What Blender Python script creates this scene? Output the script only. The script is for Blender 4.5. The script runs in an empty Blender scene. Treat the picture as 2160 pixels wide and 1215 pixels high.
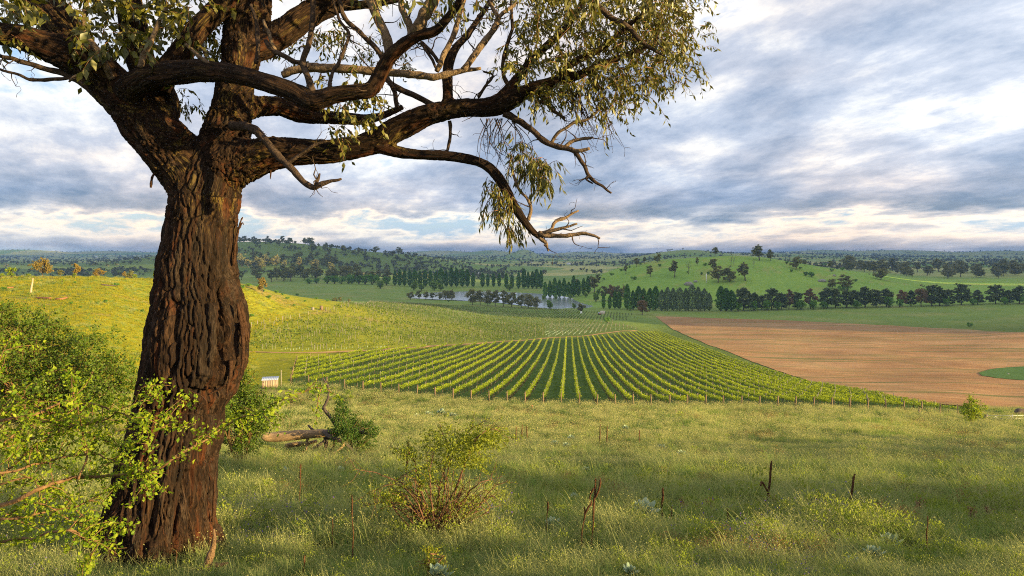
import bpy, math, random
import numpy as np
from mathutils import Vector, kdtree

rng = np.random.default_rng(11)
random.seed(11)
SC = bpy.context.scene
COL = SC.collection
R = math.radians

# ---------------------------------------------------------------- camera, sky, sun, exposure
F, HX, HY, ZC = 1433.0, 1080.0, 535.0, 62.0      # focal length, centre column and horizon row in 2160-px units; eye height
cam_d = bpy.data.cameras.new('camera')
cam = bpy.data.objects.new('camera', cam_d)
COL.objects.link(cam)
cam.location = (0, 0, ZC)
cam.rotation_euler = (R(90), 0, 0)
cam_d.sensor_width = 36.0
cam_d.lens = 36.0 * F / 2160.0
cam_d.shift_y = -(607.5 - HY) / 2160.0
cam_d.clip_start, cam_d.clip_end = 0.05, 60000.0
SC.camera = cam

SUN_AZ, SUN_EL = 66.0, 8.5                        # light comes from behind, to the right
sd = Vector((-math.sin(R(SUN_AZ)) * math.cos(R(SUN_EL)), math.cos(R(SUN_AZ)) * math.cos(R(SUN_EL)), -math.sin(R(SUN_EL))))
sun_d = bpy.data.lights.new('sun', 'SUN')
sun_d.energy = 5.0
sun_d.angle = R(0.5)
sun_d.color = (1.0, 0.755, 0.33)
sun = bpy.data.objects.new('sun', sun_d)
sun.rotation_euler = sd.to_track_quat('-Z', 'Y').to_euler()
sun.location = (60, -50, 90)
COL.objects.link(sun)

SC.view_settings.view_transform = 'Standard'
SC.view_settings.look = 'None'
SC.view_settings.exposure = 1.55
SC.view_settings.gamma = 1.0
SC.cycles.max_bounces = 6
SC.cycles.diffuse_bounces = 3
SC.cycles.transmission_bounces = 4
SC.cycles.volume_bounces = 0
SC.cycles.sample_clamp_indirect = 4.0
SC.cycles.use_denoising = False
SC.cycles.pixel_filter_type = 'BLACKMAN_HARRIS'
SC.cycles.filter_width = 1.05

world = bpy.data.worlds.new("World")
SC.world = world
world.use_nodes = True


class NT:
    """small helper to wire node trees"""
    def __init__(s, tree):
        s.t = tree
        s.n = tree.nodes
        s.l = tree.links

    def new(s, typ, ins=None, **kw):
        n = s.n.new(typ)
        for k, v in kw.items():
            setattr(n, k, v)
        if ins:
            for k, v in ins.items():
                s.set(n.inputs[k], v)
        return n

    def set(s, sock, v):
        if hasattr(v, 'is_output'):
            s.l.new(v, sock)
        elif hasattr(v, 'outputs'):
            s.l.new(v.outputs[0], sock)
        else:
            sock.default_value = v

    def math(s, op, a, b=0.0, c=None, clamp=False):
        n = s.n.new('ShaderNodeMath')
        n.operation = op
        n.use_clamp = clamp
        s.set(n.inputs[0], a)
        s.set(n.inputs[1], b)
        if c is not None:
            s.set(n.inputs[2], c)
        return n.outputs[0]

    def ramp(s, fac, stops, interp='LINEAR'):
        n = s.n.new('ShaderNodeValToRGB')
        n.color_ramp.interpolation = interp
        el = n.color_ramp.elements
        while len(el) < len(stops):
            el.new(0.5)
        for e, (p, c) in zip(el, stops):
            e.position = p
            e.color = (c[0], c[1], c[2], 1) if not isinstance(c, (int, float)) else (c, c, c, 1)
        s.set(n.inputs[0], fac)
        return n.outputs[0]

    def mix(s, fac, a, b, blend='MIX'):
        n = s.n.new('ShaderNodeMix')
        n.data_type = 'RGBA'
        n.blend_type = blend
        s.set(n.inputs[0], fac)
        for sock, v in ((n.inputs[6], a), (n.inputs[7], b)):
            if isinstance(v, tuple) and len(v) == 3:
                v = (*v, 1)
            s.set(sock, v)
        return n.outputs[2]

    def noise(s, vec, scale, detail=4, rough=0.55, dist=0.0):
        n = s.n.new('ShaderNodeTexNoise')
        n.inputs['Scale'].default_value = scale
        n.inputs['Detail'].default_value = detail
        n.inputs['Roughness'].default_value = rough
        n.inputs['Distortion'].default_value = dist
        if vec is not None:
            s.set(n.inputs['Vector'], vec)
        return n.outputs[0]


w = NT(world.node_tree)
w.n.clear()
sky = w.new('ShaderNodeTexSky', sky_type='NISHITA', sun_disc=False, sun_elevation=R(SUN_EL), sun_rotation=R(180 - SUN_AZ),
            altitude=300.0, air_density=1.0, dust_density=1.0, ozone_density=1.5)
tc = w.new('ShaderNodeTexCoord')
sep = w.new('ShaderNodeSeparateXYZ', {0: tc.outputs['Generated']})
dz = sep.outputs[2]
den = w.math('ADD', w.math('MAXIMUM', dz, 0.0), 0.22)
cu = w.math('DIVIDE', sep.outputs[0], den)
cv = w.math('DIVIDE', sep.outputs[1], den)
cvec = w.new('ShaderNodeCombineXYZ', {0: cu, 1: cv, 2: 0.0})
# cloud streets run away to the left
rot0 = w.new('ShaderNodeMapping', {0: cvec.outputs[0], 'Rotation': (0, 0, R(-118))})
rot = w.new('ShaderNodeMapping', {0: rot0.outputs[0], 'Scale': (0.85, 1.15, 1.0), 'Location': (2.15, 0.6, 0.4)})
n1 = w.noise(rot.outputs[0], 1.15, 12, 0.60, 0.10)
n2 = w.noise(rot.outputs[0], 3.4, 12, 0.66, 0.15)
n3 = w.noise(cvec.outputs[0], 0.7, 3, 0.5, 0.0)
n4 = w.noise(w.new('ShaderNodeMapping', {0: tc.outputs['Generated'], 'Scale': (4.0, 4.0, 26.0)}).outputs[0], 1.6, 7, 0.55, 0.4)
cov = w.math('ADD', w.math('MULTIPLY', n1, 0.58), w.math('MULTIPLY', n2, 0.26))
cov = w.math('ADD', cov, w.math('MULTIPLY', n3, 0.16))
# banks near the horizon: a dark base, a bright strip below it, a grey haze line at the foot
elw = w.math('ADD', dz, w.math('MULTIPLY', w.math('SUBTRACT', n4, 0.5), 0.034))
elw = w.math('ADD', elw, w.math('MULTIPLY', w.math('SUBTRACT', n1, 0.5), 0.04))
band = w.ramp(w.math('MULTIPLY', elw, 2.5), [(0.0, 0.56), (0.03, 0.48), (0.055, 0.29), (0.115, 0.28), (0.15, 0.59), (0.27, 0.56), (0.42, 0.50), (0.62, 0.46), (1.0, 0.41)])
low = w.ramp(w.math('MULTIPLY', dz, 2.5), [(0.0, 1.0), (0.30, 0.0)])
cov = w.math('ADD', cov, w.math('MULTIPLY', w.math('MULTIPLY', w.math('SUBTRACT', n4, 0.5), low), 0.45))
dens = w.math('ADD', w.math('MULTIPLY', w.math('SUBTRACT', cov, 0.50), 2.25), band)
dens = w.math('MINIMUM', w.math('MAXIMUM', dens, 0.0), 1.0)
ccol = w.ramp(dens, [(0.0, (0.26, 0.47, 0.86)), (0.17, (0.40, 0.60, 0.93)), (0.30, (1.10, 1.08, 1.05)), (0.43, (0.66, 0.715, 0.84)),
                     (0.57, (0.40, 0.485, 0.645)), (0.72, (0.225, 0.325, 0.49)), (1.0, (0.125, 0.195, 0.33))])
lit = w.noise(cvec.outputs[0], 0.8, 4, 0.5, 0.0)
warm = w.ramp(lit, [(0.42, (0.97, 1.0, 1.03)), (0.62, (1.10, 0.985, 0.90))])
ccol = w.mix(1.0, ccol, warm, 'MULTIPLY')
cream = w.ramp(w.math('MULTIPLY', elw, 2.5), [(0.0, (1.12, 1.05, 0.98)), (0.05, (1.12, 1.02, 0.90)), (0.11, (1.18, 1.06, 0.90)), (0.19, (1, 1, 1))])
ccol = w.mix(1.0, ccol, cream, 'MULTIPLY')
# the clouds round the low sun, behind the camera, are far brighter than those ahead
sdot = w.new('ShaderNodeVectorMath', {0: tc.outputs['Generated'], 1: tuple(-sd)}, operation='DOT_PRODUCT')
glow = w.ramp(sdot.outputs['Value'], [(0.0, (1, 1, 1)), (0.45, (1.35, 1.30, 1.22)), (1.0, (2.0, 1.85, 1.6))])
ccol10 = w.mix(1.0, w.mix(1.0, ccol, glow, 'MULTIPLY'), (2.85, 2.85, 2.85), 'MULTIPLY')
gap = w.ramp(dens, [(0.0, 0.72), (0.30, 1.0)])
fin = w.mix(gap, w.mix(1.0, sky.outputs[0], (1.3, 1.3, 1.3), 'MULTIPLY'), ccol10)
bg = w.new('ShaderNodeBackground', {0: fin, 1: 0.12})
wo = w.new('ShaderNodeOutputWorld')
w.l.new(bg.outputs[0], wo.inputs[0])

# ---------------------------------------------------------------- helpers
def tag(o, label=None, cat=None, group=None, kind=None):
    if label: o['label'] = label
    if cat: o['category'] = cat
    if group: o['group'] = group
    if kind: o['kind'] = kind
    return o


def empty(name, loc=(0, 0, 0), rz=0.0):
    o = bpy.data.objects.new(name, None)
    COL.objects.link(o)
    o.location = loc
    o.rotation_euler = (0, 0, rz)
    o.empty_display_size = 0.2
    return o


def mesh_data(name, V, faces, mat=None, smooth=False, attrs=None):
    """V (n,3); faces: list of int arrays (m,3) / (m,4)"""
    me = bpy.data.meshes.new(name)
    V = np.asarray(V, dtype=np.float32).reshape(-1, 3)
    faces = [np.asarray(f, dtype=np.int32) for f in faces if f is not None and len(f)]
    me.vertices.add(len(V))
    me.vertices.foreach_set('co', V.ravel())
    if faces:
        loops = np.concatenate([f.ravel() for f in faces])
        tot = np.concatenate([np.full(len(f), f.shape[1], np.int32) for f in faces])
        start = np.concatenate([[0], np.cumsum(tot)[:-1]]).astype(np.int32)
        me.loops.add(len(loops))
        me.loops.foreach_set('vertex_index', loops)
        me.polygons.add(len(tot))
        me.polygons.foreach_set('loop_start', start)
        try:
            me.polygons.foreach_set('loop_total', tot)
        except Exception:
            pass
        if smooth:
            me.polygons.foreach_set('use_smooth', np.ones(len(tot), bool))
    for k, a in (attrs or {}).items():
        a = np.asarray(a, np.float32)
        if a.ndim == 1:
            at = me.attributes.new(k, 'FLOAT', 'POINT')
            at.data.foreach_set('value', a)
        else:
            at = me.attributes.new(k, 'FLOAT_VECTOR', 'POINT')
            at.data.foreach_set('vector', a.ravel())
    me.update(calc_edges=True)
    me.validate()
    if mat: me.materials.append(mat)
    return me


def obj(name, me, parent=None, loc=None):
    o = bpy.data.objects.new(name, me)
    COL.objects.link(o)
    if parent is not None: o.parent = parent
    if loc is not None: o.location = loc
    return o


class MB:
    """collects pieces, builds ONE mesh"""
    def __init__(s):
        s.V, s.F3, s.F4, s.A, s.n = [], [], [], [], 0

    def add(s, V, f3=None, f4=None, rnd=None):
        V = np.asarray(V, np.float32).reshape(-1, 3)
        if f3 is not None and len(f3): s.F3.append(np.asarray(f3, np.int32) + s.n)
        if f4 is not None and len(f4): s.F4.append(np.asarray(f4, np.int32) + s.n)
        s.V.append(V)
        s.A.append(np.full(len(V), random.random(), np.float32) if rnd is None else np.broadcast_to(np.asarray(rnd, np.float32), (len(V),)))
        s.n += len(V)

    def data(s, name, mat, smooth=False):
        V = np.concatenate(s.V) if s.V else np.zeros((0, 3))
        fs = []
        if s.F4: fs.append(np.concatenate(s.F4))
        if s.F3: fs.append(np.concatenate(s.F3))
        return mesh_data(name, V, fs, mat, smooth, {'rnd': np.concatenate(s.A)} if s.A else None)

    def build(s, name, mat, parent=None, smooth=False, loc=None):
        return obj(name, s.data(name, mat, smooth), parent, loc)

    def box(s, c, d, rz=0.0, taper=1.0, lean=(0, 0)):
        """axis box: c = centre of the BASE, d = (dx,dy,dz)"""
        x, y, z = d[0] / 2, d[1] / 2, d[2]
        v = np.array([[-x, -y, 0], [x, -y, 0], [x, y, 0], [-x, y, 0],
                      [-x * taper, -y * taper, z], [x * taper, -y * taper, z], [x * taper, y * taper, z], [-x * taper, y * taper, z]], float)
        v[4:, 0] += lean[0]
        v[4:, 1] += lean[1]
        ca, sa = math.cos(rz), math.sin(rz)
        v = np.stack([v[:, 0] * ca - v[:, 1] * sa, v[:, 0] * sa + v[:, 1] * ca, v[:, 2]], 1) + np.asarray(c, float)
        s.add(v, f4=[[0, 3, 2, 1], [4, 5, 6, 7], [0, 1, 5, 4], [1, 2, 6, 5], [2, 3, 7, 6], [3, 0, 4, 7]])

    def tube(s, pts, rad, seg=8, smooth_n=0, cap=True, rnd=None):
        V, f4, f3 = tube(pts, rad, seg, smooth_n, cap)
        s.add(V, f3=f3, f4=f4, rnd=rnd)


def catmull(P, n):
    P = np.asarray(P, float)
    if n <= 1 or len(P) < 3: return P
    Q = np.vstack([2 * P[0] - P[1], P, 2 * P[-1] - P[-2]])
    out = []
    for i in range(1, len(Q) - 2):
        p0, p1, p2, p3 = Q[i - 1], Q[i], Q[i + 1], Q[i + 2]
        for t in np.linspace(0, 1, n, endpoint=False):
            out.append(0.5 * (2 * p1 + (p2 - p0) * t + (2 * p0 - 5 * p1 + 4 * p2 - p3) * t * t + (3 * p1 - p0 - 3 * p2 + p3) * t ** 3))
    out.append(P[-1])
    return np.array(out)


def tube(pts, rad, seg=8, smooth_n=0, cap=True):
    P = np.asarray(pts, float)
    rad = np.broadcast_to(np.asarray(rad, float), (len(P),)).astype(float)
    if smooth_n > 1:
        Q = catmull(np.hstack([P, rad[:, None]]), smooth_n)
        P, rad = Q[:, :3], np.maximum(Q[:, 3], 1e-4)
    n = len(P)
    T = np.gradient(P, axis=0)
    T /= np.linalg.norm(T, axis=1)[:, None] + 1e-9
    ref = np.array([0.13, -1.0, 0.21])
    if abs(T[0] @ ref) > 0.9: ref = np.array([1.0, 0.2, 0.1])
    N = np.zeros_like(P)
    v = ref - T[0] * (T[0] @ ref)
    for i in range(n):
        v = v - T[i] * (T[i] @ v)
        v /= np.linalg.norm(v) + 1e-9
        N[i] = v
    B = np.cross(T, N)
    a = np.linspace(0, 2 * math.pi, seg, endpoint=False)
    V = P[:, None] + rad[:, None, None] * (np.cos(a)[None, :, None] * N[:, None] + np.sin(a)[None, :, None] * B[:, None])
    V = V.reshape(-1, 3)
    i = np.arange(n - 1)[:, None] * seg
    j = np.arange(seg)[None]
    k = (j + 1) % seg
    f4 = np.stack([i + j, i + k, i + seg + k, i + seg + j], -1).reshape(-1, 4)
    f3 = []
    if cap:
        V = np.vstack([V, P[0], P[-1]])
        c0, c1 = n * seg, n * seg + 1
        jj = np.arange(seg)
        kk = (jj + 1) % seg
        f3 = np.vstack([np.stack([np.full(seg, c0), kk, jj], 1), np.stack([np.full(seg, c1), (n - 1) * seg + jj, (n - 1) * seg + kk], 1)])
    return V, f4, f3


_perm = np.random.default_rng(5).permutation(4096).astype(np.int64)
_grad = np.random.default_rng(6).normal(size=(4096, 3))
_grad /= np.linalg.norm(_grad, axis=1)[:, None]


def perlin(P):
    P = np.asarray(P, float)
    I = np.floor(P).astype(np.int64)
    f = P - I
    u = f * f * f * (f * (f * 6 - 15) + 10)
    def g(dx, dy, dz):
        h = _perm[(I[:, 0] + dx) & 4095]
        h = _perm[(h + I[:, 1] + dy) & 4095]
        h = _perm[(h + I[:, 2] + dz) & 4095]
        G = _grad[h]
        return G[:, 0] * (f[:, 0] - dx) + G[:, 1] * (f[:, 1] - dy) + G[:, 2] * (f[:, 2] - dz)
    def lerp(a, b, t): return a + (b - a) * t
    x00 = lerp(g(0, 0, 0), g(1, 0, 0), u[:, 0]); x10 = lerp(g(0, 1, 0), g(1, 1, 0), u[:, 0])
    x01 = lerp(g(0, 0, 1), g(1, 0, 1), u[:, 0]); x11 = lerp(g(0, 1, 1), g(1, 1, 1), u[:, 0])
    return lerp(lerp(x00, x10, u[:, 1]), lerp(x01, x11, u[:, 1]), u[:, 2]) * 1.6


def fbm(P, octv=4, gain=0.5):
    P = np.asarray(P, float)
    s, a = np.zeros(len(P)), 1.0
    for _ in range(octv):
        s += a * perlin(P)
        P = P * 2.03 + 17.1
        a *= gain
    return s


# ---------------------------------------------------------------- terrain: rows of the photograph against distance, turned into heights
def pchip(x, y, xi):
    x, y = np.asarray(x, float), np.asarray(y, float)
    h = np.diff(x); d = np.diff(y) / h
    m = np.zeros_like(y)
    m[0], m[-1] = d[0], d[-1]
    for i in range(1, len(x) - 1):
        if d[i - 1] * d[i] > 0:
            w1, w2 = 2 * h[i] + h[i - 1], h[i] + 2 * h[i - 1]
            m[i] = (w1 + w2) / (w1 / d[i - 1] + w2 / d[i])
    k = np.clip(np.searchsorted(x, xi) - 1, 0, len(x) - 2)
    t = np.clip((xi - x[k]) / h[k], 0, 1)
    return (y[k] * (1 + 2 * t) * (1 - t) ** 2 + h[k] * m[k] * t * (1 - t) ** 2 + y[k + 1] * t * t * (3 - 2 * t) + h[k] * m[k + 1] * t * t * (t - 1))


NEAR = [(2, -1.75), (3, -2.1), (5, -2.8), (7, -3.45)]
NL = NEAR + [(9, -4.05), (13, -4.7), (18, -5.4), (25, -6.3), (35, -7.8), (50, -9.6), (70, -11.4), (100, -13.2), (130, -14.2)]
N2 = NEAR + [(9, -4.1), (13, -5.1), (20, -6.7), (30, -9.1), (45, -12.4), (60, -15.5), (80, -19.5), (95, -22.2)]
N3 = NEAR + [(9, -4.1), (13, -5.1), (20, -6.8), (30, -9.3), (45, -12.9), (60, -16.2), (80, -20.5), (95, -23.3)]
NC = NEAR + [(9, -4.1), (13, -5.1), (20, -6.7), (30, -9.0), (45, -12.1), (60, -15), (80, -18.8), (95, -21.5)]
FARL = [(5000, 548), (8000, 541), (11000, 535), (14000, 533)]
FARC = [(5000, 546), (8000, 540), (11000, 536.5), (14000, 534.5)]
left = NL + [(170, 655), (210, 618), (250, 588), (270, 582), (300, 584), (400, 620), (600, 640), (1000, 606), (1500, 585), (2000, 566), (2600, 556), (3500, 553)] + FARL
right = N3 + [(105, 879), (120, 866), (150, 838), (200, 800), (300, 754), (400, 714), (430, 705), (500, 688), (600, 666), (670, 648), (740, 635), (820, 622), (900, 612), (1100, 598), (1300, 590), (1600, 579), (2200, 563), (3000, 554), (4500, 547), (6500, 542), (9000, 537), (14000, 530.5)]
TABLE = [
    (-1500, left), (-500, left), (-100, left), (170, left),
    (330, NEAR + [(9, -4.11), (13, -5), (18, -5.9), (25, -7.2), (35, -8.9), (50, -11.2), (70, -13.6), (100, -16.5), (130, -18.3), (170, 693), (210, 654), (250, 616), (280, 592), (300, 586), (330, 588), (420, 620), (600, 640), (1000, 608), (1500, 583), (2000, 555), (2300, 541), (2600, 540), (3500, 552)] + FARL),
    (520, NEAR + [(9, -4.15), (13, -5.1), (18, -6.1), (25, -7.6), (35, -9.6), (50, -12.5), (70, -16.2), (90, -19.3), (105, 820), (120, 806), (150, 774), (180, 744), (230, 702), (270, 664), (305, 622), (330, 600), (345, 597), (380, 602), (450, 625), (600, 640), (1000, 610), (1300, 590), (1500, 578), (1800, 556), (2000, 536), (2200, 516), (2350, 509), (2600, 511), (3200, 530), (5000, 545), (8000, 540), (11000, 536), (14000, 534)]),
    (600, NC + [(105, 823), (120, 806), (150, 772), (180, 745), (230, 708), (270, 681), (310, 652), (340, 632), (365, 621), (400, 622), (480, 632), (600, 638), (800, 626), (1000, 610), (1300, 590), (1500, 576), (1800, 556), (2000, 540), (2200, 518), (2350, 511), (2600, 513), (3200, 531), (5000, 545), (8000, 540), (11000, 536), (14000, 534)]),
    (740, NC + [(105, 829), (120, 808), (150, 778), (190, 742), (230, 714), (280, 687), (330, 661), (365, 645), (400, 641), (450, 642), (520, 640), (600, 637), (700, 633), (800, 626), (1000, 611), (1300, 592), (1500, 582), (1800, 566), (2000, 552), (2200, 532), (2350, 527), (2600, 527), (3200, 535), (5000, 545), (8000, 539), (11000, 536), (14000, 534)]),
    (900, NC + [(105, 838), (130, 808), (170, 772), (220, 741), (300, 703), (360, 681), (430, 664), (520, 652), (600, 647), (700, 643.5), (760, 640.5), (830, -58.2), (1100, -58.3), (1500, 589.5), (1800, 572), (2000, 560), (2300, 545), (2600, 541), (3200, 545)] + FARC),
    (1050, NC + [(105, 845), (130, 817), (170, 782), (220, 753), (300, 718), (400, 694), (500, 678), (600, 665), (700, -57.6), (760, -58.3), (1100, -58.3), (1500, -57.5), (2000, -55), (3000, 557)] + FARC),
    (1190, NC + [(105, 850), (130, 823), (170, 789), (220, 760), (314, 718), (400, 698), (500, 682), (600, 667), (680, 656), (740, -58.3), (1100, -58.3), (1500, 589), (2000, 573), (3000, 557)] + FARC),
    (1300, NC + [(105, 853), (130, 827), (170, 794), (220, 765), (300, 730), (368, 706), (470, 688), (560, 674), (620, 665), (700, 652.5), (770, 641), (830, 624), (900, 604), (980, 582), (1050, 569), (1100, 566), (1200, 568), (1500, 575), (2000, 568), (3000, 556), (5000, 545), (8000, 539), (14000, 534)]),
    (1400, NC + [(105, 855), (130, 830), (170, 798), (220, 770), (300, 735), (400, 712), (470, 699), (560, 680), (620, 667), (690, 654), (750, 640), (820, 612), (900, 580), (970, 557), (1030, 549), (1080, 547), (1150, 550), (1500, 560), (2500, 556), (3200, 540), (3600, 532), (4000, 531), (5000, 536), (8000, 537), (14000, 534)]),
    (1450, NC + [(105, 855), (130, 831), (170, 800), (220, 772), (300, 738), (400, 713), (480, 697), (560, 680), (620, 667), (690, 654), (750, 640), (820, 612), (900, 578), (970, 554), (1030, 546), (1080, 544), (1150, 547), (1500, 556), (2500, 553), (3200, 536), (3600, 526), (4000, 527), (5000, 534), (8000, 536), (14000, 534)]),
    (1560, N2 + [(105, 859), (130, 834), (170, 804), (200, 786), (220, 776), (300, 742), (400, 715), (500, 693), (560, 681), (620, 668), (690, 654.5), (740, 640), (800, 615), (870, 583), (940, 556), (1000, 543), (1050, 539), (1100, 539), (1200, 545), (1500, 553), (2500, 548), (3600, 538), (5000, 535), (8000, 535), (14000, 533)]),
    (1700, N2 + [(105, 861), (130, 839), (150, 825), (170, 812), (220, 782), (300, 747), (400, 717), (500, 694), (600, 672), (690, 654), (740, 641), (800, 622), (870, 598), (940, 574), (1000, 560), (1050, 557), (1100, 558), (1300, 562), (1600, 565), (2500, 553), (4000, 543), (6000, 537), (9000, 534), (14000, 533)]),
    (1800, N2 + [(105, 864), (130, 841), (150, 826), (170, 813), (220, 784), (300, 748), (400, 718), (500, 694), (600, 672), (690, 653), (740, 640), (800, 625), (870, 604), (940, 584), (1000, 574), (1050, 572), (1150, 574), (1600, 570), (2500, 556), (4000, 545), (6000, 540), (9000, 536), (14000, 532)]),
    (2000, N3 + [(105, 873), (120, 859), (150, 829), (200, 796), (300, 751), (400, 719), (500, 693), (600, 672), (680, 652), (740, 640), (820, 623), (900, 610), (960, 604), (1100, 597), (1300, 590), (1600, 580), (2200, 563), (3000, 554), (4500, 547), (6500, 542), (9000, 537), (14000, 531)]),
    (2160, right), (2600, right), (3700, right)]
NLY, NUU = 900, 760
LY = np.linspace(math.log(2), math.log(14000), NLY)
colpx = np.array([c[0] for c in TABLE], float)
T0 = np.zeros((len(TABLE), NLY))
for i, (px, prof) in enumerate(TABLE):
    xs = [math.log(a) for a, b in prof]
    ys = [b if b > 0 else HY - b * F / a for a, b in prof]
    # interpolate in slope angle, gentler close by
    T0[i] = pchip(xs, ys, LY)
UU = np.concatenate([np.linspace(-1500, -200, 60, endpoint=False), np.linspace(-200, 2360, 640, endpoint=False), np.linspace(2360, 3700, 60)])
TT = np.zeros((NUU, NLY))
for j in range(NLY):
    TT[:, j] = pchip(colpx, T0[:, j], UU)
# smooth across columns a little so the interpolated hills have no creases
ker = np.exp(-0.5 * (np.arange(-10, 11) / 5.0) ** 2); ker /= ker.sum()
TP = np.vstack([np.repeat(TT[:1], 10, 0), TT, np.repeat(TT[-1:], 10, 0)])
TT = sum(ker[k] * TP[k:k + NUU] for k in range(21))
ker2 = np.exp(-0.5 * (np.arange(-6, 7) / 3.0) ** 2); ker2 /= ker2.sum()
TP = np.hstack([np.repeat(TT[:, :1], 6, 1), TT, np.repeat(TT[:, -1:], 6, 1)])
TTs = sum(ker2[k] * TP[:, k:k + NLY] for k in range(13))
TTs[:, :60] = TT[:, :60]
TT = TTs

# low hills standing along the skyline
for cpx, cY, wpx, up in [(1105, 6500, 30, 13.5), (1035, 8800, 60, 9), (930, 10500, 90, 7), (1235, 10000, 70, 5.5), (40, 9000, 130, 10), (230, 10500, 120, 5), (1900, 9800, 150, 6.5), (2120, 8200, 130, 8), (1740, 11000, 90, 5)]:
    TT -= 1.2 * up * np.exp(-((UU[:, None] - cpx) / wpx) ** 2) * np.exp(-((LY[None] - math.log(cY)) / 0.09) ** 2)


def rows_at(px, Y):
    """row of the ground at column px, distance Y (smooth terrain)"""
    a = np.interp(px, UU, np.arange(NUU))
    b = np.clip((np.log(np.maximum(Y, 2.0)) - LY[0]) / (LY[-1] - LY[0]) * (NLY - 1), 0, NLY - 1.001)
    a = np.clip(a, 0, NUU - 1.001)
    i, j = a.astype(int), b.astype(int)
    fa, fb = a - i, b - j
    return (TT[i, j] * (1 - fa) * (1 - fb) + TT[i + 1, j] * fa * (1 - fb) + TT[i, j + 1] * (1 - fa) * fb + TT[i + 1, j + 1] * fa * fb)


def ground_z(X, Y):
    X, Y = np.atleast_1d(np.asarray(X, float)), np.atleast_1d(np.asarray(Y, float))
    X, Y = np.broadcast_arrays(X, Y)
    Ye = np.maximum(Y, 3.0)
    px = HX + F * X / np.maximum(Ye, 6.0)
    z = ZC - (rows_at(np.clip(px, -1490, 3690), Ye) - HY) / F * Ye
    z = np.where(Y < 3.0, z + (3.0 - np.maximum(Y, -6.0)) * 0.10 + np.maximum(-6 - Y, 0) * 0.01, z)
    amp = np.clip(0.05 + 0.0016 * np.maximum(Y, 0), 0.05, 0.5)
    amp = amp * np.where((Y > 640) & (Y < 1150) & (z < 5.5), 0.2, 1.0)
    q = np.stack([X / np.maximum(2.2, 0.09 * np.abs(Y) + 1.4), Y / np.maximum(2.2, 0.09 * np.abs(Y) + 1.4), np.zeros_like(X)], -1).reshape(-1, 3)
    q2 = np.stack([X / 38, Y / 38, np.zeros_like(X) + 3.3], -1).reshape(-1, 3)
    # lumps of a size fixed in metres at near, middle and far scale
    q1 = np.stack([X / 2.6, Y / 2.6, np.zeros_like(X)], -1).reshape(-1, 3)
    q3 = np.stack([X / 9.0, Y / 9.0, np.zeros_like(X) + 8.3], -1).reshape(-1, 3)
    n = 0.07 * perlin(q1).reshape(X.shape) * (Y < 130) + 0.16 * perlin(q3).reshape(X.shape) * np.clip(Y / 40, 0.15, 1) * (amp / 0.5 + 0.3).clip(0, 1)
    n = n + perlin(q2).reshape(X.shape) * amp * np.where(Y > 60, 1.0, 0.0) * np.clip((Y - 60) / 100, 0, 1)
    return z + n


_Yd = np.exp(np.linspace(math.log(2.5), math.log(13500), 2400))


def hit(px, py, ymin=2.5):
    """first point of the ground seen at pixel (px,py)"""
    r = rows_at(np.full_like(_Yd, float(px)), _Yd)
    ok = np.where((r <= py) & (_Yd >= ymin))[0]
    k = ok[0] if len(ok) else len(_Yd) - 1
    if k > 0 and r[k - 1] > r[k]:
        t = np.clip((r[k - 1] - py) / (r[k - 1] - r[k] + 1e-9), 0, 1)
        Y = _Yd[k - 1] + t * (_Yd[k] - _Yd[k - 1])
    else:
        Y = _Yd[k]
    X = (px - HX) / F * Y
    return np.array([X, Y, ground_z(X, Y)[0]])


def at_dist(px, Y):
    X = (px - HX) / F * Y
    return np.array([X, Y, ground_z(X, Y)[0]])


def pix(px, py, D):
    """point seen at pixel (px,py) at distance D along the view axis"""
    return np.array([(px - HX) / F * D, D, ZC - (py - HY) / F * D])


def in_poly(P, poly):
    P = np.asarray(P, float); poly = np.asarray(poly, float)
    x, y = P[:, 0], P[:, 1]
    c = np.zeros(len(P), bool)
    j = len(poly) - 1
    for i in range(len(poly)):
        xi, yi, xj, yj = *poly[i], *poly[j]
        c ^= ((yi > y) != (yj > y)) & (x < (xj - xi) * (y - yi) / (yj - yi + 1e-12) + xi)
        j = i
    return c
# ---------------------------------------------------------------- materials of the ground
def new_mat(name):
    m = bpy.data.materials.new(name)
    m.use_nodes = True
    t = NT(m.node_tree)
    t.n.clear()
    out = t.new('ShaderNodeOutputMaterial')
    return m, t, out


def pbr(name, col, rough=0.8, var=0.25, scale=6.0, col2=None, bump=0.0, bscale=40.0, spec=0.3, metal=0.0, coord='Object', stretch=(1, 1, 1)):
    m, t, out = new_mat(name)
    tcn = t.new('ShaderNodeTexCoord')
    mp = t.new('ShaderNodeMapping', {0: tcn.outputs[coord], 'Scale': stretch})
    n = t.noise(mp.outputs[0], scale, 5, 0.6)
    c2 = col2 or tuple(max(0, c * (1 - var)) for c in col)
    c = t.mix(t.ramp(n, [(0.32, 0.0), (0.68, 1.0)]), tuple(min(1, x * (1 + var * 0.5)) for x in col), c2)
    b = t.new('ShaderNodeBsdfPrincipled', {'Base Color': c, 'Roughness': rough, 'Metallic': metal})
    b.inputs['Specular IOR Level'].default_value = spec
    if bump:
        bn = t.new('ShaderNodeBump', {'Height': t.noise(mp.outputs[0], bscale, 4, 0.6), 'Strength': bump, 'Distance': 0.05})
        t.l.new(bn.outputs[0], b.inputs['Normal'])
    t.l.new(b.outputs[0], out.inputs[0])
    return m


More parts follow.
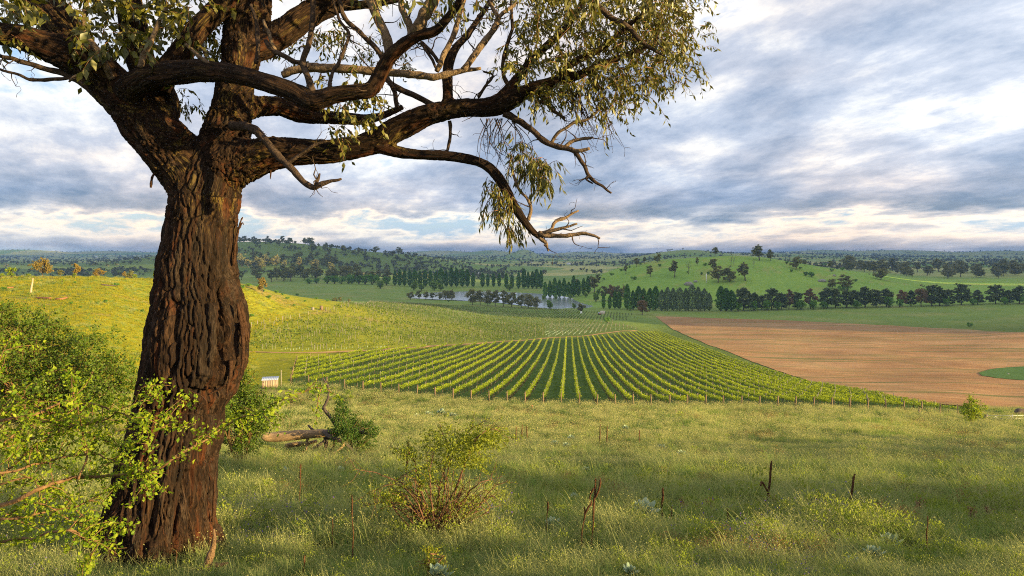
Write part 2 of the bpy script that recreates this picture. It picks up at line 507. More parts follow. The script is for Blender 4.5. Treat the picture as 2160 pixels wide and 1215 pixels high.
def leaf_mat(name, c_a, c_b, trans=0.35, hue_rnd=True, rough=0.55, spec=0.3, tcol=None):
    """foliage: two tones picked leaf by leaf and tree by tree, light passes through"""
    m, t, out = new_mat(name)
    at = t.new('ShaderNodeAttribute', attribute_name='rnd')
    oi = t.new('ShaderNodeObjectInfo')
    f = t.math('ADD', t.math('MULTIPLY', at.outputs['Fac'], 0.7), t.math('MULTIPLY', oi.outputs['Random'], 0.3 if hue_rnd else 0.0))
    c = t.mix(f, c_a, c_b)
    d = t.new('ShaderNodeBsdfPrincipled', {'Base Color': c, 'Roughness': rough})
    d.inputs['Specular IOR Level'].default_value = spec
    tc2 = t.mix(1.0, c, tcol or (1.25, 1.2, 0.55), 'MULTIPLY')
    tr = t.new('ShaderNodeBsdfTranslucent', {0: tc2})
    mx = t.new('ShaderNodeMixShader', {0: trans, 1: d.outputs[0], 2: tr.outputs[0]})
    t.l.new(mx.outputs[0], out.inputs[0])
    return m


def ground_mat():
    m, t, out = new_mat('ground_grass')
    geo = t.new('ShaderNodeNewGeometry')
    pos = geo.outputs['Position']
    at = t.new('ShaderNodeAttribute', attribute_name='tint')
    fine = t.noise(pos, 1.7, 6, 0.65)
    mid = t.noise(pos, 0.16, 5, 0.6)
    big = t.noise(pos, 0.018, 4, 0.55)
    v = t.math('ADD', t.math('MULTIPLY', fine, 0.40), t.math('ADD', t.math('MULTIPLY', mid, 0.42), t.math('MULTIPLY', big, 0.30)))
    k = t.ramp(v, [(0.36, (0.48, 0.56, 0.55)), (0.52, (0.88, 0.95, 0.85)), (0.60, (1.06, 1.04, 0.95)), (0.74, (1.42, 1.28, 1.02))])
    c = t.mix(1.0, at.outputs['Color'], k, 'MULTIPLY')
    b = t.new('ShaderNodeBsdfPrincipled', {'Base Color': c, 'Roughness': 0.95})
    b.inputs['Specular IOR Level'].default_value = 0.05
    h = t.math('ADD', t.math('MULTIPLY', fine, 0.6), t.math('MULTIPLY', mid, 2.0))
    bn = t.new('ShaderNodeBump', {'Height': h, 'Strength': 0.8, 'Distance': 0.6})
    t.l.new(bn.outputs[0], b.inputs['Normal'])
    t.l.new(b.outputs[0], out.inputs[0])
    return m


# ---------------------------------------------------------------- ground sheet (one mesh to the horizon)
ucols = np.concatenate([np.linspace(-1.9, -0.86, 26, endpoint=False), np.linspace(-0.86, 0.86, 560), np.linspace(0.86, 1.9, 27)[1:]])
ys_neg = -np.exp(np.linspace(math.log(3000), math.log(1.0), 34))
ys_mid = np.linspace(-0.8, 3.0, 10)
ys_pos = np.exp(np.linspace(math.log(3.2), math.log(14000), 640))
yrows = np.concatenate([ys_neg, ys_mid, ys_pos])
Wd = np.sqrt(yrows ** 2 + 8.0 ** 2)
GX = ucols[None, :] * Wd[:, None]
GY = np.repeat(yrows[:, None], len(ucols), 1)
GZ = ground_z(GX, GY)
nr, nc = GX.shape
gi = np.arange(nr * nc).reshape(nr, nc)
gq = np.stack([gi[:-1, :-1], gi[:-1, 1:], gi[1:, 1:], gi[1:, :-1]], -1).reshape(-1, 4)

gpx = HX + F * GX / np.maximum(GY, 6.0)
gpy = HY - F * (GZ - ZC) / np.maximum(GY, 6.0)
tint = np.zeros((nr, nc, 3))
GREEN = np.array([0.115, 0.150, 0.032])


def zone(mask, colr):
    mk = np.clip(mask, 0, 1)[..., None]
    tint[:] = tint * (1 - mk) + np.array(colr) * mk


def sst(x, a, b):
    t = np.clip((x - a) / (b - a), 0, 1)
    return t * t * (3 - 2 * t)


nz = fbm(np.stack([GX / 60, GY / 60, 0 * GX], -1).reshape(-1, 3), 4).reshape(nr, nc)
nzs = fbm(np.stack([GX / 8, GY / 8, 0 * GX + 5], -1).reshape(-1, 3), 3).reshape(nr, nc)
tint[:] = GREEN
# hump on the left: lush spring grass and straw-coloured patches
hump = sst(-gpx, -1120, -640) * sst(GY, 60, 95) * (1 - sst(GY, 350, 480))
zone(hump, (0.27, 0.265, 0.018))
zone(hump * sst(nz + 0.5 * nzs, 0.22, 0.62) * 0.8, (0.30, 0.215, 0.07))
# verge and slope in front of the vineyard
verge = sst(GY, 26, 45) * (1 - sst(GY, 108, 118)) * sst(gpx, 380, 560)
zone(verge, (0.17, 0.165, 0.055))
# floor between the vine rows
front_px = np.array([(613, 808), (690, 817), (725, 822), (800, 829), (880, 836), (1000, 846), (1100, 851), (1180, 854), (1300, 856.5), (1420, 858), (1640, 858), (1750, 860), (1860, 864), (1950, 870), (2040, 877)])
far_px = [(627, 760), (707, 757), (777, 743), (900, 735), (1000, 728), (1105, 722), (1190, 717), (1300, 707), (1392, 700)]
vpoly = [hit(x, y)[:2] for x, y in front_px] + [hit(x, y)[:2] for x, y in far_px[::-1]]
sub = (GY > 80) & (GY < 520)
vine = np.zeros_like(GY)
vine[sub] = in_poly(np.stack([GX[sub] + 1.5 * nzs[sub], GY[sub] + 2 * nzs[sub]], 1), vpoly)
zone(vine * 0.9, (0.060, 0.105, 0.026))
# valley paddocks
vall = sst(GY, 420, 640)
zone(vall, (0.185, 0.255, 0.060))
zone(vall * sst(nz, 0.05, 0.5) * 0.6, (0.27, 0.27, 0.095))
# right hill pasture
rh = sst(GY, 700, 760) * (1 - sst(GY, 1250, 1500)) * sst(gpx, 1150, 1300)
zone(rh, (0.21, 0.33, 0.060))
zone(rh * sst(nz + 0.6 * nzs, 0.2, 0.7) * 0.6, (0.31, 0.30, 0.095))
# far plain: paddocks in strips, green and straw
cell = np.floor(GX / 420 + 0.8 * fbm(np.stack([GX / 900, GY / 900, 0 * GX], -1).reshape(-1, 3), 2).reshape(nr, nc)) * 7.13 + np.floor(np.log(np.maximum(GY, 1)) * 9) * 3.71
cr = np.modf(np.abs(np.sin(cell) * 437.5))[0]
far = sst(GY, 1250, 1600)
pad = np.stack([0.13 + 0.26 * cr, 0.22 + 0.15 * cr, 0.05 + 0.10 * cr], -1)
tint[:] = tint * (1 - far[..., None]) + pad * far[..., None]
# wooded hill on the left
lh = sst(GY, 1500, 1700) * (1 - sst(GY, 3000, 3500)) * (1 - sst(gpx, 860, 960))
zone(lh, (0.125, 0.175, 0.045))
M_GROUND = ground_mat()
ground = obj('ground', mesh_data('ground', np.stack([GX, GY, GZ], -1).reshape(-1, 3), [gq], M_GROUND, True, {'tint': tint.reshape(-1, 3)}))
tag(ground, 'green spring grass slopes falling from the gum tree to the wide valley', 'ground', kind='structure')


def sheet(name, rows, up, mat, nx=60, label=None, cat=None, kind='structure'):
    """rows: list of (py, px_left, px_right) read off the photograph; lies on the ground, up metres proud"""
    rows = sorted(rows)
    pys = np.array([r[0] for r in rows]); L = np.array([r[1] for r in rows]); Rr = np.array([r[2] for r in rows])
    py = np.concatenate([np.linspace(pys[i], pys[i + 1], 14, endpoint=False) for i in range(len(pys) - 1)] + [[pys[-1]]])
    V = []
    for y in py:
        a, b = np.interp(y, pys, L), np.interp(y, pys, Rr)
        for x in np.linspace(a, b, nx):
            p = hit(x, y)
            V.append((p[0], p[1], p[2] + up * max(1.0, p[1] / 300)))
    n = len(py)
    ii = np.arange(n * nx).reshape(n, nx)
    q = np.stack([ii[1:, :-1], ii[1:, 1:], ii[:-1, 1:], ii[:-1, :-1]], -1).reshape(-1, 4)
    o = obj(name, mesh_data(name, V, [q], mat, True))
    return tag(o, label, cat, kind=kind)


def soil_mat():
    m, t, out = new_mat('stubble_soil')
    pos = t.new('ShaderNodeNewGeometry').outputs['Position']
    ca, sa = math.cos(R(28)), math.sin(R(28))
    mp = t.new('ShaderNodeMapping', {0: pos, 'Rotation': (0, 0, R(-20)), 'Scale': (0.055, 1.0, 1.0)})
    streak = t.noise(mp.outputs[0], 0.16, 6, 0.62, 0.6)
    fine = t.noise(mp.outputs[0], 0.9, 7, 0.75)
    blot = t.noise(pos, 0.02, 5, 0.6)
    base = t.ramp(t.math('ADD', t.math('MULTIPLY', fine, 0.55), t.math('MULTIPLY', blot, 0.45)),
                  [(0.36, (0.20, 0.100, 0.043)), (0.5, (0.36, 0.195, 0.090)), (0.64, (0.52, 0.32, 0.160))])
    weed = t.ramp(t.math('ADD', t.math('MULTIPLY', streak, 0.8), t.math('MULTIPLY', blot, 0.2)), [(0.51, 0.0), (0.60, 0.8)])
    # tractor turns: curved strips of weeds left between the passes
    wv = t.new('ShaderNodeTexWave', {0: pos, 'Scale': 0.0075, 'Distortion': 5.0, 'Detail': 2.0, 'Detail Scale': 0.35}, wave_type='RINGS', rings_direction='Z')
    mpw = t.new('ShaderNodeMapping', {0: pos, 'Location': (-260.0, -250.0, 0)})
    t.l.new(mpw.outputs[0], wv.inputs[0])
    strip = t.math('MULTIPLY', t.ramp(wv.outputs['Fac'], [(0.90, 0.0), (0.985, 1.0)]), t.ramp(fine, [(0.42, 0.0), (0.62, 0.4)]))
    c = t.mix(t.math('MAXIMUM', weed, strip), base, (0.135, 0.145, 0.045))
    b = t.new('ShaderNodeBsdfPrincipled', {'Base Color': c, 'Roughness': 0.95})
    b.inputs['Specular IOR Level'].default_value = 0.05
    bn = t.new('ShaderNodeBump', {'Height': fine, 'Strength': 0.9, 'Distance': 0.4})
    t.l.new(bn.outputs[0], b.inputs['Normal'])
    t.l.new(b.outputs[0], out.inputs[0])
    return m


M_SOIL = soil_mat()
# brown stubble paddock right of the vineyard
sheet('stubble_field', [(668.5, 1382, 1420), (671, 1386, 1500), (676, 1394, 1640), (684, 1404, 1800), (694, 1418, 2010), (703, 1437, 2170), (708, 1447, 2420), (725, 1488, 2520), (745, 1540, 2520), (765, 1592, 2520), (785, 1645, 2520), (805, 1712, 2520), (822, 1790, 2520), (838, 1872, 2520), (850, 1945, 2520), (858, 2040, 2520), (864, 2160, 2520)],
      0.12, M_SOIL, 90, 'brown stubble paddock with curved strips of weeds beside the vineyard', 'field')
M_ISLAND = pbr('paddock_grass', (0.085, 0.16, 0.04), 0.95, 0.4, 0.9, bump=0.8, bscale=3.0, spec=0.05, coord='Object')
sheet('grass_patch', [(771.5, 2200, 2330), (774, 2130, 2380), (779, 2090, 2420), (787, 2064, 2440), (794, 2072, 2440), (799, 2100, 2420), (803, 2160, 2400), (805, 2230, 2330)], 0.22, M_ISLAND, 30,
      'green grass island left unploughed in the brown paddock', 'grass patch')
# grass headland between paddock and wind break is part of the ground; sandy track below the young vines
M_TRACK = pbr('sandy_track', (0.46, 0.27, 0.12), 0.95, 0.35, 0.5, bump=0.6, bscale=2.0, spec=0.05)


def strip_sheet(name, pixpath, width, up, mat, label, cat):
    P = np.array([hit(x, y) for x, y in pixpath])
    P = catmull(P, 10)
    d = np.gradient(P[:, :2], axis=0); d /= np.linalg.norm(d, axis=1)[:, None]
    nrm = np.stack([-d[:, 1], d[:, 0]], 1)
    offs = np.linspace(-0.5, 0.5, 5) * width
    V = []
    for p, m in zip(P, nrm):
        for o_ in offs:
            x, y = p[0] + m[0] * o_, p[1] + m[1] * o_
            V.append((x, y, ground_z(x, y)[0] + up))
    n, k = len(P), 5
    ii = np.arange(n * k).reshape(n, k)
    q = np.stack([ii[:-1, :-1], ii[1:, :-1], ii[1:, 1:], ii[:-1, 1:]], -1).reshape(-1, 4)
    o = obj(name, mesh_data(name, V, [q], mat, True))
    return tag(o, label, cat, kind='structure')


strip_sheet('dirt_track', [(505, 742), (600, 743.5), (700, 742), (780, 739), (850, 735), (920, 731), (1000, 725), (1090, 718.5), (1180, 711.5), (1260, 705), (1342, 697.5)], 2.4, 0.10, M_TRACK,
            'sandy orange track along the foot of the young vines', 'track')

# water of the dam
def water_mat():
    m, t, out = new_mat('water')
    pos = t.new('ShaderNodeNewGeometry').outputs['Position']
    mp = t.new('ShaderNodeMapping', {0: pos, 'Scale': (0.35, 0.09, 1)})
    b = t.new('ShaderNodeBsdfPrincipled', {'Base Color': (0.80, 0.86, 0.92, 1), 'Metallic': 0.85, 'Roughness': 0.16})
    b.inputs['IOR'].default_value = 1.33
    b.inputs['Specular IOR Level'].default_value = 0.9
    bn = t.new('ShaderNodeBump', {'Height': t.noise(mp.outputs[0], 1.0, 3, 0.6), 'Strength': 0.7, 'Distance': 0.5})
    t.l.new(bn.outputs[0], b.inputs['Normal'])
    t.l.new(b.outputs[0], out.inputs[0])
    return m


M_WATER = water_mat()
ZP = ZC - 58.0
pond_px = [(785, 625.5), (830, 622), (880, 620.5), (905, 617.5), (950, 615.5), (1000, 614.5), (1060, 616), (1130, 619), (1180, 624), (1225, 632), (1262, 638), (1285, 643), (1285, 650), (1240, 652), (1180, 651.5), (1130, 648), (1080, 642), (1030, 636), (980, 634), (930, 632), (880, 629.5), (830, 627.5)]
pv = []
for x, y in pond_px:
    Yp = 58.0 * F / (y - HY)
    pv.append(((x - HX) / F * Yp, Yp, ZP))
pv = np.array(pv)
pv = catmull(np.vstack([pv, pv[:1]]), 5)[:-1]
pm = bpy.data.meshes.new('water')
pm.from_pydata([tuple(v) for v in pv], [], [list(range(len(pv)))])
pm.materials.append(M_WATER)
tag(obj('water', pm), 'still blue grey farm dam between gums and poplars', 'dam', kind='structure')

# ---------------------------------------------------------------- air and the unseen cloud bank added to keep the sun off the far valley
lx, ly = -math.sin(R(SUN_AZ)), math.cos(R(SUN_AZ))
px_, py_ = ly, -lx                      # across the light
M_CLOUD = pbr('cloud', (0.82, 0.82, 0.82), 1.0, 0.05, 0.002, spec=0.0)
def cloud(s0, s1, top0, top1, label):
    ns, nh = 90, 26
    S_ = np.linspace(s0, s1, ns)[:, None]; A_ = np.linspace(0, 2 * math.pi, nh, endpoint=False)[None]
    k = (S_ - s0) / (s1 - s0)
    endf = np.clip(np.minimum(k, 1 - k) * 14, 0, 1) ** .5
    top = (top0 + (top1 - top0) * k)
    hh = top / 2 * (.3 + .7 * endf)
    t = 1500 + .35 * S_
    P = np.stack([S_ * px_ - lx * t + 0 * A_, S_ * py_ - ly * t + 0 * A_, 0 * S_ + ZC + 0 * A_], -1)
    off_t = np.cos(A_) * (160 + .05 * S_)
    P[..., 0] += -lx * off_t; P[..., 1] += -ly * off_t
    P[..., 2] += 150 + hh + np.sin(A_) * hh
    Pf = P.reshape(-1, 3)
    nse = fbm(Pf / 420, 4).reshape(ns, nh)
    P[..., 2] += nse * hh * .25 * (np.sin(A_) > -.5)
    P[..., 0] += px_ * nse * 120; P[..., 1] += py_ * nse * 120
    P[..., 2] = np.maximum(P[..., 2], ZC + 140)
    ii = np.arange(ns * nh).reshape(ns, nh)
    q = np.stack([ii[:-1], ii[1:], np.roll(ii, -1, 1)[1:], np.roll(ii, -1, 1)[:-1]], -1).reshape(-1, 4)
    caps = []
    V = P.reshape(-1, 3)
    c0, c1 = len(V), len(V) + 1
    V = np.vstack([V, P[0].mean(0), P[-1].mean(0)])
    for j in range(nh):
        caps += [[c0, ii[0, (j + 1) % nh], ii[0, j]], [c1, ii[-1, j], ii[-1, (j + 1) % nh]]]
    o = obj('shade_cloud', mesh_data('shade_cloud', V, [q, caps], M_CLOUD, True))
    tag(o, label, 'cloud', kind='structure')
cloud(560, 1190, 800, 900, 'near unseen cloud bank added on the right to shade the valley')
cloud(1330, 16000, 1000, 3600, 'long unseen cloud bank added at far right to shade the plain')

hz = MB(); hz.box((0, 5750, -12), (55000, 17800, 12 + ZC + 95))
hm, ht, ho = new_mat('haze_air')
pv_ = ht.new('ShaderNodeVolumePrincipled', {'Color': (0.30, 0.55, 1.0, 1), 'Density': 6.5e-5, 'Anisotropy': 0.0})
ht.l.new(pv_.outputs[0], ho.inputs['Volume'])
haze = tag(hz.build('haze', hm), 'thin blue morning haze over the valley', 'haze', kind='stuff')
# ---------------------------------------------------------------- shared foliage helpers
def rand_dirs(n, up=0.0):
    d = rng.normal(size=(n, 3))
    d[:, 2] += up
    return d / (np.linalg.norm(d, axis=1)[:, None] + 1e-9)


def leaf_quads(P, size, aspect=0.6, up=0.3, dirs=None, fold=0.18):
    """leaf-shaped lozenges (two triangles each, folded along the midrib) centred at P"""
    n = len(P)
    L = rand_dirs(n, up) if dirs is None else dirs
    A = rng.normal(size=(n, 3))
    W = np.cross(L, A); W /= np.linalg.norm(W, axis=1)[:, None] + 1e-9
    Nn = np.cross(L, W)
    s = np.broadcast_to(np.asarray(size, float), (n,))[:, None]
    base, tip = P - L * s * 0.5, P + L * s * 0.5
    m = P - L * s * 0.06
    a = m + W * s * aspect * 0.5 + Nn * s * fold
    b = m - W * s * aspect * 0.5 + Nn * s * fold
    V = np.stack([base, a, tip, b], 1).reshape(-1, 3)
    i = np.arange(n)[:, None] * 4
    F3_ = np.concatenate([i + [[0, 1, 2]], i + [[0, 2, 3]]]).astype(np.int32)
    return V, F3_


def leaves_into(mb, P, size, rnd=None, **kw):
    if not len(P): return
    V, f3 = leaf_quads(np.asarray(P, float), size, **kw)
    r = rng.random(len(P)) if rnd is None else rnd
    mb.add(V, f3=f3, rnd=np.repeat(r, 4))


def copy_thing(src, loc, rz=0.0, sc=1.0, label=None, group=None):
    """copy of a thing, its parts and sub-parts (mesh data shared)"""
    r = src.copy(); COL.objects.link(r)
    r.location = loc
    r.rotation_euler = (0, 0, rz)
    r.scale = sc if isinstance(sc, tuple) else (sc, sc, sc)
    if label: r['label'] = label
    if group: r['group'] = group
    for ch in src.children:
        c = ch.copy(); COL.objects.link(c); c.parent = r
        for g in ch.children:
            d = g.copy(); COL.objects.link(d); d.parent = c
    return r


ORD = ['first', 'second', 'third', 'fourth', 'fifth', 'sixth', 'seventh', 'eighth', 'ninth', 'tenth', 'eleventh', 'twelfth', 'thirteenth', 'fourteenth', 'fifteenth',
       'sixteenth', 'seventeenth', 'eighteenth', 'nineteenth', 'twentieth', 'twenty-first', 'twenty-second', 'twenty-third', 'twenty-fourth', 'twenty-fifth',
       'twenty-sixth', 'twenty-seventh', 'twenty-eighth', 'twenty-ninth', 'thirtieth', 'thirty-first', 'thirty-second', 'thirty-third', 'thirty-fourth',
       'thirty-fifth', 'thirty-sixth', 'thirty-seventh', 'thirty-eighth', 'thirty-ninth', 'fortieth', 'forty-first', 'forty-second', 'forty-third',
       'forty-fourth', 'forty-fifth', 'forty-sixth', 'forty-seventh', 'forty-eighth', 'forty-ninth', 'fiftieth']

M_WOOD = pbr('weathered_wood', (0.21, 0.145, 0.095), 0.9, 0.5, 9.0, bump=0.6, bscale=30, spec=0.1, stretch=(4, 4, 0.5))
M_WOODG = pbr('grey_wood', (0.27, 0.24, 0.20), 0.9, 0.45, 9.0, bump=0.6, bscale=30, spec=0.1, stretch=(4, 4, 0.5))
M_DARKPOST = pbr('dark_post_wood', (0.12, 0.095, 0.07), 0.9, 0.4, 9.0, spec=0.1)
M_STEEL = pbr('galvanised_steel', (0.42, 0.43, 0.44), 0.45, 0.2, 9.0, metal=0.7)
M_WHITE = pbr('white_plastic', (0.78, 0.78, 0.74), 0.6, 0.1, 9.0)
M_GUARD = pbr('vine_guard_plastic', (0.40, 0.52, 0.42), 0.6, 0.15, 20.0)
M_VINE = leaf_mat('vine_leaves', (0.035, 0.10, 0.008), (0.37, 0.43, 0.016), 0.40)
M_VSTEM = pbr('vine_bark', (0.085, 0.06, 0.04), 0.95, 0.4, 20.0, spec=0.05)

# ---------------------------------------------------------------- the vineyard: every trellised row is a thing
ROWDIR = np.array([0.083, 1.0]); ROWDIR /= np.linalg.norm(ROWDIR)
far_pl = [hit(x, y)[:2] for x, y in far_px]
far_pl = np.array(far_pl + [far_pl[-1] + np.array([60., 6.0])])


def ray_poly(p, d, pl):
    best = None
    for a, b in zip(pl[:-1], pl[1:]):
        e = b - a
        det = d[0] * -e[1] + e[0] * d[1]
        if abs(det) < 1e-9: continue
        r = a - p
        t = (r[0] * -e[1] + e[0] * r[1]) / det
        s = (d[0] * r[1] - d[1] * r[0]) / det
        if t > 0 and 0 <= s <= 1 and (best is None or t < best): best = t
    return best


starts = []
cl, cfar = hit(613, 808)[:2], hit(627, 761)[:2]
for i in range(5, 0, -1):                           # rows that begin on the left headland, behind the corner post
    starts.append(cl + (cfar - cl) * (i / 5.6))
for x in np.arange(613, 2042, 38.05):
    starts.append(hit(x, np.interp(x, front_px[:, 0], front_px[:, 1]))[:2])
NROW = len(starts)
post_seg = MB(); post_seg.box((0, 0, -0.2), (0.16, 0.16, 1.95), taper=0.92)
ME_END = post_seg.data('end_post', M_WOOD)
p_mb = MB(); p_mb.box((0, 0, -0.2), (0.085, 0.085, 1.98))
ME_POST = p_mb.data('trellis_post', M_WOODG)
row_lines = []
for k, s0 in enumerate(starts):
    L = ray_poly(s0, ROWDIR, far_pl)
    if L is None or L < 6: continue
    row_lines.append((s0, L))
for k, (s0, L) in enumerate(row_lines):
    z0 = ground_z(*s0)[0]
    org = np.array([s0[0], s0[1], z0])
    th = empty('vine_row', tuple(org))
    def P(t, lat=0.0, h=0.0):
        t = np.asarray(t, float)
        x = s0[0] + ROWDIR[0] * t + ROWDIR[1] * lat
        y = s0[1] + ROWDIR[1] * t - ROWDIR[0] * lat
        z = ground_z(x, y).reshape(np.shape(x)) + h
        return np.stack([x, y, z], -1) - org
    # leaves: denser and finer at the near end
    cnt = []
    t = 0.6
    step = 0.5
    ts = np.arange(0.7, L - 0.4, step)
    vig = fbm(np.stack([ts * 0.55, 0 * ts + k * 3.7, 0 * ts], -1), 2)
    mb = MB()
    npl = np.where(ts < 40, 38, np.where(ts < 110, 27, 17))
    tt = np.repeat(ts, npl) + rng.uniform(-0.3, 0.3, npl.sum())
    vg = np.repeat(vig, npl)
    keep = rng.random(len(tt)) < np.clip(0.88 + vg * 0.55, 0.35, 1)
    tt, vg = tt[keep], vg[keep]
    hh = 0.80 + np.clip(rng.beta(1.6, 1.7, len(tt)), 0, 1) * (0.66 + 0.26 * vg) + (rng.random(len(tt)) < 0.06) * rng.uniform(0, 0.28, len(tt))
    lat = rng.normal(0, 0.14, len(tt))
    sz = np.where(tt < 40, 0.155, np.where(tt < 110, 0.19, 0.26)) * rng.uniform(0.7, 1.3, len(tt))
    leaves_into(mb, P(tt, lat, hh), sz, rnd=np.clip(rng.normal(0.5, 0.18, len(tt)) + (hh - 1.12) * 1.0, 0, 1), aspect=0.95, up=0.2)  # paler young shoots, and the sunlit row tops painted into the leaf tone
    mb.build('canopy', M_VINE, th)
    # vine stems and cordon wire
    st = MB()
    tv = np.arange(0.8, L - 0.4, 1.6 if L < 140 else 1.8)
    A, B_ = P(tv), P(tv + rng.normal(0, 0.07, len(tv)), rng.normal(0, 0.04, len(tv)), 0.95)
    for a, b in zip(A, B_):
        m_ = (a + b) / 2 + rng.normal(0, 0.03, 3)
        st.tube([a - [0, 0, 0.1], m_, b], [0.05, 0.038, 0.03], 4, cap=False)
    tw = np.arange(0, L, 4.0)
    st.tube(P(tw, 0, 0.92), 0.02, 3, cap=False)
    so = st.build('vine_stem', M_VSTEM, th)
    so['kind'] = 'stuff'
    e = obj('end_post', ME_END, th, (0, 0, 0))
    e.rotation_euler = (R(rng.uniform(-3, 6)), R(rng.uniform(-2, 2)), rng.uniform(0, 1))
    e2 = obj('end_post', ME_END, th, tuple(P(L)))
    for q in P(np.arange(6.5, L - 3, 7.0)):
        o = obj('trellis_post', ME_POST, th, tuple(q))
        o.rotation_euler = (R(rng.uniform(-2, 2)), R(rng.uniform(-2, 2)), 0)
    n_left = 5
    if k < n_left:
        lab = f'short vine row starting on the left headland, {ORD[n_left - 1 - k]} behind the corner post'
    elif k == n_left:
        lab = 'trellised vine row starting at the left front corner post beside the wooden shed'
    elif k == len(row_lines) - 1:
        lab = 'outermost trellised vine row along the edge of the brown stubble paddock'
    else:
        lab = f'green trellised vine row, its front post {ORD[k - n_left - 1]} to the right of the corner post'
    tag(th, lab, 'vine row', 'trellised vine rows')

# ---------------------------------------------------------------- young vines behind the track
yb_poly = [(528, 738), (532, 692), (600, 674), (700, 654), (782, 637), (900, 640), (1040, 645), (1220, 655), (1335, 663), (1320, 676), (1285, 678), (1345, 694), (1255, 702), (1180, 708), (1085, 715), (1000, 721), (920, 728), (850, 732), (780, 736), (700, 739), (600, 740)]
ypl = np.array([hit(x, y)[:2] for x, y in yb_poly])
mn, mx = ypl.min(0), ypl.max(0)
rd = np.array([0.16, 1.0]); rd /= np.linalg.norm(rd); rn = np.array([rd[1], -rd[0]])
uu = np.arange(-260, 420, 2.7); vv = np.arange(120, 720, 1.9)
A_, B_ = np.meshgrid(uu, vv, indexing='ij')
Q = A_[..., None] * rn + B_[..., None] * rd
Q = Q.reshape(-1, 2) + rng.normal(0, 0.08, (A_.size, 2))
Q = Q[in_poly(Q, ypl)]
qpx = HX + F * Q[:, 0] / Q[:, 1]
qz = ground_z(Q[:, 0], Q[:, 1])
qpy = HY - F * (qz - ZC) / Q[:, 1]
M_YVINE = leaf_mat('young_vine_leaves', (0.030, 0.080, 0.010), (0.15, 0.19, 0.016), 0.3)
# right-hand block and the strip above the track still wear pale tree guards
in_guard = ((qpx > 1150) & (qpy > 683)) | ((qpy > np.interp(qpx, [528, 850, 1000, 1180], [737, 731, 722, 708])) & (qpx < 1180))
leafy = ~in_guard | (rng.random(len(Q)) < 0.6)
mb = MB()
leafy &= rng.random(len(Q)) < .62
QL, ZL = Q[leafy], qz[leafy]
nl = 8
PP = np.repeat(np.column_stack([QL, ZL]), nl, 0)
grow = np.repeat(np.clip(0.75 + 0.35 * fbm(np.column_stack([QL / 30, 0 * ZL]), 2), 0.3, 1.3) * np.where(in_guard[leafy], 0.45, 1.0), nl)
PP += rng.normal(size=PP.shape) * np.array([0.22, 0.30, 0.0]) * grow[:, None]
PP[:, 2] += rng.uniform(0.1, 1.05, len(PP)) * grow
leaves_into(mb, PP, 0.58 * rng.uniform(0.6, 1.3, len(PP)) * np.clip(grow, .5, 1.2), aspect=0.9, up=0.4)
tag(mb.build('young_vines', M_YVINE), 'rows of young leafy vines covering the slope beyond the sandy track', 'vines', kind='stuff')
QG, ZG = Q[in_guard], qz[in_guard]
# guards: every one along the track edge and in the near block
order = np.argsort(QG[:, 1])
near, rest = order[:290], order[290:]
gm = MB(); gm.box((0, 0, -0.02), (0.075, 0.075, 0.40)); gm.box((0.06, 0.0, -0.02), (0.025, 0.025, 0.7))
ME_G = gm.data('vine_guard', M_GUARD)
for i in near:
    o = obj('vine_guard', ME_G, None, (QG[i, 0], QG[i, 1], ZG[i]))
    tag(o, 'pale tube guard round a young vine planted along the sandy track', 'vine guard', 'pale vine guards near the sandy track')
gb = MB()
for i in rest[rng.random(len(rest)) < .5]:
    gb.box((QG[i, 0], QG[i, 1], ZG[i] - 0.02), (0.075, 0.075, 0.40))
tag(gb.build('vine_guards_mass', M_GUARD), 'dense rows of pale vine guards on the far young vine block', 'vine guards', kind='stuff')
# thin trellis stakes among the young vines
sk = MB()
sel = rng.random(len(Q)) < 0.16
for q, z in zip(Q[sel], qz[sel]):
    sk.box((q[0], q[1], z - 0.1), (0.09, 0.09, 1.7))
tag(sk.build('thin_stakes', M_WOODG), 'thin wooden stakes standing among the young vine rows', 'stakes', kind='stuff')
# dark end posts on the edges of the young block
def post_line(pts, n, label, group, h=1.7, mat=M_DARKPOST, wdt=0.2):
    pp = MB(); pp.box((0, 0, -0.2), (wdt, wdt, h + 0.2), taper=0.9)
    me = pp.data('strainer_post', mat)
    pts = np.array(pts, float)
    tpar = np.linspace(0, len(pts) - 1, n)
    for i, t in enumerate(tpar):
        x = np.interp(t, range(len(pts)), pts[:, 0]); y = np.interp(t, range(len(pts)), pts[:, 1])
        o = obj('strainer_post', me, None, tuple(hit(x, y)))
        o.rotation_euler = (R(rng.uniform(-3, 3)), R(rng.uniform(-3, 3)), rng.uniform(0, 1))
        tag(o, f'{label}, {ORD[i]} from its {"left" if pts[-1, 0] > pts[0, 0] else "right"} end', 'post', group)


post_line([(530, 692), (600, 675), (700, 655), (781, 638)], 17, 'wooden post on the hillside edge of the young vines', 'posts on the hillside edge of the young vines', 1.9, M_WOODG, 0.22)
post_line([(1286, 684), (1342, 696)], 9, 'dark post right of the guarded young vines', 'posts at the right end of the young vines', 1.8)
post_line([(1288, 667), (1338, 671)], 8, 'dark post above the young vines near the water tank', 'posts on the top edge of the young vines', 1.5)
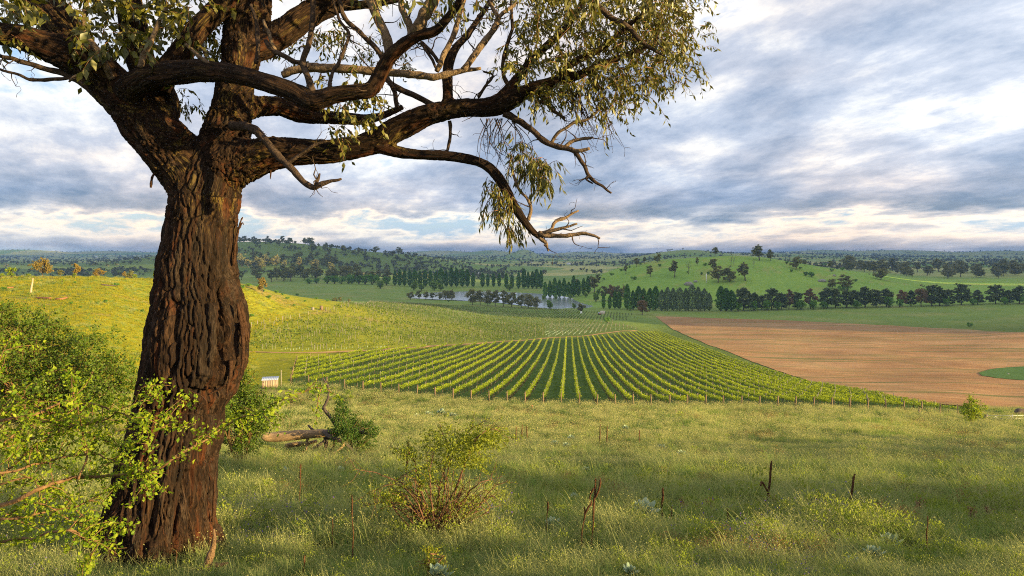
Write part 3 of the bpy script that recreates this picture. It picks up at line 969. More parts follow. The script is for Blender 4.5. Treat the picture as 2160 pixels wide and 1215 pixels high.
# ---------------------------------------------------------------- trees of the middle and far distance
M_TRUNK = pbr('tree_bark', (0.14, 0.11, 0.085), 0.95, 0.4, 3.0, spec=0.05)
M_DEADW = pbr('dead_wood', (0.19, 0.165, 0.14), 0.95, 0.4, 3.0, spec=0.05)
M_GUMLEAF = leaf_mat('gum_leaves', (0.100, 0.125, 0.045), (0.28, 0.25, 0.095), 0.3)
M_GUMBROWN = leaf_mat('rusty_gum_leaves', (0.14, 0.085, 0.045), (0.26, 0.15, 0.070), 0.25)
M_GOLDLEAF = leaf_mat('golden_gum_leaves', (0.16, 0.125, 0.022), (0.30, 0.20, 0.035), 0.3)
M_POPLAR = leaf_mat('poplar_leaves', (0.035, 0.115, 0.016), (0.11, 0.26, 0.034), 0.3)
M_SILVER = leaf_mat('silver_poplar_leaves', (0.10, 0.16, 0.085), (0.20, 0.26, 0.15), 0.28)
M_PINE = leaf_mat('pine_needles', (0.035, 0.070, 0.024), (0.12, 0.135, 0.050), 0.2)
M_BUSH = leaf_mat('bush_leaves', (0.06, 0.17, 0.018), (0.17, 0.33, 0.034), 0.38)
M_WILLOW = leaf_mat('willow_leaves', (0.09, 0.19, 0.022), (0.22, 0.32, 0.04), 0.38)
M_SPRING = leaf_mat('spring_leaves', (0.15, 0.24, 0.012), (0.34, 0.38, 0.02), 0.45)


def clump(mb, c, r, n, size, flat=0.75, **kw):
    d = rand_dirs(n)
    rad = rng.random(n) ** 0.42
    p = np.asarray(c) + d * rad[:, None] * np.asarray([r, r, r * flat])
    leaves_into(mb, p, size * rng.uniform(0.6, 1.35, n), **kw)


def gum_proto(name, seed, h, spread, mat, ncl=11, dens=95, trunk_h=0.32, leaf=0.082, open_=0.85):
    """unit: metres; a gum with bare forking limbs and separate leaf clumps"""
    global rng
    keep = rng
    rng = np.random.default_rng(seed)
    th = empty(name)
    tb, cb = MB(), MB()
    fork = np.array([rng.normal(0, .03 * h), rng.normal(0, .03 * h), h * trunk_h])
    tb.tube([[0, 0, -0.6], [fork[0] * .3, fork[1] * .3, fork[2] * 0.5], fork], [h * .034, h * .026, h * .021], 7)
    for i in range(ncl):
        a = rng.uniform(0, 2 * math.pi) + i * 2.4
        lev = (i + 0.6) / ncl
        rr = spread * (0.22 + 0.78 * math.sin(math.pi * (0.18 + 0.74 * lev))) * rng.uniform(0.45, 1.0)
        cz = h * (trunk_h + 0.06 + (0.92 - trunk_h) * lev * rng.uniform(0.86, 1.05))
        c = np.array([math.cos(a) * rr * open_, math.sin(a) * rr * open_, cz])
        mid = fork * 0.5 + c * 0.5 + np.array([0, 0, -0.04 * h]) + rng.normal(0, .02 * h, 3)
        tb.tube([fork - [0, 0, .03 * h], mid, c], [h * .014, h * .009, h * .004], 5, 3)
        r = spread * rng.uniform(0.26, 0.46)
        clump(cb, c, r, dens, h * leaf, 0.7)
        for _ in range(3):
            clump(cb, c + rng.normal(0, r * 0.75, 3) * [1, 1, .6], r * 0.45, dens // 4, h * leaf * 0.9, 0.7)
    tb.build('trunk', M_TRUNK, th)
    cb.build('crown', mat, th)
    rng = keep
    return th


def poplar_proto(name, seed, h, wdt, mat):
    global rng
    keep = rng
    rng = np.random.default_rng(seed)
    th = empty(name)
    tb, cb = MB(), MB()
    tb.tube([[0, 0, -0.6], [0, 0, h * .5], [0, 0, h * .93]], [h * .018, h * .012, h * .002], 6)
    n = 820
    z = rng.random(n) ** 0.9
    prof = np.interp(z, [0, .06, .25, .6, .85, 1], [.35, .75, 1.0, .92, .6, .10])
    bump = 1 + 0.35 * fbm(np.column_stack([z * 9, rng.uniform(0, 3, n) * 0 + seed, 0 * z]), 2)
    a = rng.uniform(0, 2 * math.pi, n)
    rr = wdt * prof * np.sqrt(rng.uniform(.2, 1, n)) * bump
    p = np.column_stack([np.cos(a) * rr, np.sin(a) * rr, h * (.07 + .93 * z)])
    d = np.column_stack([np.cos(a) * .4, np.sin(a) * .4, np.ones(n)]) + rng.normal(0, .3, (n, 3))
    d /= np.linalg.norm(d, axis=1)[:, None]
    leaves_into(cb, p, h * .062 * rng.uniform(.6, 1.4, n), dirs=d, aspect=.55)
    tb.build('trunk', M_TRUNK, th)
    cb.build('crown', mat, th)
    rng = keep
    return th


def pine_proto(name, seed, h, wdt, mat):
    global rng
    keep = rng
    rng = np.random.default_rng(seed)
    th = empty(name)
    tb, cb = MB(), MB()
    tb.tube([[0, 0, -0.6], [.02 * h, 0, h * .5], [0, 0, h * .95]], [h * .026, h * .017, h * .003], 6)
    nb = 20
    for i in range(nb):
        lev = .14 + .84 * (i / nb)
        a = i * 2.4 + rng.uniform(-.4, .4)
        ln = wdt * np.interp(lev, [.1, .3, .55, .8, 1], [.72, 1.0, .92, .62, .2]) * rng.uniform(.55, 1.15)
        s = np.array([0, 0, h * lev * .96])
        e = s + np.array([math.cos(a) * ln, math.sin(a) * ln, h * rng.uniform(.0, .10)])
        tb.tube([s, (s + e) / 2 + [0, 0, -.01 * h], e], [h * .008, h * .005, h * .002], 4)
        for f in (.5, .8, 1.0):
            clump(cb, s + (e - s) * f + rng.normal(0, .02 * h, 3), wdt * .33 * rng.uniform(.7, 1.2), 26, h * .085, .6)
    clump(cb, [0, 0, h * .97], wdt * .2, 18, h * .07, 1.2)
    tb.build('trunk', M_TRUNK, th)
    cb.build('crown', mat, th)
    rng = keep
    return th


def bush_proto(name, seed, h, wdt, mat, n=9, dens=70, leaf=.11, part='foliage'):
    global rng
    keep = rng
    rng = np.random.default_rng(seed)
    th = empty(name)
    tb, cb = MB(), MB()
    for i in range(n):
        a = rng.uniform(0, 2 * math.pi)
        rr = wdt * math.sqrt(rng.random()) * .72
        zz = h * (.28 + .55 * rng.random() * (1 - .4 * rr / wdt))
        c = np.array([math.cos(a) * rr, math.sin(a) * rr, zz])
        tb.tube([[0, 0, -.2], c * .5 + [0, 0, .05 * h], c], [h * .03, h * .02, h * .008], 5)
        clump(cb, c, wdt * rng.uniform(.28, .45), dens, h * leaf, .8)
    clump(cb, [0, 0, h * .22], wdt * .75, dens, h * leaf, .35)
    tb.build('stem', M_TRUNK, th)
    cb.build(part, mat, th)
    rng = keep
    return th


def dead_proto(name, seed, h):
    global rng
    keep = rng
    rng = np.random.default_rng(seed)
    th = empty(name)
    tb, bb = MB(), MB()
    tb.tube([[0, 0, -.6], [.02 * h, 0, h * .4], [-.03 * h, 0, h * .72]], [h * .032, h * .024, h * .014], 7)
    for i in range(9):
        z = h * rng.uniform(.35, .75)
        a = rng.uniform(0, 6.28)
        l = h * rng.uniform(.15, .36)
        s = np.array([0, 0, z])
        e = s + [math.cos(a) * l * .8, math.sin(a) * l * .8, l * rng.uniform(.5, 1)]
        m_ = (s + e) / 2 + rng.normal(0, .03 * h, 3)
        bb.tube([s, m_, e], [h * .012, h * .008, h * .003], 5, 3)
        for _ in range(3):
            e2 = m_ + (e - m_) * rng.random() + rng.normal(0, .09 * h, 3) + [0, 0, .05 * h]
            bb.tube([m_ + (e - m_) * .4, e2], [h * .005, h * .002], 4)
    tb.build('trunk', M_DEADW, th)
    bb.build('branches', M_DEADW, th)
    rng = keep
    return th


H0 = 10.0      # every proto is 10 m tall
protos = {
    'gum': [gum_proto('gum_tree', 20 + i, H0, s, M_GUMLEAF, ncl=n, trunk_h=t) for i, (s, n, t) in enumerate([(4.2, 12, .20), (3.6, 11, .24), (5.0, 14, .18), (3.3, 10, .28), (4.6, 13, .18)])],
    'tallgum': [gum_proto('gum_tree', 40 + i, H0, s, M_GUMLEAF, ncl=n, trunk_h=t) for i, (s, n, t) in enumerate([(2.8, 10, .30), (2.5, 9, .34), (3.1, 12, .28)])],
    'rusty': [gum_proto('gum_tree', 50 + i, H0, s, M_GUMBROWN, ncl=12, trunk_h=.2) for i, s in enumerate([4.3, 3.0])],
    'gold': [gum_proto('gum_tree', 60 + i, H0, s, M_GOLDLEAF, ncl=14, trunk_h=.24, dens=80) for i, s in enumerate([5.6, 3.6])],
    'poplar': [poplar_proto('poplar_tree', 70 + i, H0, w_, M_POPLAR) for i, w_ in enumerate([1.15, 1.35, 1.0])],
    'silver': [poplar_proto('poplar_tree', 80 + i, H0, w_, M_SILVER) for i, w_ in enumerate([1.7, 1.45])],
    'pine': [pine_proto('pine_tree', 90 + i, H0, w_, M_PINE) for i, w_ in enumerate([3.3, 2.8, 3.8])],
    'bush': [bush_proto('shrub', 100 + i, H0, w_, M_BUSH) for i, w_ in enumerate([5.5, 7.0, 4.6])],
    'willow': [bush_proto('willow_tree', 110 + i, H0, w_, M_WILLOW, n=12, part='crown') for i, w_ in enumerate([5.0, 4.0])],
    'spring': [bush_proto('shrub', 120 + i, H0, w_, M_SPRING, n=12, leaf=.09) for i, w_ in enumerate([4.6, 5.5])],
    'dead': [dead_proto('dead_tree', 130 + i, H0) for i in range(2)],
}
CAT = {'gum': 'tree', 'tallgum': 'tree', 'rusty': 'tree', 'gold': 'tree', 'poplar': 'tree', 'silver': 'tree', 'pine': 'tree', 'bush': 'shrub', 'willow': 'tree', 'spring': 'shrub', 'dead': 'tree'}
used_proto = set()
WIDER = {'poplar': 1.55, 'silver': 1.3, 'pine': 1.3, 'gum': 1.25, 'tallgum': 1.3, 'rusty': 1.15}


def plant(kind, px, y_base, h_px, label, group=None, Y=None, wide=1.0, cat=None, var=None):
    """a tree whose foot is seen at (px, y_base) and whose crown reaches h_px above it"""
    pl_ = protos[kind]
    i = rng.integers(len(pl_)) if var is None else var
    p = at_dist(px, Y) if Y else hit(px, y_base, 6)
    hm = h_px / F * p[1] * (rng.uniform(.84, 1.12) if kind in ('poplar', 'silver', 'pine') else 1.0)
    wide = wide * WIDER.get(kind, 1.0)
    s = hm / H0
    src = pl_[i]
    if (kind, i) in used_proto:
        o = copy_thing(src, tuple(p), rng.uniform(0, 6.28), (s * wide, s * wide, s))
        if 'group' in o.keys() and not group: del o['group']
    else:
        used_proto.add((kind, i))
        o = src
        o.location = tuple(p)
        o.rotation_euler = (0, 0, rng.uniform(0, 6.28))
        o.scale = (s * wide, s * wide, s)
    tag(o, label, cat or CAT[kind], group)
    return o


def row_of(items, fmt, group, side='left', **kw):
    """items sorted left to right: (kind, px, base, height, wide)"""
    items = sorted(items, key=lambda a: a[1])
    for i, (kind, px, yb, hp, wd) in enumerate(items):
        plant(kind, px, yb, hp, fmt.format(ORD[i] if i < len(ORD) else ORD[-1]), group, wide=wd, **kw)


# -- wind break along the right of the valley
wb = [('pine', 1568, 655, 43, .9), ('pine', 1592, 654, 38, .9), ('pine', 1606, 653, 34, .8), ('pine', 1628, 653, 40, .9), ('pine', 1648, 653, 36, .9),
      ('rusty', 1664, 652, 42, .75), ('pine', 1682, 652, 38, .9), ('rusty', 1710, 651, 43, .9), ('pine', 1746, 650, 40, 1.1), ('pine', 1762, 650, 36, .8),
      ('pine', 1786, 650, 42, 1.1), ('pine', 1803, 649, 38, .9), ('pine', 1825, 649, 44, 1.0), ('pine', 1848, 648, 40, 1.0), ('pine', 1870, 647, 34, 1.0),
      ('rusty', 1903, 647, 36, .9), ('pine', 1922, 646, 36, .9), ('rusty', 1943, 646, 38, .8), ('pine', 1965, 645, 40, 1.0), ('pine', 1982, 645, 36, .9),
      ('pine', 2028, 643, 41, 1.0), ('pine', 2062, 642, 36, 1.1), ('pine', 2100, 641, 38, 1.0), ('pine', 2126, 641, 34, 1.0), ('pine', 2150, 640, 38, 1.0), ('pine', 2176, 640, 36, 1.0),
      ('pine', 2204, 639, 38, 1.0), ('pine', 2236, 639, 36, 1.0)]
wbp = [a for a in wb if a[0] == 'pine']; wbr = [a for a in wb if a[0] == 'rusty']
row_of(wbp, 'dark green pine in the windbreak beyond the brown paddock, {} from the left', 'pines of the windbreak')
row_of(wbr, 'rusty brown tree among the windbreak pines, {} rusty one from the left', 'rusty trees of the windbreak')
row_of([('bush', 1557, 657, 25, .7), ('bush', 1590, 656, 30, .7), ('bush', 1618, 655, 29, .7), ('bush', 1640, 655, 26, .7), ('bush', 1690, 654, 26, .7), ('bush', 1716, 653, 27, .7),
        ('bush', 1738, 652, 24, .7), ('bush', 1808, 651, 22, .6), ('bush', 1876, 649, 30, .75), ('bush', 1898, 649, 24, .7), ('bush', 1996, 646, 24, .7), ('bush', 2052, 644, 18, .7), ('bush', 2120, 643, 22, .7), ('bush', 2165, 642, 24, .7)],
       'bright green bushy tree fronting the windbreak pines, {} from the left', 'bushy trees in front of the windbreak pines')
row_of([('poplar', 1521, 656, 47, 1.3), ('poplar', 1532, 656, 48, 1.4), ('poplar', 1543, 656, 46, 1.4)], 'broad dark poplar at the left end of the windbreak, {} of its clump', 'broad poplars at the end of the windbreak')
plant('pine', 2000, 645, 32, 'short broad pine standing in the gap near the right end of the windbreak', None, wide=1.1)
# -- poplars beside the dam
row_of([('poplar', 1286, 652, 31, .8), ('poplar', 1297, 652, 35, .8), ('poplar', 1306, 652, 33, .8), ('poplar', 1323, 653, 48, .8), ('poplar', 1335, 653, 45, .9), ('poplar', 1347, 653, 47, .9),
        ('poplar', 1358, 653, 49, .9), ('poplar', 1371, 653, 49, .9), ('poplar', 1383, 654, 48, .9), ('poplar', 1273, 651, 30, .7)],
       'narrow dark green poplar right of the dam, {} from the left', 'poplars at the right end of the dam')
row_of([('silver', x, 656, h, 1.0) for x, h in [(1396, 50), (1408, 52), (1420, 51), (1434, 50), (1447, 51), (1460, 49), (1473, 47), (1486, 45), (1496, 42)]],
       'silvery poplar between the dark poplars and the windbreak, {} from the left', 'silvery poplars')
row_of([('poplar', x, 636, h, .9) for x, h in [(1150, 40), (1160, 38), (1170, 41), (1180, 39), (1190, 40), (1200, 38), (1210, 40), (1220, 39), (1231, 36), (1241, 34)]],
       'dark poplar behind the right half of the dam, {} from the left', 'poplars behind the right half of the dam', Y=905)
row_of([('poplar', x, 624, h, .85) for x, h in [(1105, 38), (1114, 40), (1123, 39), (1132, 37), (1141, 38), (1094, 32), (1080, 28), (1068, 30)]],
       'dark poplar behind the middle of the dam, {} from the left', 'poplars behind the middle of the dam', Y=1130)
row_of([('poplar', x, 613, h, .9) for x, h in [(833, 30), (843, 34), (853, 35), (864, 37), (875, 36), (886, 37), (897, 36), (908, 38), (919, 37), (930, 38), (941, 37), (952, 38), (963, 37), (975, 36), (986, 34), (998, 33), (1018, 30), (1029, 28), (1041, 31), (1053, 29)]],
       'tall dark poplar behind the left end of the dam, {} from the left', 'poplars behind the left end of the dam', Y=1190)
row_of([('willow', 803, 617, 24, .9), ('willow', 873, 618, 26, .9), ('willow', 889, 618, 20, .9), ('willow', 916, 618, 27, .9), ('willow', 1075, 620, 18, .9), ('willow', 930, 618, 20, .9)],
       'round green willow fronting the poplars behind the dam, {} from the left', 'willows behind the dam', Y=1075)
row_of([('bush', 652, 601, 14, 1), ('bush', 668, 603, 16, 1), ('bush', 690, 603, 22, .9), ('bush', 705, 603, 24, .9), ('bush', 720, 604, 20, 1), ('bush', 742, 606, 18, 1), ('bush', 757, 608, 25, .8), ('bush', 770, 609, 27, .8), ('bush', 785, 610, 28, .8), ('bush', 815, 612, 26, .8), ('bush', 735, 606, 26, .8)],
       'dark bushy tree across the paddock left of the dam, {} from the left', 'bushy trees left of the dam', Y=1180)
row_of([('gum', 866, 632, 17, 1), ('gum', 884, 633, 20, 1), ('gum', 898, 633, 18, 1), ('gum', 912, 633, 16, 1), ('gum', 926, 633, 15, 1), ('gum', 941, 633, 19, 1), ('gum', 953, 633, 20, .9)],
       'grey green gum on the near left bank of the dam, {} from the left', 'gums on the near bank left')
row_of([('gum', 997, 643, 31, .75), ('gum', 1013, 644, 32, .75), ('gum', 1029, 645, 30, .75), ('gum', 1045, 646, 32, .75), ('gum', 1062, 647, 33, .8), ('gum', 1079, 648, 32, .8), ('gum', 1100, 649, 28, .8), ('gum', 1115, 650, 27, .8), ('gum', 1130, 651, 23, .8)],
       'grey brown gum in the belt hiding the middle of the dam, {} from the left', 'gums in front of the middle of the dam')
row_of([('willow', x, 0, h_, .8) for x, h_ in [(1085, 13), (1122, 12), (1147, 15), (1172, 13), (1203, 14), (1236, 15), (1262, 17), (1030, 11), (1004, 12)]], 'low light green willow on the far bank, {} from the left', 'willows along the far bank', Y=865)
row_of([('bush', x, 0, h_, .7) for x, h_ in [(1330, 13), (1352, 14), (1378, 12), (1403, 15), (1428, 13), (1452, 16), (1478, 18)]], 'low green bush at the foot of the poplars, {} from the left', 'bushes at the foot of the poplars', Y=684)
plant('willow', 1160, 652, 25, 'bright green willow at the right end of the gum belt on the near bank', wide=.8)
plant('willow', 1211, 651, 15, 'low bright green willow on the near bank beside the open water', wide=.9)
plant('gum', 1226, 660, 20, 'small dark round tree above the white tank near the water', wide=.9)
plant('bush', 1281, 681, 16, 'single dark green round bush at the corner of the guarded young vines', wide=.75)
plant('rusty', 1355, 664, 31, 'round red brown tree at the top corner of the brown paddock', wide=.85, var=0)
plant('bush', 2044, 690, 13, 'single small round bush in the green paddock above the stubble', wide=.8)
plant('gum', 1254, 640, 32, 'large dark round gum above the poplars at the right of the dam', Y=900, wide=.9)
plant('willow', 1257, 640, 26, 'bright willow on the far bank at the right of the dam', Y=800, wide=.7)
row_of([('rusty', 1289, 640, 34, .8), ('gum', 1274, 640, 32, .8), ('gum', 1302, 640, 28, .8), ('gum', 1314, 640, 26, .8)], 'brownish tree behind small poplars right of the dam, {} from the left', 'brownish trees right of the dam', Y=800)
row_of([('gum', 706, 634, 10, 1.1), ('gum', 718, 635, 13, 1.1), ('gum', 736, 637, 11, 1.0), ('bush', 768, 637, 7, 1.0)], 'small dark shrubby tree just beyond the sunlit hump, {} from the left', 'small trees beyond the hump', Y=470)
plant('bush', 946, 637, 6, 'tiny bright green bush on the near bank left of the gum belt', wide=.9)
# -- trees scattered over the right hill
hillg = [('gum', 1342, 563, 19, .9), ('gum', 1372, 583, 22, .8), ('gum', 1387, 553, 16, .9), ('tallgum', 1423, 585, 34, .9), ('gum', 1471, 560, 16, .6),
         ('gum', 1506, 573, 27, 1.0), ('gum', 1515, 596, 33, .9), ('gum', 1538, 595, 28, 1.0), ('tallgum', 1572, 592, 36, 1.0), ('gum', 1679, 568, 25, .8), ('tallgum', 1698, 560, 12, 1.0),
         ('gum', 1751, 566, 16, 1.1), ('gum', 1781, 613, 32, 1.0), ('gum', 1755, 609, 19, .9), ('gum', 1858, 590, 23, 1.1), ('tallgum', 1360, 556, 14, .9), ('tallgum', 1320, 578, 18, .9), ('gum', 1249, 600, 16, 1), ('gum', 1262, 596, 18, 1), ('gum', 1218, 604, 15, 1)]
row_of(hillg, 'gum scattered on the green right hillside, {} gum from the left', 'gums on the right hillside')
plant('gum', 1508, 545, 20, 'round gum on the crest of the right hill, leftmost of the big crest trees', Y=1055, wide=.95)
plant('tallgum', 1602, 562, 31, 'tallest dark gum on the crest of the right hill', None, Y=985, wide=1.15)
plant('gum', 1625, 556, 22, 'gum just right of the tallest tree on the crest of the right hill', Y=1000, wide=.8)
row_of([('dead', 1453, 578, 28, 1), ('dead', 1542, 563, 24, .8), ('dead', 1548, 560, 20, .8), ('dead', 1566, 573, 22, .8), ('dead', 1590, 566, 18, .8)], 'bare dead tree on the right hillside, {} bare one from the left', 'dead trees on the right hillside')
row_of([('bush', 1338, 590, 9, 1.3), ('bush', 1487, 561, 8, 1), ('bush', 1480, 580, 8, 1), ('bush', 1494, 579, 8, 1), ('bush', 1660, 556, 7, 1), ('bush', 1670, 574, 8, 1), ('bush', 1700, 582, 12, 1), ('bush', 1712, 585, 16, .9), ('bush', 1722, 560, 7, 1), ('bush', 1740, 562, 9, 1), ('bush', 1754, 573, 8, 1), ('bush', 1777, 570, 8, 1), ('bush', 1776, 613, 14, .9), ('bush', 1788, 612, 15, .9), ('bush', 1805, 594, 8, 1), ('bush', 1392, 562, 8, 1.2), ('bush', 1366, 566, 6, 1.3), ('bush', 1328, 565, 6, 1.2), ('bush', 1310, 572, 7, 1.2), ('bush', 1290, 581, 7, 1.2), ('bush', 1450, 575, 5, 1), ('bush', 1350, 559, 6, 1), ('bush', 1274, 590, 6, 1), ('bush', 1688, 567, 6, 1.3)],
       'dark green bush dotted on the right hillside, {} bush from the left', 'bushes on the right hillside')
# -- band of gums across the flat behind the right hill
bx_ = np.sort(rng.uniform(1790, 2230, 46))
for i, x in enumerate(bx_):
    plant(str(rng.choice(['gum', 'gum', 'tallgum'])), x, 0, rng.uniform(15, 27), f'grey gum in the long band behind the right hill, {ORD[i]} from the left', 'gums in the band behind the right hill', Y=rng.uniform(1350, 1800), wide=1.05)
# -- gums on the slopes left of the dam
gl = np.sort(np.concatenate([rng.uniform(505, 830, 30)]))
for i, x in enumerate(gl):
    plant(str(rng.choice(['gum', 'gum', 'tallgum'])), x, 0, rng.uniform(18, 30), f'brown grey gum along the foot of the left hills, {ORD[i]} from the left', 'gums along the foot of the left hills', Y=rng.uniform(1220, 1420), wide=1.0)
go_ = np.sort(rng.uniform(498, 740, 34))
for i, x in enumerate(go_):
    plant(str(rng.choice(['gum', 'tallgum', 'gum'])), x, 0, rng.uniform(13, 24), f'gum catching the sun on the lower left hillside, {ORD[i]} from the left', 'gums catching sun on the left hillside', Y=rng.uniform(1650, 1850), wide=1.0)
gw = np.sort(rng.uniform(495, 880, 48))
for i, x in enumerate(gw):
    Yw = rng.uniform(1950, 2550)
    plant(str(rng.choice(['gum', 'gum', 'tallgum'])), x, 0, rng.uniform(8, 15), f'dark gum on the upper left hill, {ORD[i]} from the left', 'gums on the upper left hill', Y=Yw, wide=1.1)
# -- on the sunlit hump
plant('spring', 24, 583, 27, 'bright yellow green bushy tree at the left edge of the sunlit hump', wide=.95, Y=255)
plant('gold', 90, 583, 36, 'broad golden gum on the crest of the sunlit hump', wide=1.0, Y=262, var=0)
plant('gold', 161, 584, 27, 'rounded olive gum right of the broad golden gum on the hump', wide=.9, Y=268, var=1)
plant('spring', 158, 584, 12, 'bright low bush at the foot of the rounded olive gum', wide=1.0, Y=256)
plant('spring', 59, 584, 12, 'bright green bush left of the broad golden gum', wide=1.1, Y=252)
plant('spring', 132, 592, 12, 'bright bush on the hump below and right of the golden gum', wide=.9, Y=235)
plant('gum', 128, 584, 15, 'brownish gum behind the hump between the golden and the olive gum', wide=1.2, Y=300)
plant('gold', 207, 582, 18, 'orange gum pair peeping over the hump crest left of the trunk', wide=1.2, Y=300)
plant('spring', 286, 582, 12, 'bright bush on the hump crest nearest the big trunk', wide=1.0, Y=285)
plant('gold', 262, 582, 14, 'thin golden bush on the hump crest beside the bright one', wide=.9, Y=288)
plant('gum', 274, 584, 18, 'brown gum behind the bright crest bushes', wide=.9, Y=330)
plant('spring', 331, 588, 20, 'bright bush showing at the left edge of the big trunk', wide=.7, Y=292)
plant('spring', 2, 584, 14, 'bright bush cut by the left edge of the hump crest', wide=.9, Y=250)
plant('gold', 553, 608, 35, 'slender orange sunlit tree right of the big trunk on the hump', wide=.75, Y=322, var=1)
lowb = [(158, 597, 7), (205, 643, 9), (222, 641, 10), (150, 643, 8), (170, 651, 7), (300, 660, 8), (265, 609, 5), (583, 618, 8), (530, 670, 8), (567, 629, 8), (643, 637, 6), (627, 624, 6), (606, 632, 7), (556, 616, 7), (668, 632, 6), (690, 636, 6), (512, 610, 12), (525, 604, 9), (40, 590, 6), (8, 612, 9), (60, 620, 5), (245, 603, 9), (620, 646, 6), (545, 606, 9), (596, 622, 6)]
lowb.sort()
for i, (x, y, h) in enumerate(lowb):
    plant('bush', x, y, h, f'low dark green shrub on the sunlit hump, {ORD[i]} from the left', 'low shrubs on the sunlit hump', wide=1.1)

# -- far woods: thousands of crowns that read as one mass
fw = MB()
N = 20000
fx = rng.uniform(-250, 2420, N)
fY = np.exp(rng.uniform(math.log(1500), math.log(13500), N))
dn = fbm(np.column_stack([(fx - HX) / F * fY / 900, fY / 330, 0 * fx]), 3)
keepm = (dn > 0.08) | (rng.random(N) < 0.05)
hillwood = (fx > 480) & (fx < 800) & (fY > 1850) & (fY < 2500)
keepm = np.where(hillwood, fbm(np.column_stack([(fx - HX) / F * fY / 160, fY / 160, 0 * fx]), 3) > -0.05, keepm)
keepm &= ~((fx > 1150) & (fx < 1560) & (fY > 3200) & (fY < 4200) & (rng.random(N) < 0.75))
fx, fY = fx[keepm], fY[keepm]
fX = (fx - HX) / F * fY
fz = ground_z(fX, fY)
sz = rng.uniform(7, 14, len(fX)) * np.where(fY > 5000, 1.5, 1.0)
for j in range(11):
    n = len(fX)
    off = rand_dirs(n) * (rng.random(n) ** .5)[:, None] * np.column_stack([sz * .55, sz * .55, sz * .36])
    pc = np.column_stack([fX, fY, fz + sz * .55]) + off
    leaves_into(fw, pc, sz * rng.uniform(.35, .6, n), aspect=.9)
M_FAR = leaf_mat('far_wood_leaves', (0.050, 0.062, 0.034), (0.115, 0.105, 0.060), 0.1, hue_rnd=False)
tag(fw.build('far_woods', M_FAR), 'dark scattered woods and tree belts across the far plain and hills', 'woods', kind='stuff')
# ---------------------------------------------------------------- the old gum in the foreground
def bark_mat():
    m, t, out = new_mat('rough_bark')
    q = t.new('ShaderNodeAttribute', attribute_name='bq').outputs['Vector']
    rg = t.new('ShaderNodeAttribute', attribute_name='ridge').outputs['Fac']
    lf = t.new('ShaderNodeAttribute', attribute_name='lichen').outputs['Fac']
    f1 = t.noise(q, 26.0, 6, 0.65)
    f2 = t.noise(q, 7.0, 5, 0.6)
    f3 = t.noise(q, 90.0, 4, 0.6)
    base = t.ramp(t.math('ADD', t.math('MULTIPLY', f1, 0.6), t.math('MULTIPLY', f3, 0.4)),
                  [(0.36, (0.006, 0.004, 0.003)), (0.5, (0.018, 0.009, 0.0055)), (0.62, (0.066, 0.034, 0.018))])
    red = t.ramp(f2, [(0.55, 0.0), (0.66, 0.62)])
    base = t.mix(red, base, (0.115, 0.034, 0.011))
    char = t.ramp(t.noise(q, 3.1, 4, 0.6), [(0.50, 0.0), (0.62, 0.6)])
    base = t.mix(char, base, (0.014, 0.010, 0.008))
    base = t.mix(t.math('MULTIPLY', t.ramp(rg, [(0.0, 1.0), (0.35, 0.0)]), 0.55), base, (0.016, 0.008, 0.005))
    grey = t.ramp(t.noise(q, 5.3, 6, 0.7), [(0.52, 0.0), (0.63, 0.8)])
    base = t.mix(t.math('MULTIPLY', grey, t.ramp(f3, [(0.40, 0.0), (0.60, 1.0)])), base, (0.068, 0.047, 0.034))
    lich = t.math('MULTIPLY', t.ramp(t.math('ADD', t.math('MULTIPLY', t.noise(q, 11.0, 5, 0.7), 0.6), t.math('MULTIPLY', f3, 0.4)), [(0.53, 0.0), (0.59, 0.85)]), lf)
    base = t.mix(lich, base, (0.20, 0.135, 0.03))
    b = t.new('ShaderNodeBsdfPrincipled', {'Base Color': base, 'Roughness': 0.9})
    b.inputs['Specular IOR Level'].default_value = 0.15
    h = t.math('ADD', t.math('MULTIPLY', f1, 0.7), t.math('MULTIPLY', f3, 0.35))
    bn = t.new('ShaderNodeBump', {'Height': h, 'Strength': 1.0, 'Distance': 0.06})
    t.l.new(bn.outputs[0], b.inputs['Normal'])
    t.l.new(b.outputs[0], out.inputs[0])
    return m


M_BARK = bark_mat()
M_DEADBR = pbr('bleached_branch', (0.20, 0.135, 0.085), 0.85, 0.55, 14.0, bump=0.7, bscale=45, spec=0.15, stretch=(1, 1, 1))
M_DARKBR = pbr('dark_branch', (0.075, 0.050, 0.037), 0.9, 0.5, 14.0, bump=0.7, bscale=45, spec=0.1)
M_STRIP = pbr('loose_bark', (0.07, 0.036, 0.022), 0.95, 0.5, 22.0, bump=0.8, bscale=60, spec=0.05)
M_TWIG = pbr('red_twig', (0.23, 0.115, 0.06), 0.8, 0.4, 20.0, spec=0.15)
M_EUC = leaf_mat('eucalypt_leaves', (0.038, 0.052, 0.008), (0.175, 0.155, 0.024), 0.28, rough=0.42, spec=0.45)

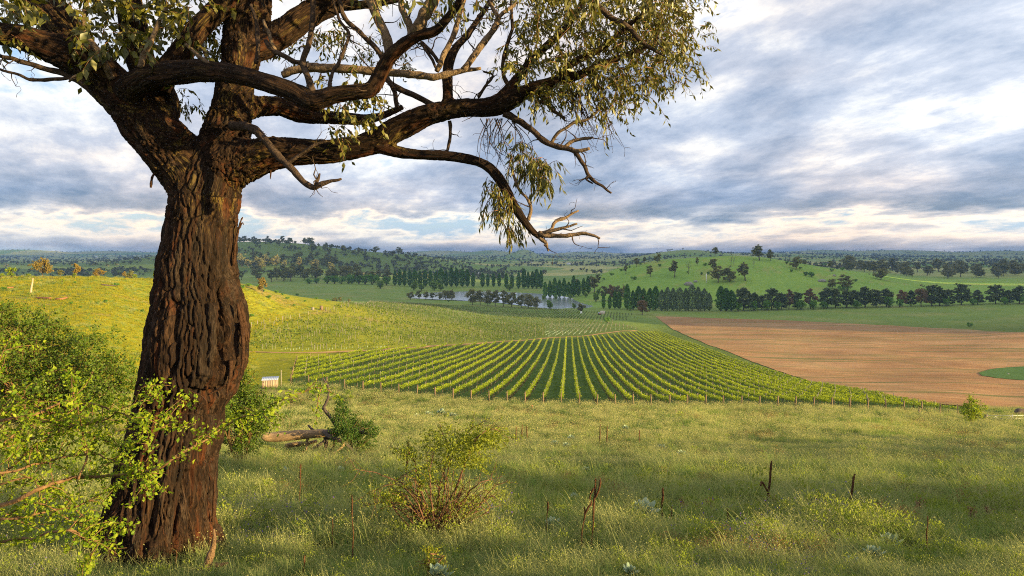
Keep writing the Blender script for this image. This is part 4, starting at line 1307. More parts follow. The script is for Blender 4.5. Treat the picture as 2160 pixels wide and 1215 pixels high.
TD = 9.0
LIMBS = {   # name: (px, py, radius px, depth offset)
    'bole': [(316, 1290, 152, 0), (320, 1235, 142, 0), (324, 1190, 131, 0), (331, 1140, 121, 0), (337, 1100, 114, 0), (346, 1040, 104, 0), (353, 1000, 100, 0), (362, 950, 97, 0), (375, 900, 94, 0), (381, 860, 91, 0),
             (384, 838, 91, 0), (392, 815, 95, 0), (403, 785, 101, 0), (413, 745, 104, 0), (417, 700, 102, 0), (419, 650, 96, 0), (416, 600, 87, 0), (419, 550, 79, 0), (424, 500, 75, 0), (429, 450, 71, 0), (434, 415, 70, 0), (441, 372, 66, 0)],
    'leader': [(441, 385, 62, 0), (462, 330, 56, .05), (480, 280, 50, .1), (490, 230, 43, .15), (498, 180, 39, .2), (508, 120, 40, .25), (518, 60, 46, .3), (526, 0, 44, .35), (530, -80, 38, .4), (545, -190, 32, .5), (540, -320, 24, .5), (560, -450, 16, .4)],
    'leader_fork': [(515, 95, 34, .25), (555, 95, 31, .3), (600, 65, 29, .4), (650, 32, 27, .5), (705, 2, 25, .6), (780, -45, 22, .8), (880, -110, 18, 1.0), (1000, -190, 12, 1.2)],
    'thin_top': [(690, 10, 13, .55), (740, 12, 11, .6), (800, 5, 9, .7), (850, -6, 8, .8)],
    'left_limb': [(432, 410, 62, 0), (395, 358, 60, -.05), (355, 308, 57, -.1), (315, 268, 53, -.15), (275, 222, 48, -.2), (240, 185, 45, -.25), (200, 148, 42, -.3), (160, 122, 38, -.4), (110, 100, 33, -.5), (55, 82, 28, -.6), (0, 72, 24, -.7), (-80, 60, 21, -.9), (-200, 30, 15, -1.2)],
    'left_up': [(205, 150, 36, -.3), (160, 100, 38, -.1), (125, 50, 37, .0), (98, 0, 34, .1), (70, -80, 28, .2), (20, -190, 20, .3)],
    'left_mid': [(318, 260, 34, .05), (312, 190, 30, .2), (300, 130, 29, .3), (285, 70, 28, .35), (272, 0, 26, .4), (262, -90, 20, .5), (240, -200, 14, .5)],
    'left_inner': [(330, 270, 28, -.3), (352, 230, 27, .0), (335, 170, 26, .1)],
    'diag': [(335, 185, 26, -.2), (352, 150, 25, -.25), (385, 108, 24, -.2), (415, 65, 24, -.1), (450, 28, 23, .0), (490, -10, 22, .1), (560, -90, 18, .3), (640, -190, 12, .5)],
    'crossing': [(262, 200, 30, -.32), (290, 178, 29, -.5), (330, 160, 27, -.7), (380, 152, 26, -.85), (430, 150, 23, -1.0), (480, 154, 21, -1.1), (530, 166, 20, -1.15), (580, 180, 20, -1.2), (625, 196, 21, -1.25), (662, 212, 22, -1.3), (700, 202, 19, -1.35), (745, 193, 17, -1.4), (782, 188, 17, -1.45), (802, 158, 16, -1.5), (822, 122, 15, -1.55), (850, 95, 14.5, -1.6), (878, 76, 13, -1.65), (915, 66, 11, -1.7), (940, 42, 9.5, -1.75), (962, 14, 9, -1.8), (985, -25, 8, -1.8), (1020, -90, 6, -1.8)],
    'second': [(505, 232, 30, .2), (545, 226, 23, .35), (590, 224, 20, .5), (630, 236, 21, .6), (670, 244, 17, .7), (710, 250, 14, .8), (760, 252, 12, .9), (800, 246, 9, 1.0), (850, 225, 6, 1.1)],
    'right_limb': [(470, 352, 60, 0), (510, 338, 50, -.02), (548, 330, 42, -.05), (590, 323, 34, -.1), (640, 320, 28, -.15), (700, 320, 26, -.2), (755, 312, 25, -.25), (800, 295, 26, -.3), (845, 268, 26, -.35), (890, 247, 24, -.4), (935, 234, 21, -.45), (975, 228, 20, -.5), (1020, 226, 20, -.55), (1060, 217, 22, -.6), (1095, 200, 18, -.65), (1130, 184, 14, -.7), (1170, 172, 12, -.75), (1220, 158, 10, -.8), (1280, 132, 8, -.85), (1340, 108, 6, -.9), (1400, 88, 4, -.9)],
    'lower_right': [(790, 305, 17, -.3), (832, 319, 13.5, -.35), (870, 325, 11.5, -.4), (915, 328, 11, -.45), (960, 331, 11, -.5), (1005, 340, 11, -.55), (1035, 356, 11.5, -.6), (1060, 388, 11.5, -.65), (1080, 425, 11.5, -.7), (1100, 458, 10, -.72), (1122, 486, 8, -.75), (1140, 502, 6, -.75)],
    'right_up': [(1060, 210, 17, -.6), (1090, 168, 11, -.5), (1120, 130, 9.5, -.4), (1155, 95, 9, -.3), (1190, 62, 8, -.2), (1225, 12, 7.5, -.1), (1250, -40, 6, 0)],
    'right_up_b': [(1175, 172, 9, -.75), (1205, 135, 9, -.8), (1240, 118, 8, -.85), (1280, 95, 7, -.9), (1330, 50, 6, -.9), (1385, 8, 5, -.9)],
    'stub': [(944, 222, 13, -.5), (945, 190, 12, -.5), (944, 160, 12, -.45), (948, 130, 12, -.4), (962, 100, 9, -.35), (985, 75, 7.5, -.3), (1010, 40, 6.5, -.2), (1035, 0, 6, -.1), (1060, -50, 4, 0)],
}
DEAD = {
    'a': [(595, 158, 8, -.6), (620, 148, 9, -.62), (660, 143, 10, -.65), (705, 144, 9.5, -.7), (760, 148, 9, -.75), (820, 152, 8.5, -.8), (870, 157, 8, -.85), (915, 162, 7.5, -.9), (950, 154, 6.5, -.9), (985, 148, 5, -.9), (1015, 144, 3, -.9)],
    'b': [(490, 266, 10, -.35), (515, 266, 9.5, -.5), (540, 276, 9, -.62), (562, 300, 8, -.75), (590, 332, 8, -.85), (612, 352, 7.5, -.92), (636, 378, 7, -1.0), (660, 396, 6, -1.05), (682, 386, 5, -1.1), (720, 377, 2.5, -1.15)],
    'b2': [(664, 394, 4, -1.05), (670, 380, 3.5, -1.05), (675, 366, 2.2, -1.05)],
    'b3': [(606, 346, 4.5, -.9), (632, 326, 3.8, -.95), (660, 308, 3.2, -1.0), (690, 298, 2.2, -1.05)],
    'c': [(822, 118, 9, -1.55), (815, 80, 10, -1.5), (800, 45, 9.5, -1.45), (782, 5, 9, -1.4), (770, -40, 7, -1.35)],
    'd': [(868, 85, 9, -1.65), (862, 50, 8, -1.6), (850, 25, 7.5, -1.55), (843, -10, 7, -1.5)],
    'e': [(876, 72, 12, -1.65), (890, 42, 13.5, -1.65), (908, 12, 13.5, -1.6), (925, -25, 11, -1.55)],
    'f': [(922, 150, 6, -.9), (936, 115, 6, -.85), (952, 85, 6, -.8), (965, 50, 5.5, -.75), (975, 10, 5, -.7), (985, -30, 4, -.6)],
    'g': [(978, 148, 7, -.9), (1000, 118, 7, -.85), (1022, 88, 7, -.8), (1045, 55, 6.5, -.75), (1050, 38, 5, -.7), (1032, 5, 4, -.6)],
    'g2': [(1046, 46, 4.5, -.75), (1065, 25, 4, -.7), (1090, 5, 3, -.65)],
    'h': [(1062, 238, 8, -.6), (1085, 250, 7.5, -.62), (1110, 265, 7, -.65), (1138, 288, 6.5, -.7), (1160, 303, 6, -.75), (1185, 311, 6, -.8), (1210, 318, 5.5, -.85), (1230, 345, 4.5, -.9), (1245, 374, 4, -.95), (1266, 390, 3.2, -1.0), (1290, 408, 2, -1.0)],
    'h2': [(1163, 303, 4, -.75), (1178, 280, 3.5, -.8), (1205, 262, 3.5, -.85), (1240, 250, 3, -.9), (1266, 229, 2, -.95)],
    'h3': [(1192, 311, 4.5, -.8), (1212, 296, 4, -.8), (1240, 292, 3.2, -.85), (1250, 290, 2, -.9)],
    'h4': [(1205, 316, 4, -.85), (1222, 318, 4.5, -.9), (1243, 314, 3.5, -.95)],
    'h5': [(1242, 372, 3, -.95), (1236, 378, 2.5, -.95), (1250, 388, 1.5, -.95)],
    'i': [(1130, 212, 4.5, -.7), (1150, 218, 4, -.72), (1168, 234, 4, -.75), (1192, 250, 2.5, -.8)],
    'j': [(1138, 500, 5, -.75), (1150, 512, 3.5, -.76), (1157, 530, 1.8, -.78)],
    'k': [(1136, 492, 5.5, -.75), (1165, 498, 5, -.8), (1190, 498, 4.5, -.85), (1225, 493, 4, -.9), (1250, 496, 3, -.95), (1265, 503, 2, -.98)],
    'l': [(1140, 494, 5, -.75), (1162, 484, 4, -.7), (1172, 466, 3.6, -.65), (1192, 459, 3.2, -.6), (1220, 445, 1.8, -.55)],
    'm': [(1150, 492, 4, -.78), (1178, 484, 3.6, -.82), (1217, 472, 2, -.86)],
    'n': [(948, 255, 4, -.45), (950, 272, 3.6, -.45), (948, 300, 3.4, -.45), (942, 321, 2.6, -.45)],
    'o': [(215, 205, 8, -.35), (180, 180, 7.5, -.4), (140, 158, 7, -.45), (95, 145, 6, -.5), (40, 128, 5, -.55), (0, 118, 4, -.6), (-60, 110, 3, -.6)],
    'o2': [(150, 162, 4, -.45), (115, 168, 4, -.48), (70, 168, 3.5, -.5), (30, 155, 3, -.5), (0, 146, 2.5, -.5)],
    'p': [(1115, 465, 4, -.72), (1120, 440, 3.5, -.7), (1108, 415, 3, -.7), (1092, 395, 3, -.68), (1080, 355, 3, -.66)],
    'q': [(665, 205, 8, -1.3), (650, 165, 7, -1.3), (640, 130, 6.5, -1.25), (655, 80, 6, -1.2), (660, 30, 5.5, -1.15), (662, -20, 5, -1.1)],
    'q2': [(644, 135, 5, -1.25), (610, 125, 5.5, -1.2), (575, 105, 5, -1.15), (560, 85, 4.5, -1.1)],
    'q3': [(580, 106, 4, -1.15), (566, 70, 3.6, -1.15), (556, 42, 3, -1.15)],
    'r': [(540, 135, 5, -1.0), (545, 100, 4.5, -1.0), (542, 72, 4.5, -.95), (540, 45, 4, -.95), (530, 10, 3.5, -.9)],
    's': [(235, 165, 7.5, -.45), (222, 138, 6.5, -.55), (205, 105, 6, -.6), (180, 70, 5, -.6), (176, 20, 4, -.6)],
    's2': [(218, 135, 4.5, -.55), (190, 148, 4, -.6), (160, 160, 3, -.65), (145, 172, 2, -.65)],
    't': [(295, 143, 6.5, -.75), (303, 115, 6, -.75), (318, 90, 5.5, -.75), (335, 45, 4.5, -.7), (350, 15, 3.5, -.7)],
    'u': [(470, 152, 5, -1.05), (435, 130, 4.5, -1.1), (412, 112, 4, -1.12), (392, 92, 3, -1.15)],
    'v': [(690, 205, 4.5, -1.3), (700, 160, 4, -1.2), (720, 120, 4, -1.1), (735, 75, 3.6, -1.0), (715, 40, 3.2, -.9), (700, -10, 3, -.8)],
    'w': [(945, 235, 6, .3), (870, 200, 6, .3), (820, 170, 6.5, .3), (800, 110, 5.5, .3), (760, 70, 5, .3), (725, 35, 5, .3), (715, -10, 4.5, .3)],
    'x': [(838, 230, 5, .1), (832, 195, 5, .1), (815, 165, 4.5, .1)],
    'y': [(925, 130, 4, -.5), (905, 105, 4, -.5), (890, 90, 3.5, -.5), (925, 150, 3, -.5)],
    'z': [(1010, 205, 3.5, -.5), (1025, 180, 3, -.5), (1040, 160, 2.6, -.5), (1020, 150, 2, -.5)],
    'aa': [(1075, 190, 5, -.6), (1060, 150, 4.5, -.6), (1065, 110, 4, -.6), (1080, 60, 3.5, -.6), (1078, 0, 3, -.6)],
    'ab': [(1250, 0, 7, -1.3), (1280, 30, 6.5, -1.3), (1320, 52, 6, -1.3), (1345, 80, 5, -1.3), (1375, 102, 3.5, -1.3), (1400, 118, 2, -1.3)],
}


def limb3(spec):
    a = np.array(spec, float)
    D = TD + a[:, 3]
    P = np.stack([(a[:, 0] - HX) / F * D, D, ZC - (a[:, 1] - HY) / F * D], 1)
    return P, a[:, 2] / F * D


base_pt = np.array([(328 - HX) / F * TD, TD, ZC - (1190 - HY) / F * TD])
gum = empty('gum_tree', tuple(base_pt))
tag(gum, 'huge old gum tree with rough dark bark and forking limbs beside the camera', 'tree')
raw = MB()
skP, skR, skT, skS, skL = [], [], [], [], []
for li, (nm, spec) in enumerate(LIMBS.items()):
    P, r = limb3(spec)
    Q = catmull(np.hstack([P, r[:, None]]), 8)
    P, r = Q[:, :3], np.maximum(Q[:, 3], 0.012)
    wob = np.stack([perlin(np.column_stack([P * 2.1 + 7 * li + 31 * k])) for k in range(3)], 1) * (r * 0.10)[:, None]
    if nm != 'bole': P = P + wob
    raw.tube(P, r, 20 if r.max() > .1 else 12)
    D_ = catmull(P, 4)
    rr = np.interp(np.linspace(0, 1, len(D_)), np.linspace(0, 1, len(r)), r)
    T_ = np.gradient(D_, axis=0); T_ /= np.linalg.norm(T_, axis=1)[:, None]
    S_ = np.concatenate([[0], np.cumsum(np.linalg.norm(np.diff(D_, axis=0), axis=1))])
    skP.append(D_); skR.append(rr); skT.append(T_); skS.append(S_ + li * 1.37); skL.append(np.full(len(D_), li))
# root flare
for ang, ln in [(200, .55), (250, .5), (300, .6), (340, .5), (20, .5), (80, .5), (140, .55)]:
    a = R(ang)
    st_ = base_pt + [math.cos(a) * .42, math.sin(a) * .42, .55]
    en = base_pt + [math.cos(a) * (.62 + ln * .5), math.sin(a) * (.62 + ln * .5), -.12]
    raw.tube([st_, (st_ + en) / 2 - [0, 0, .08], en], [.30, .24, .16], 10, 4)
tmp = raw.build('gum_raw', None)
md = tmp.modifiers.new('r', 'REMESH'); md.mode = 'VOXEL'; md.voxel_size = 0.0145
sm = tmp.modifiers.new('s', 'SMOOTH'); sm.factor = 0.5; sm.iterations = 8
dg = bpy.context.evaluated_depsgraph_get()
ev = tmp.evaluated_get(dg)
tm = bpy.data.meshes.new_from_object(ev)
bpy.data.objects.remove(tmp)
n = len(tm.vertices)
V = np.empty(n * 3, np.float32); tm.vertices.foreach_get('co', V); V = V.reshape(-1, 3).astype(float)
NN = np.empty(n * 3, np.float32); tm.vertices.foreach_get('normal', NN); NN = NN.reshape(-1, 3).astype(float)
skP, skR, skT, skS, skL = map(np.concatenate, (skP, skR, skT, skS, skL))
near_i = np.zeros(n, int); near_2 = np.zeros(n, int)
best1, best2 = np.full(n, 1e9), np.full(n, 1e9)
for li in range(len(LIMBS)):
    ids = np.where(skL == li)[0]
    lo_, hi_ = skP[ids].min(0) - .6, skP[ids].max(0) + .6
    cand = np.where(((V > lo_) & (V < hi_)).all(1))[0]
    for c0 in range(0, len(cand), 20000):
        cc = cand[c0:c0 + 20000]
        d_ = np.sqrt(((V[cc, None, :] - skP[None, ids]) ** 2).sum(-1)) - skR[ids][None]
        j_ = d_.argmin(1); dm = d_[np.arange(len(cc)), j_]; gi_ = ids[j_]
        b1 = dm < best1[cc]
        near_2[cc] = np.where(b1, near_i[cc], np.where(dm < best2[cc], gi_, near_2[cc]))
        best2[cc] = np.where(b1, best1[cc], np.minimum(best2[cc], dm))
        near_i[cc] = np.where(b1, gi_, near_i[cc])
        best1[cc] = np.minimum(best1[cc], dm)
wgt = .5 + .5 * np.clip((best2 - best1) / .22, 0, 1)
near_2 = np.where(best2 > 1e8, near_i, near_2)
Rn_ = skR[near_i]
def coords(ix):
    rv = V - skP[ix]
    rv = rv - skT[ix] * np.sum(rv * skT[ix], 1)[:, None]
    return rv + np.array([0.41, 0.77, 0.49]) * (skS[ix] * 0.075)[:, None]
Q1, Q2 = coords(near_i), coords(near_2)
q = Q1 * wgt[:, None] + Q2 * (1 - wgt)[:, None]
qw = q + 0.020 * np.stack([perlin(V * 6 + 3 * k) for k in range(3)], 1)
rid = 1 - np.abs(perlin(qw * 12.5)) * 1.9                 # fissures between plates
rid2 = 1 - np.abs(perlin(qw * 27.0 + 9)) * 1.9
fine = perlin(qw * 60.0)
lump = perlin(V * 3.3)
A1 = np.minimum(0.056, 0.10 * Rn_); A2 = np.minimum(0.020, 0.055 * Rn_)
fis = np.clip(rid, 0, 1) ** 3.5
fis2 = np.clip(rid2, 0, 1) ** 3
disp = -A1 * fis - A2 * fis2 + 0.006 * perlin(q * 38.0 + 3) * np.minimum(1, Rn_ / .2) + 0.012 * fine * np.minimum(1, Rn_ / .2) + 0.05 * lump * np.minimum(0.6, Rn_)
vpx = HX + F * V[:, 0] / V[:, 1]; vpy = HY - F * (V[:, 2] - ZC) / V[:, 1]
front = np.clip(-NN[:, 1] * 1.5, 0, 1)
def groove(pts, wdt, dep):
    pts = np.array(pts, float)
    d = np.full(n, 1e9)
    for a, b in zip(pts[:-1], pts[1:]):
        e = b - a
        t = np.clip(((vpx - a[0]) * e[0] + (vpy - a[1]) * e[1]) / (e @ e), 0, 1)
        d = np.minimum(d, np.hypot(vpx - a[0] - t * e[0], vpy - a[1] - t * e[1]))
    return -dep * np.exp(-(d / wdt) ** 2) * (NN[:, 1] < 0.3)
bole = (skL[near_i] == 0)
gv = groove([(472, 612), (478, 660), (470, 700), (476, 745), (462, 780)], 11, .16) + groove([(488, 490), (492, 540), (487, 590), (497, 640), (505, 690)], 6, .04)
gv += groove([(446, 560), (440, 610), (432, 660), (440, 700)], 5, .05) + groove([(372, 640), (365, 700), (372, 760), (352, 800)], 7, .06)
gv += groove([(398, 825), (440, 836), (474, 822)], 7, .11) + groove([(330, 1010), (322, 1080), (300, 1160)], 8, .08) + groove([(395, 1000), (372, 1080), (368, 1180)], 8, .07)
gv += groove([(420, 800), (405, 780), (395, 800)], 6, .05)
gv -= groove([(430, 800), (400, 790), (455, 790)], 9, .05) * 1.0
disp = disp + np.where(bole, gv, 0)
V2 = V + NN * disp[:, None]
faces = []
lt = np.empty(len(tm.polygons), np.int32); tm.polygons.foreach_get('loop_total', lt)
lv = np.empty(len(tm.loops), np.int32); tm.loops.foreach_get('vertex_index', lv)
ls = np.empty(len(tm.polygons), np.int32); tm.polygons.foreach_get('loop_start', ls)
quads = np.stack([lv[ls[lt == 4] + k] for k in range(4)], 1)
tris = np.stack([lv[ls[lt == 3] + k] for k in range(3)], 1) if (lt == 3).any() else None
lich_w = np.clip((520 - vpy) / 140, 0, 1) * np.clip(0.35 + fbm(V * 1.9, 2), 0, 1) * np.where(skL[near_i] == list(LIMBS).index('crossing'), .25, 1) * np.where(vpx > 860, .15, 1.0)
trunk = obj('trunk', mesh_data('trunk', V2 - base_pt, [quads, tris], M_BARK, True, {'bq': q, 'ridge': 1 - np.maximum(fis, .7 * fis2), 'lichen': lich_w}), gum)
bpy.data.meshes.remove(tm)

# dead and thin branches
twg = MB()
def side_twigs(P, r, n_, ln, depth=2):
    """crooked little side twigs along a branch"""
    for _ in range(n_):
        i = rng.integers(max(1, len(P) // 4), len(P))
        d = P[i] - P[i - 1]; d /= np.linalg.norm(d) + 1e-9
        dd = d * .6 + rng.normal(0, .7, 3); dd /= np.linalg.norm(dd)
        L = ln * rng.uniform(.4, 1.2)
        pts = [P[i]]
        for s_ in range(4):
            dd = dd + rng.normal(0, .35, 3); dd /= np.linalg.norm(dd)
            pts.append(pts[-1] + dd * L / 4)
        pts = np.array(pts)
        r0 = min(r[i] * .5, .010)
        twg.tube(pts, np.linspace(r0, .0025, 5), 4, 2)
        if depth > 1: side_twigs(pts, np.linspace(r0, .003, 5), 2, L * .55, depth - 1)


for nm, spec in DEAD.items():
    P, r = limb3(spec)
    Q = catmull(np.hstack([P, r[:, None]]), 6)
    P, r = Q[:, :3], np.maximum(Q[:, 3], .004)
    P = P + np.stack([perlin(P * 9 + 17 * k + len(nm)) for k in range(3)], 1) * .012
    r = r * (1 + .18 * perlin(P * 14))
    b = MB(); b.tube(P - base_pt, r, 9)
    dark = nm in ('b', 'b2', 'b3', 'h', 'h5', 'q', 'q2', 'v', 'w', 'x', 'y', 'z', 'aa', 'ab', 'o', 'o2', 'n', 'i', 'r')
    b.build('dead_branch', M_DARKBR if dark else M_DEADBR, gum, True)
    side_twigs(P, r, {'w': 9, 'h': 7, 'g': 8, 'f': 6, 'v': 9, 'aa': 8, 'o': 10, 'c': 3, 'q': 7, 'k': 3, 'p': 5, 'x': 5, 'y': 5, 'z': 4}.get(nm, 2), .30)
for nm, nt in [('second', 8), ('stub', 14), ('right_limb', 16), ('lower_right', 3), ('right_up', 10), ('crossing', 10), ('leader_fork', 10), ('thin_top', 10)]:
    P, r = limb3(LIMBS[nm]); Q = catmull(np.hstack([P, r[:, None]]), 6)
    side_twigs(Q[len(Q) // 3:, :3], Q[len(Q) // 3:, 3], nt, .42)


def pp(px, py, dd=0.0):
    return pix(px, py, TD + dd)


# hanging bare twig fans
for (x0, y0, x1, y1, k) in [(1035, 250, 1025, 330, 6), (1055, 250, 1060, 350, 8), (1085, 255, 1100, 340, 6), (1220, 190, 1240, 300, 9), (1180, 190, 1260, 270, 8), (1260, 180, 1290, 300, 6)]:
    for _ in range(k):
        a = np.array([pp(x0 + rng.normal(0, 8), y0, -.6), pp((x0 + x1) / 2 + rng.normal(0, 12), (y0 + y1) / 2, -.6 + rng.normal(0, .1)), pp(x1 + rng.normal(0, 18), y1 + rng.normal(0, 15), -.6 + rng.normal(0, .15))])
        twg.tube(a, [.006, .004, .002], 4, 4)
        side_twigs(catmull(a, 4), np.full(9, .004), 3, .14, 1)
twg_o = MB()
# leaf sprays
def leaf_cluster(poly, n_spray, d0, dsp, ls=.075, down=.9, n_leaf=11, asp=.34, core=None, ln=.26):
    lb = MB()
    poly = np.array(poly, float)
    mn_, mx_ = poly.min(0), poly.max(0)
    cnt = 0
    while cnt < n_spray:
        c = rng.uniform(mn_, mx_)
        if not in_poly(c[None], poly)[0]: continue
        if core is not None and fbm(np.array([[c[0] / 60, c[1] / 45, core]]), 2)[0] < rng.uniform(-.55, .25): continue
        cnt += 1
        s = pp(c[0], c[1], d0 + rng.normal(0, dsp))
        d = np.array([rng.normal(.25, .7), rng.normal(0, .6), rng.normal(.05, .5) - down * .25]); d /= np.linalg.norm(d)
        L = ln * rng.uniform(.6, 1.4)
        pts = np.array([s, s + d * L * .5 + [0, 0, -.01], s + d * L + [0, 0, -.10 * down * L / .26]])
        twg_o.tube(pts, [.0045, .003, .0015], 3, 2)
        t = np.linspace(.12, 1, n_leaf)
        Q = catmull(pts, 8)
        LP = np.stack([np.interp(t, np.linspace(0, 1, len(Q)), Q[:, k]) for k in range(3)], 1)
        dirs = rng.normal(0, .55, (n_leaf, 3)) + d * .35 + np.array([0, 0, -down])
        dirs /= np.linalg.norm(dirs, axis=1)[:, None]
        sz_ = ls * rng.uniform(.65, 1.35, n_leaf)
        leaves_into(lb, LP + dirs * sz_[:, None] * .55, sz_, dirs=dirs, aspect=asp, fold=.06, rnd=np.clip(rng.normal(.5, .25, n_leaf), 0, 1))
    lb.V = [v - base_pt for v in lb.V]
    return lb.build('foliage', M_EUC, gum)


leaf_cluster([(1075, 170), (1060, 90), (1110, 20), (1150, -60), (1420, -60), (1450, 20), (1440, 110), (1380, 150), (1300, 170), (1220, 190), (1140, 200)], 640, -.6, .5, .080, .9, 13, core=1.0)
leaf_cluster([(1360, -40), (1470, -30), (1490, 60), (1465, 170), (1400, 190), (1340, 170), (1330, 60)], 110, -.8, .3, .07, .9, 9, core=2.0)
leaf_cluster([(1180, 170), (1340, 150), (1440, 170), (1400, 190), (1310, 230), (1290, 250), (1230, 220)], 90, -.75, .3, .075, 1.0, 9, core=3.0)
leaf_cluster([(1110, 180), (1150, 170), (1160, 215), (1105, 215)], 16, -.9, .1, .09, .9, 9)
leaf_cluster([(1065, 290), (1110, 300), (1170, 345), (1165, 390), (1135, 375), (1100, 360), (1070, 330)], 60, -.72, .15, .11, 1.6, 11, asp=.2, ln=.2)
leaf_cluster([(1015, 375), (1045, 370), (1080, 420), (1100, 470), (1075, 500), (1035, 440)], 58, -.65, .15, .10, 1.6, 11, asp=.2, ln=.2)
leaf_cluster([(680, 175), (740, 165), (800, 200), (800, 265), (745, 275), (715, 255), (690, 210)], 46, -.6, .25, .085, .8, 9, asp=.5)
leaf_cluster([(680, 260), (740, 255), (735, 300), (700, 300)], 12, -.5, .15, .075, .8, 8, asp=.5)
leaf_cluster([(570, 60), (720, 40), (740, 130), (700, 150), (600, 140), (560, 110)], 55, .9, .3, .09, .9, 9, core=5.0)
leaf_cluster([(720, 60), (850, 80), (870, 160), (780, 170), (730, 130)], 44, .6, .3, .07, .9, 8, core=6.0)
leaf_cluster([(880, -30), (1090, -30), (1080, 50), (1000, 45), (900, 40)], 46, .2, .4, .08, .9, 9, core=6.5)
leaf_cluster([(100, -50), (420, -60), (440, 40), (400, 85), (330, 100), (270, 60), (200, 90), (140, 80)], 135, .05, .5, .125, .8, 9, asp=.52, ln=.32)
leaf_cluster([(150, 60), (260, 70), (330, 60), (310, 120), (200, 130), (150, 110)], 30, -.6, .25, .12, .8, 8, asp=.52, ln=.3)
leaf_cluster([(330, 20), (470, 60), (520, 120), (430, 110), (380, 110)], 55, .6, .3, .10, .9, 9, asp=.45)
leaf_cluster([(-60, -40), (45, -40), (50, 40), (20, 95), (-60, 100)], 36, -.6, .2, .13, .9, 8, asp=.5, ln=.3)
leaf_cluster([(0, -40), (120, -40), (110, 40), (40, 60), (0, 40)], 55, .8, .3, .10, .9, 9, asp=.45)
leaf_cluster([(362, 185), (420, 190), (415, 225), (375, 228)], 12, .5, .1, .075, .9, 8)
leaf_cluster([(215, 130), (245, 120), (240, 70), (262, 30), (220, 40)], 16, .9, .2, .09, .9, 9)
# the crown goes on above the frame
leaf_cluster([(-250, -50), (1150, -50), (1400, -80), (1200, -330), (700, -520), (200, -420), (-200, -260)], 620, .1, 1.1, .13, .9, 11, asp=.42, core=9.0, ln=.36)
leaf_cluster([(760, -30), (1290, -30), (1330, -230), (740, -230)], 190, -2.5, .35, .10, .9, 12, ln=.34)  # extra leaves out of view, added to shade the crossing limb
tw = MB()
twg.V = [v - base_pt for v in twg.V]
twg.build('twigs', M_DARKBR, gum)
twg_o.V = [v - base_pt for v in twg_o.V]
twg_o.build('leaf_twigs', M_TWIG, gum)

# loose strips of bark
def strip(pts, wpx, dd):
    b = MB()
    P = np.array([pp(x, y, dd) for x, y in pts]) - base_pt
    Q = catmull(P, 6)
    w_ = np.interp(np.linspace(0, 1, len(Q)), np.linspace(0, 1, len(wpx)), wpx) / F * TD
    b.tube(Q, w_ * .34 * (1 + .5 * perlin(Q * 22)), 7)
    return b.build('bark_strip', M_STRIP, gum, True)


strip([(493, 560), (496, 520), (503, 485), (508, 466), (512, 458)], [9, 9, 7, 6, 3], -.05)
strip([(505, 482), (511, 470), (514, 474)], [5, 4, 2], -.05)
strip([(508, 650), (516, 680), (522, 705), (526, 722)], [12, 12, 9, 3], -.1)
strip([(512, 680), (518, 705), (521, 728)], [9, 8, 3], -.15)
strip([(500, 640), (510, 690), (513, 745), (508, 790)], [10, 12, 12, 4], -.22)
strip([(487, 760), (486, 790), (480, 815), (478, 835)], [12, 10, 8, 3], -.3)
strip([(350, 360), (334, 362), (322, 372), (318, 396)], [9, 8, 8, 6], -.25)
strip([(356, 380), (352, 392), (350, 408)], [7, 6, 2], -.2)
strip([(440, 832), (460, 822), (476, 812)], [6, 8, 5], -.55)
strip([(402, 826), (425, 835), (436, 850), (428, 858)], [5, 6, 5, 2], -.62)
strip([(449, 1100), (452, 1040), (454, 990)], [10, 8, 2], -.1)
strip([(570, 352), (571, 365), (570, 378)], [5, 5, 2], -.1)
# ---------------------------------------------------------------- shrubs, dead wood and plants of the foreground
M_HAW = leaf_mat('hawthorn_leaves', (0.10, 0.19, 0.008), (0.38, 0.42, 0.022), 0.45)
M_HAWD = leaf_mat('dense_hawthorn_leaves', (0.035, 0.085, 0.008), (0.135, 0.19, 0.016), 0.34)
M_HAWG = leaf_mat('dark_hawthorn_leaves', (0.030, 0.080, 0.010), (0.085, 0.15, 0.016), 0.35)
M_BRIAR = leaf_mat('briar_leaves', (0.12, 0.17, 0.012), (0.32, 0.33, 0.03), 0.42)
M_HSTEM = pbr('shrub_stem', (0.19, 0.11, 0.055), 0.9, 0.5, 18.0, bump=0.4, bscale=50, spec=0.1)
M_BSTEM = pbr('briar_stem', (0.15, 0.075, 0.048), 0.8, 0.5, 18.0, spec=0.15)


def rosettes(lb, C_, n_per, sp, size, rndc=None, up=.3):
    C_ = np.asarray(C_, float)
    P_ = np.repeat(C_, n_per, 0) + rng.normal(0, sp, (len(C_) * n_per, 3))
    leaves_into(lb, P_, size * rng.uniform(.6, 1.35, len(P_)), aspect=.58, up=up, fold=.16)


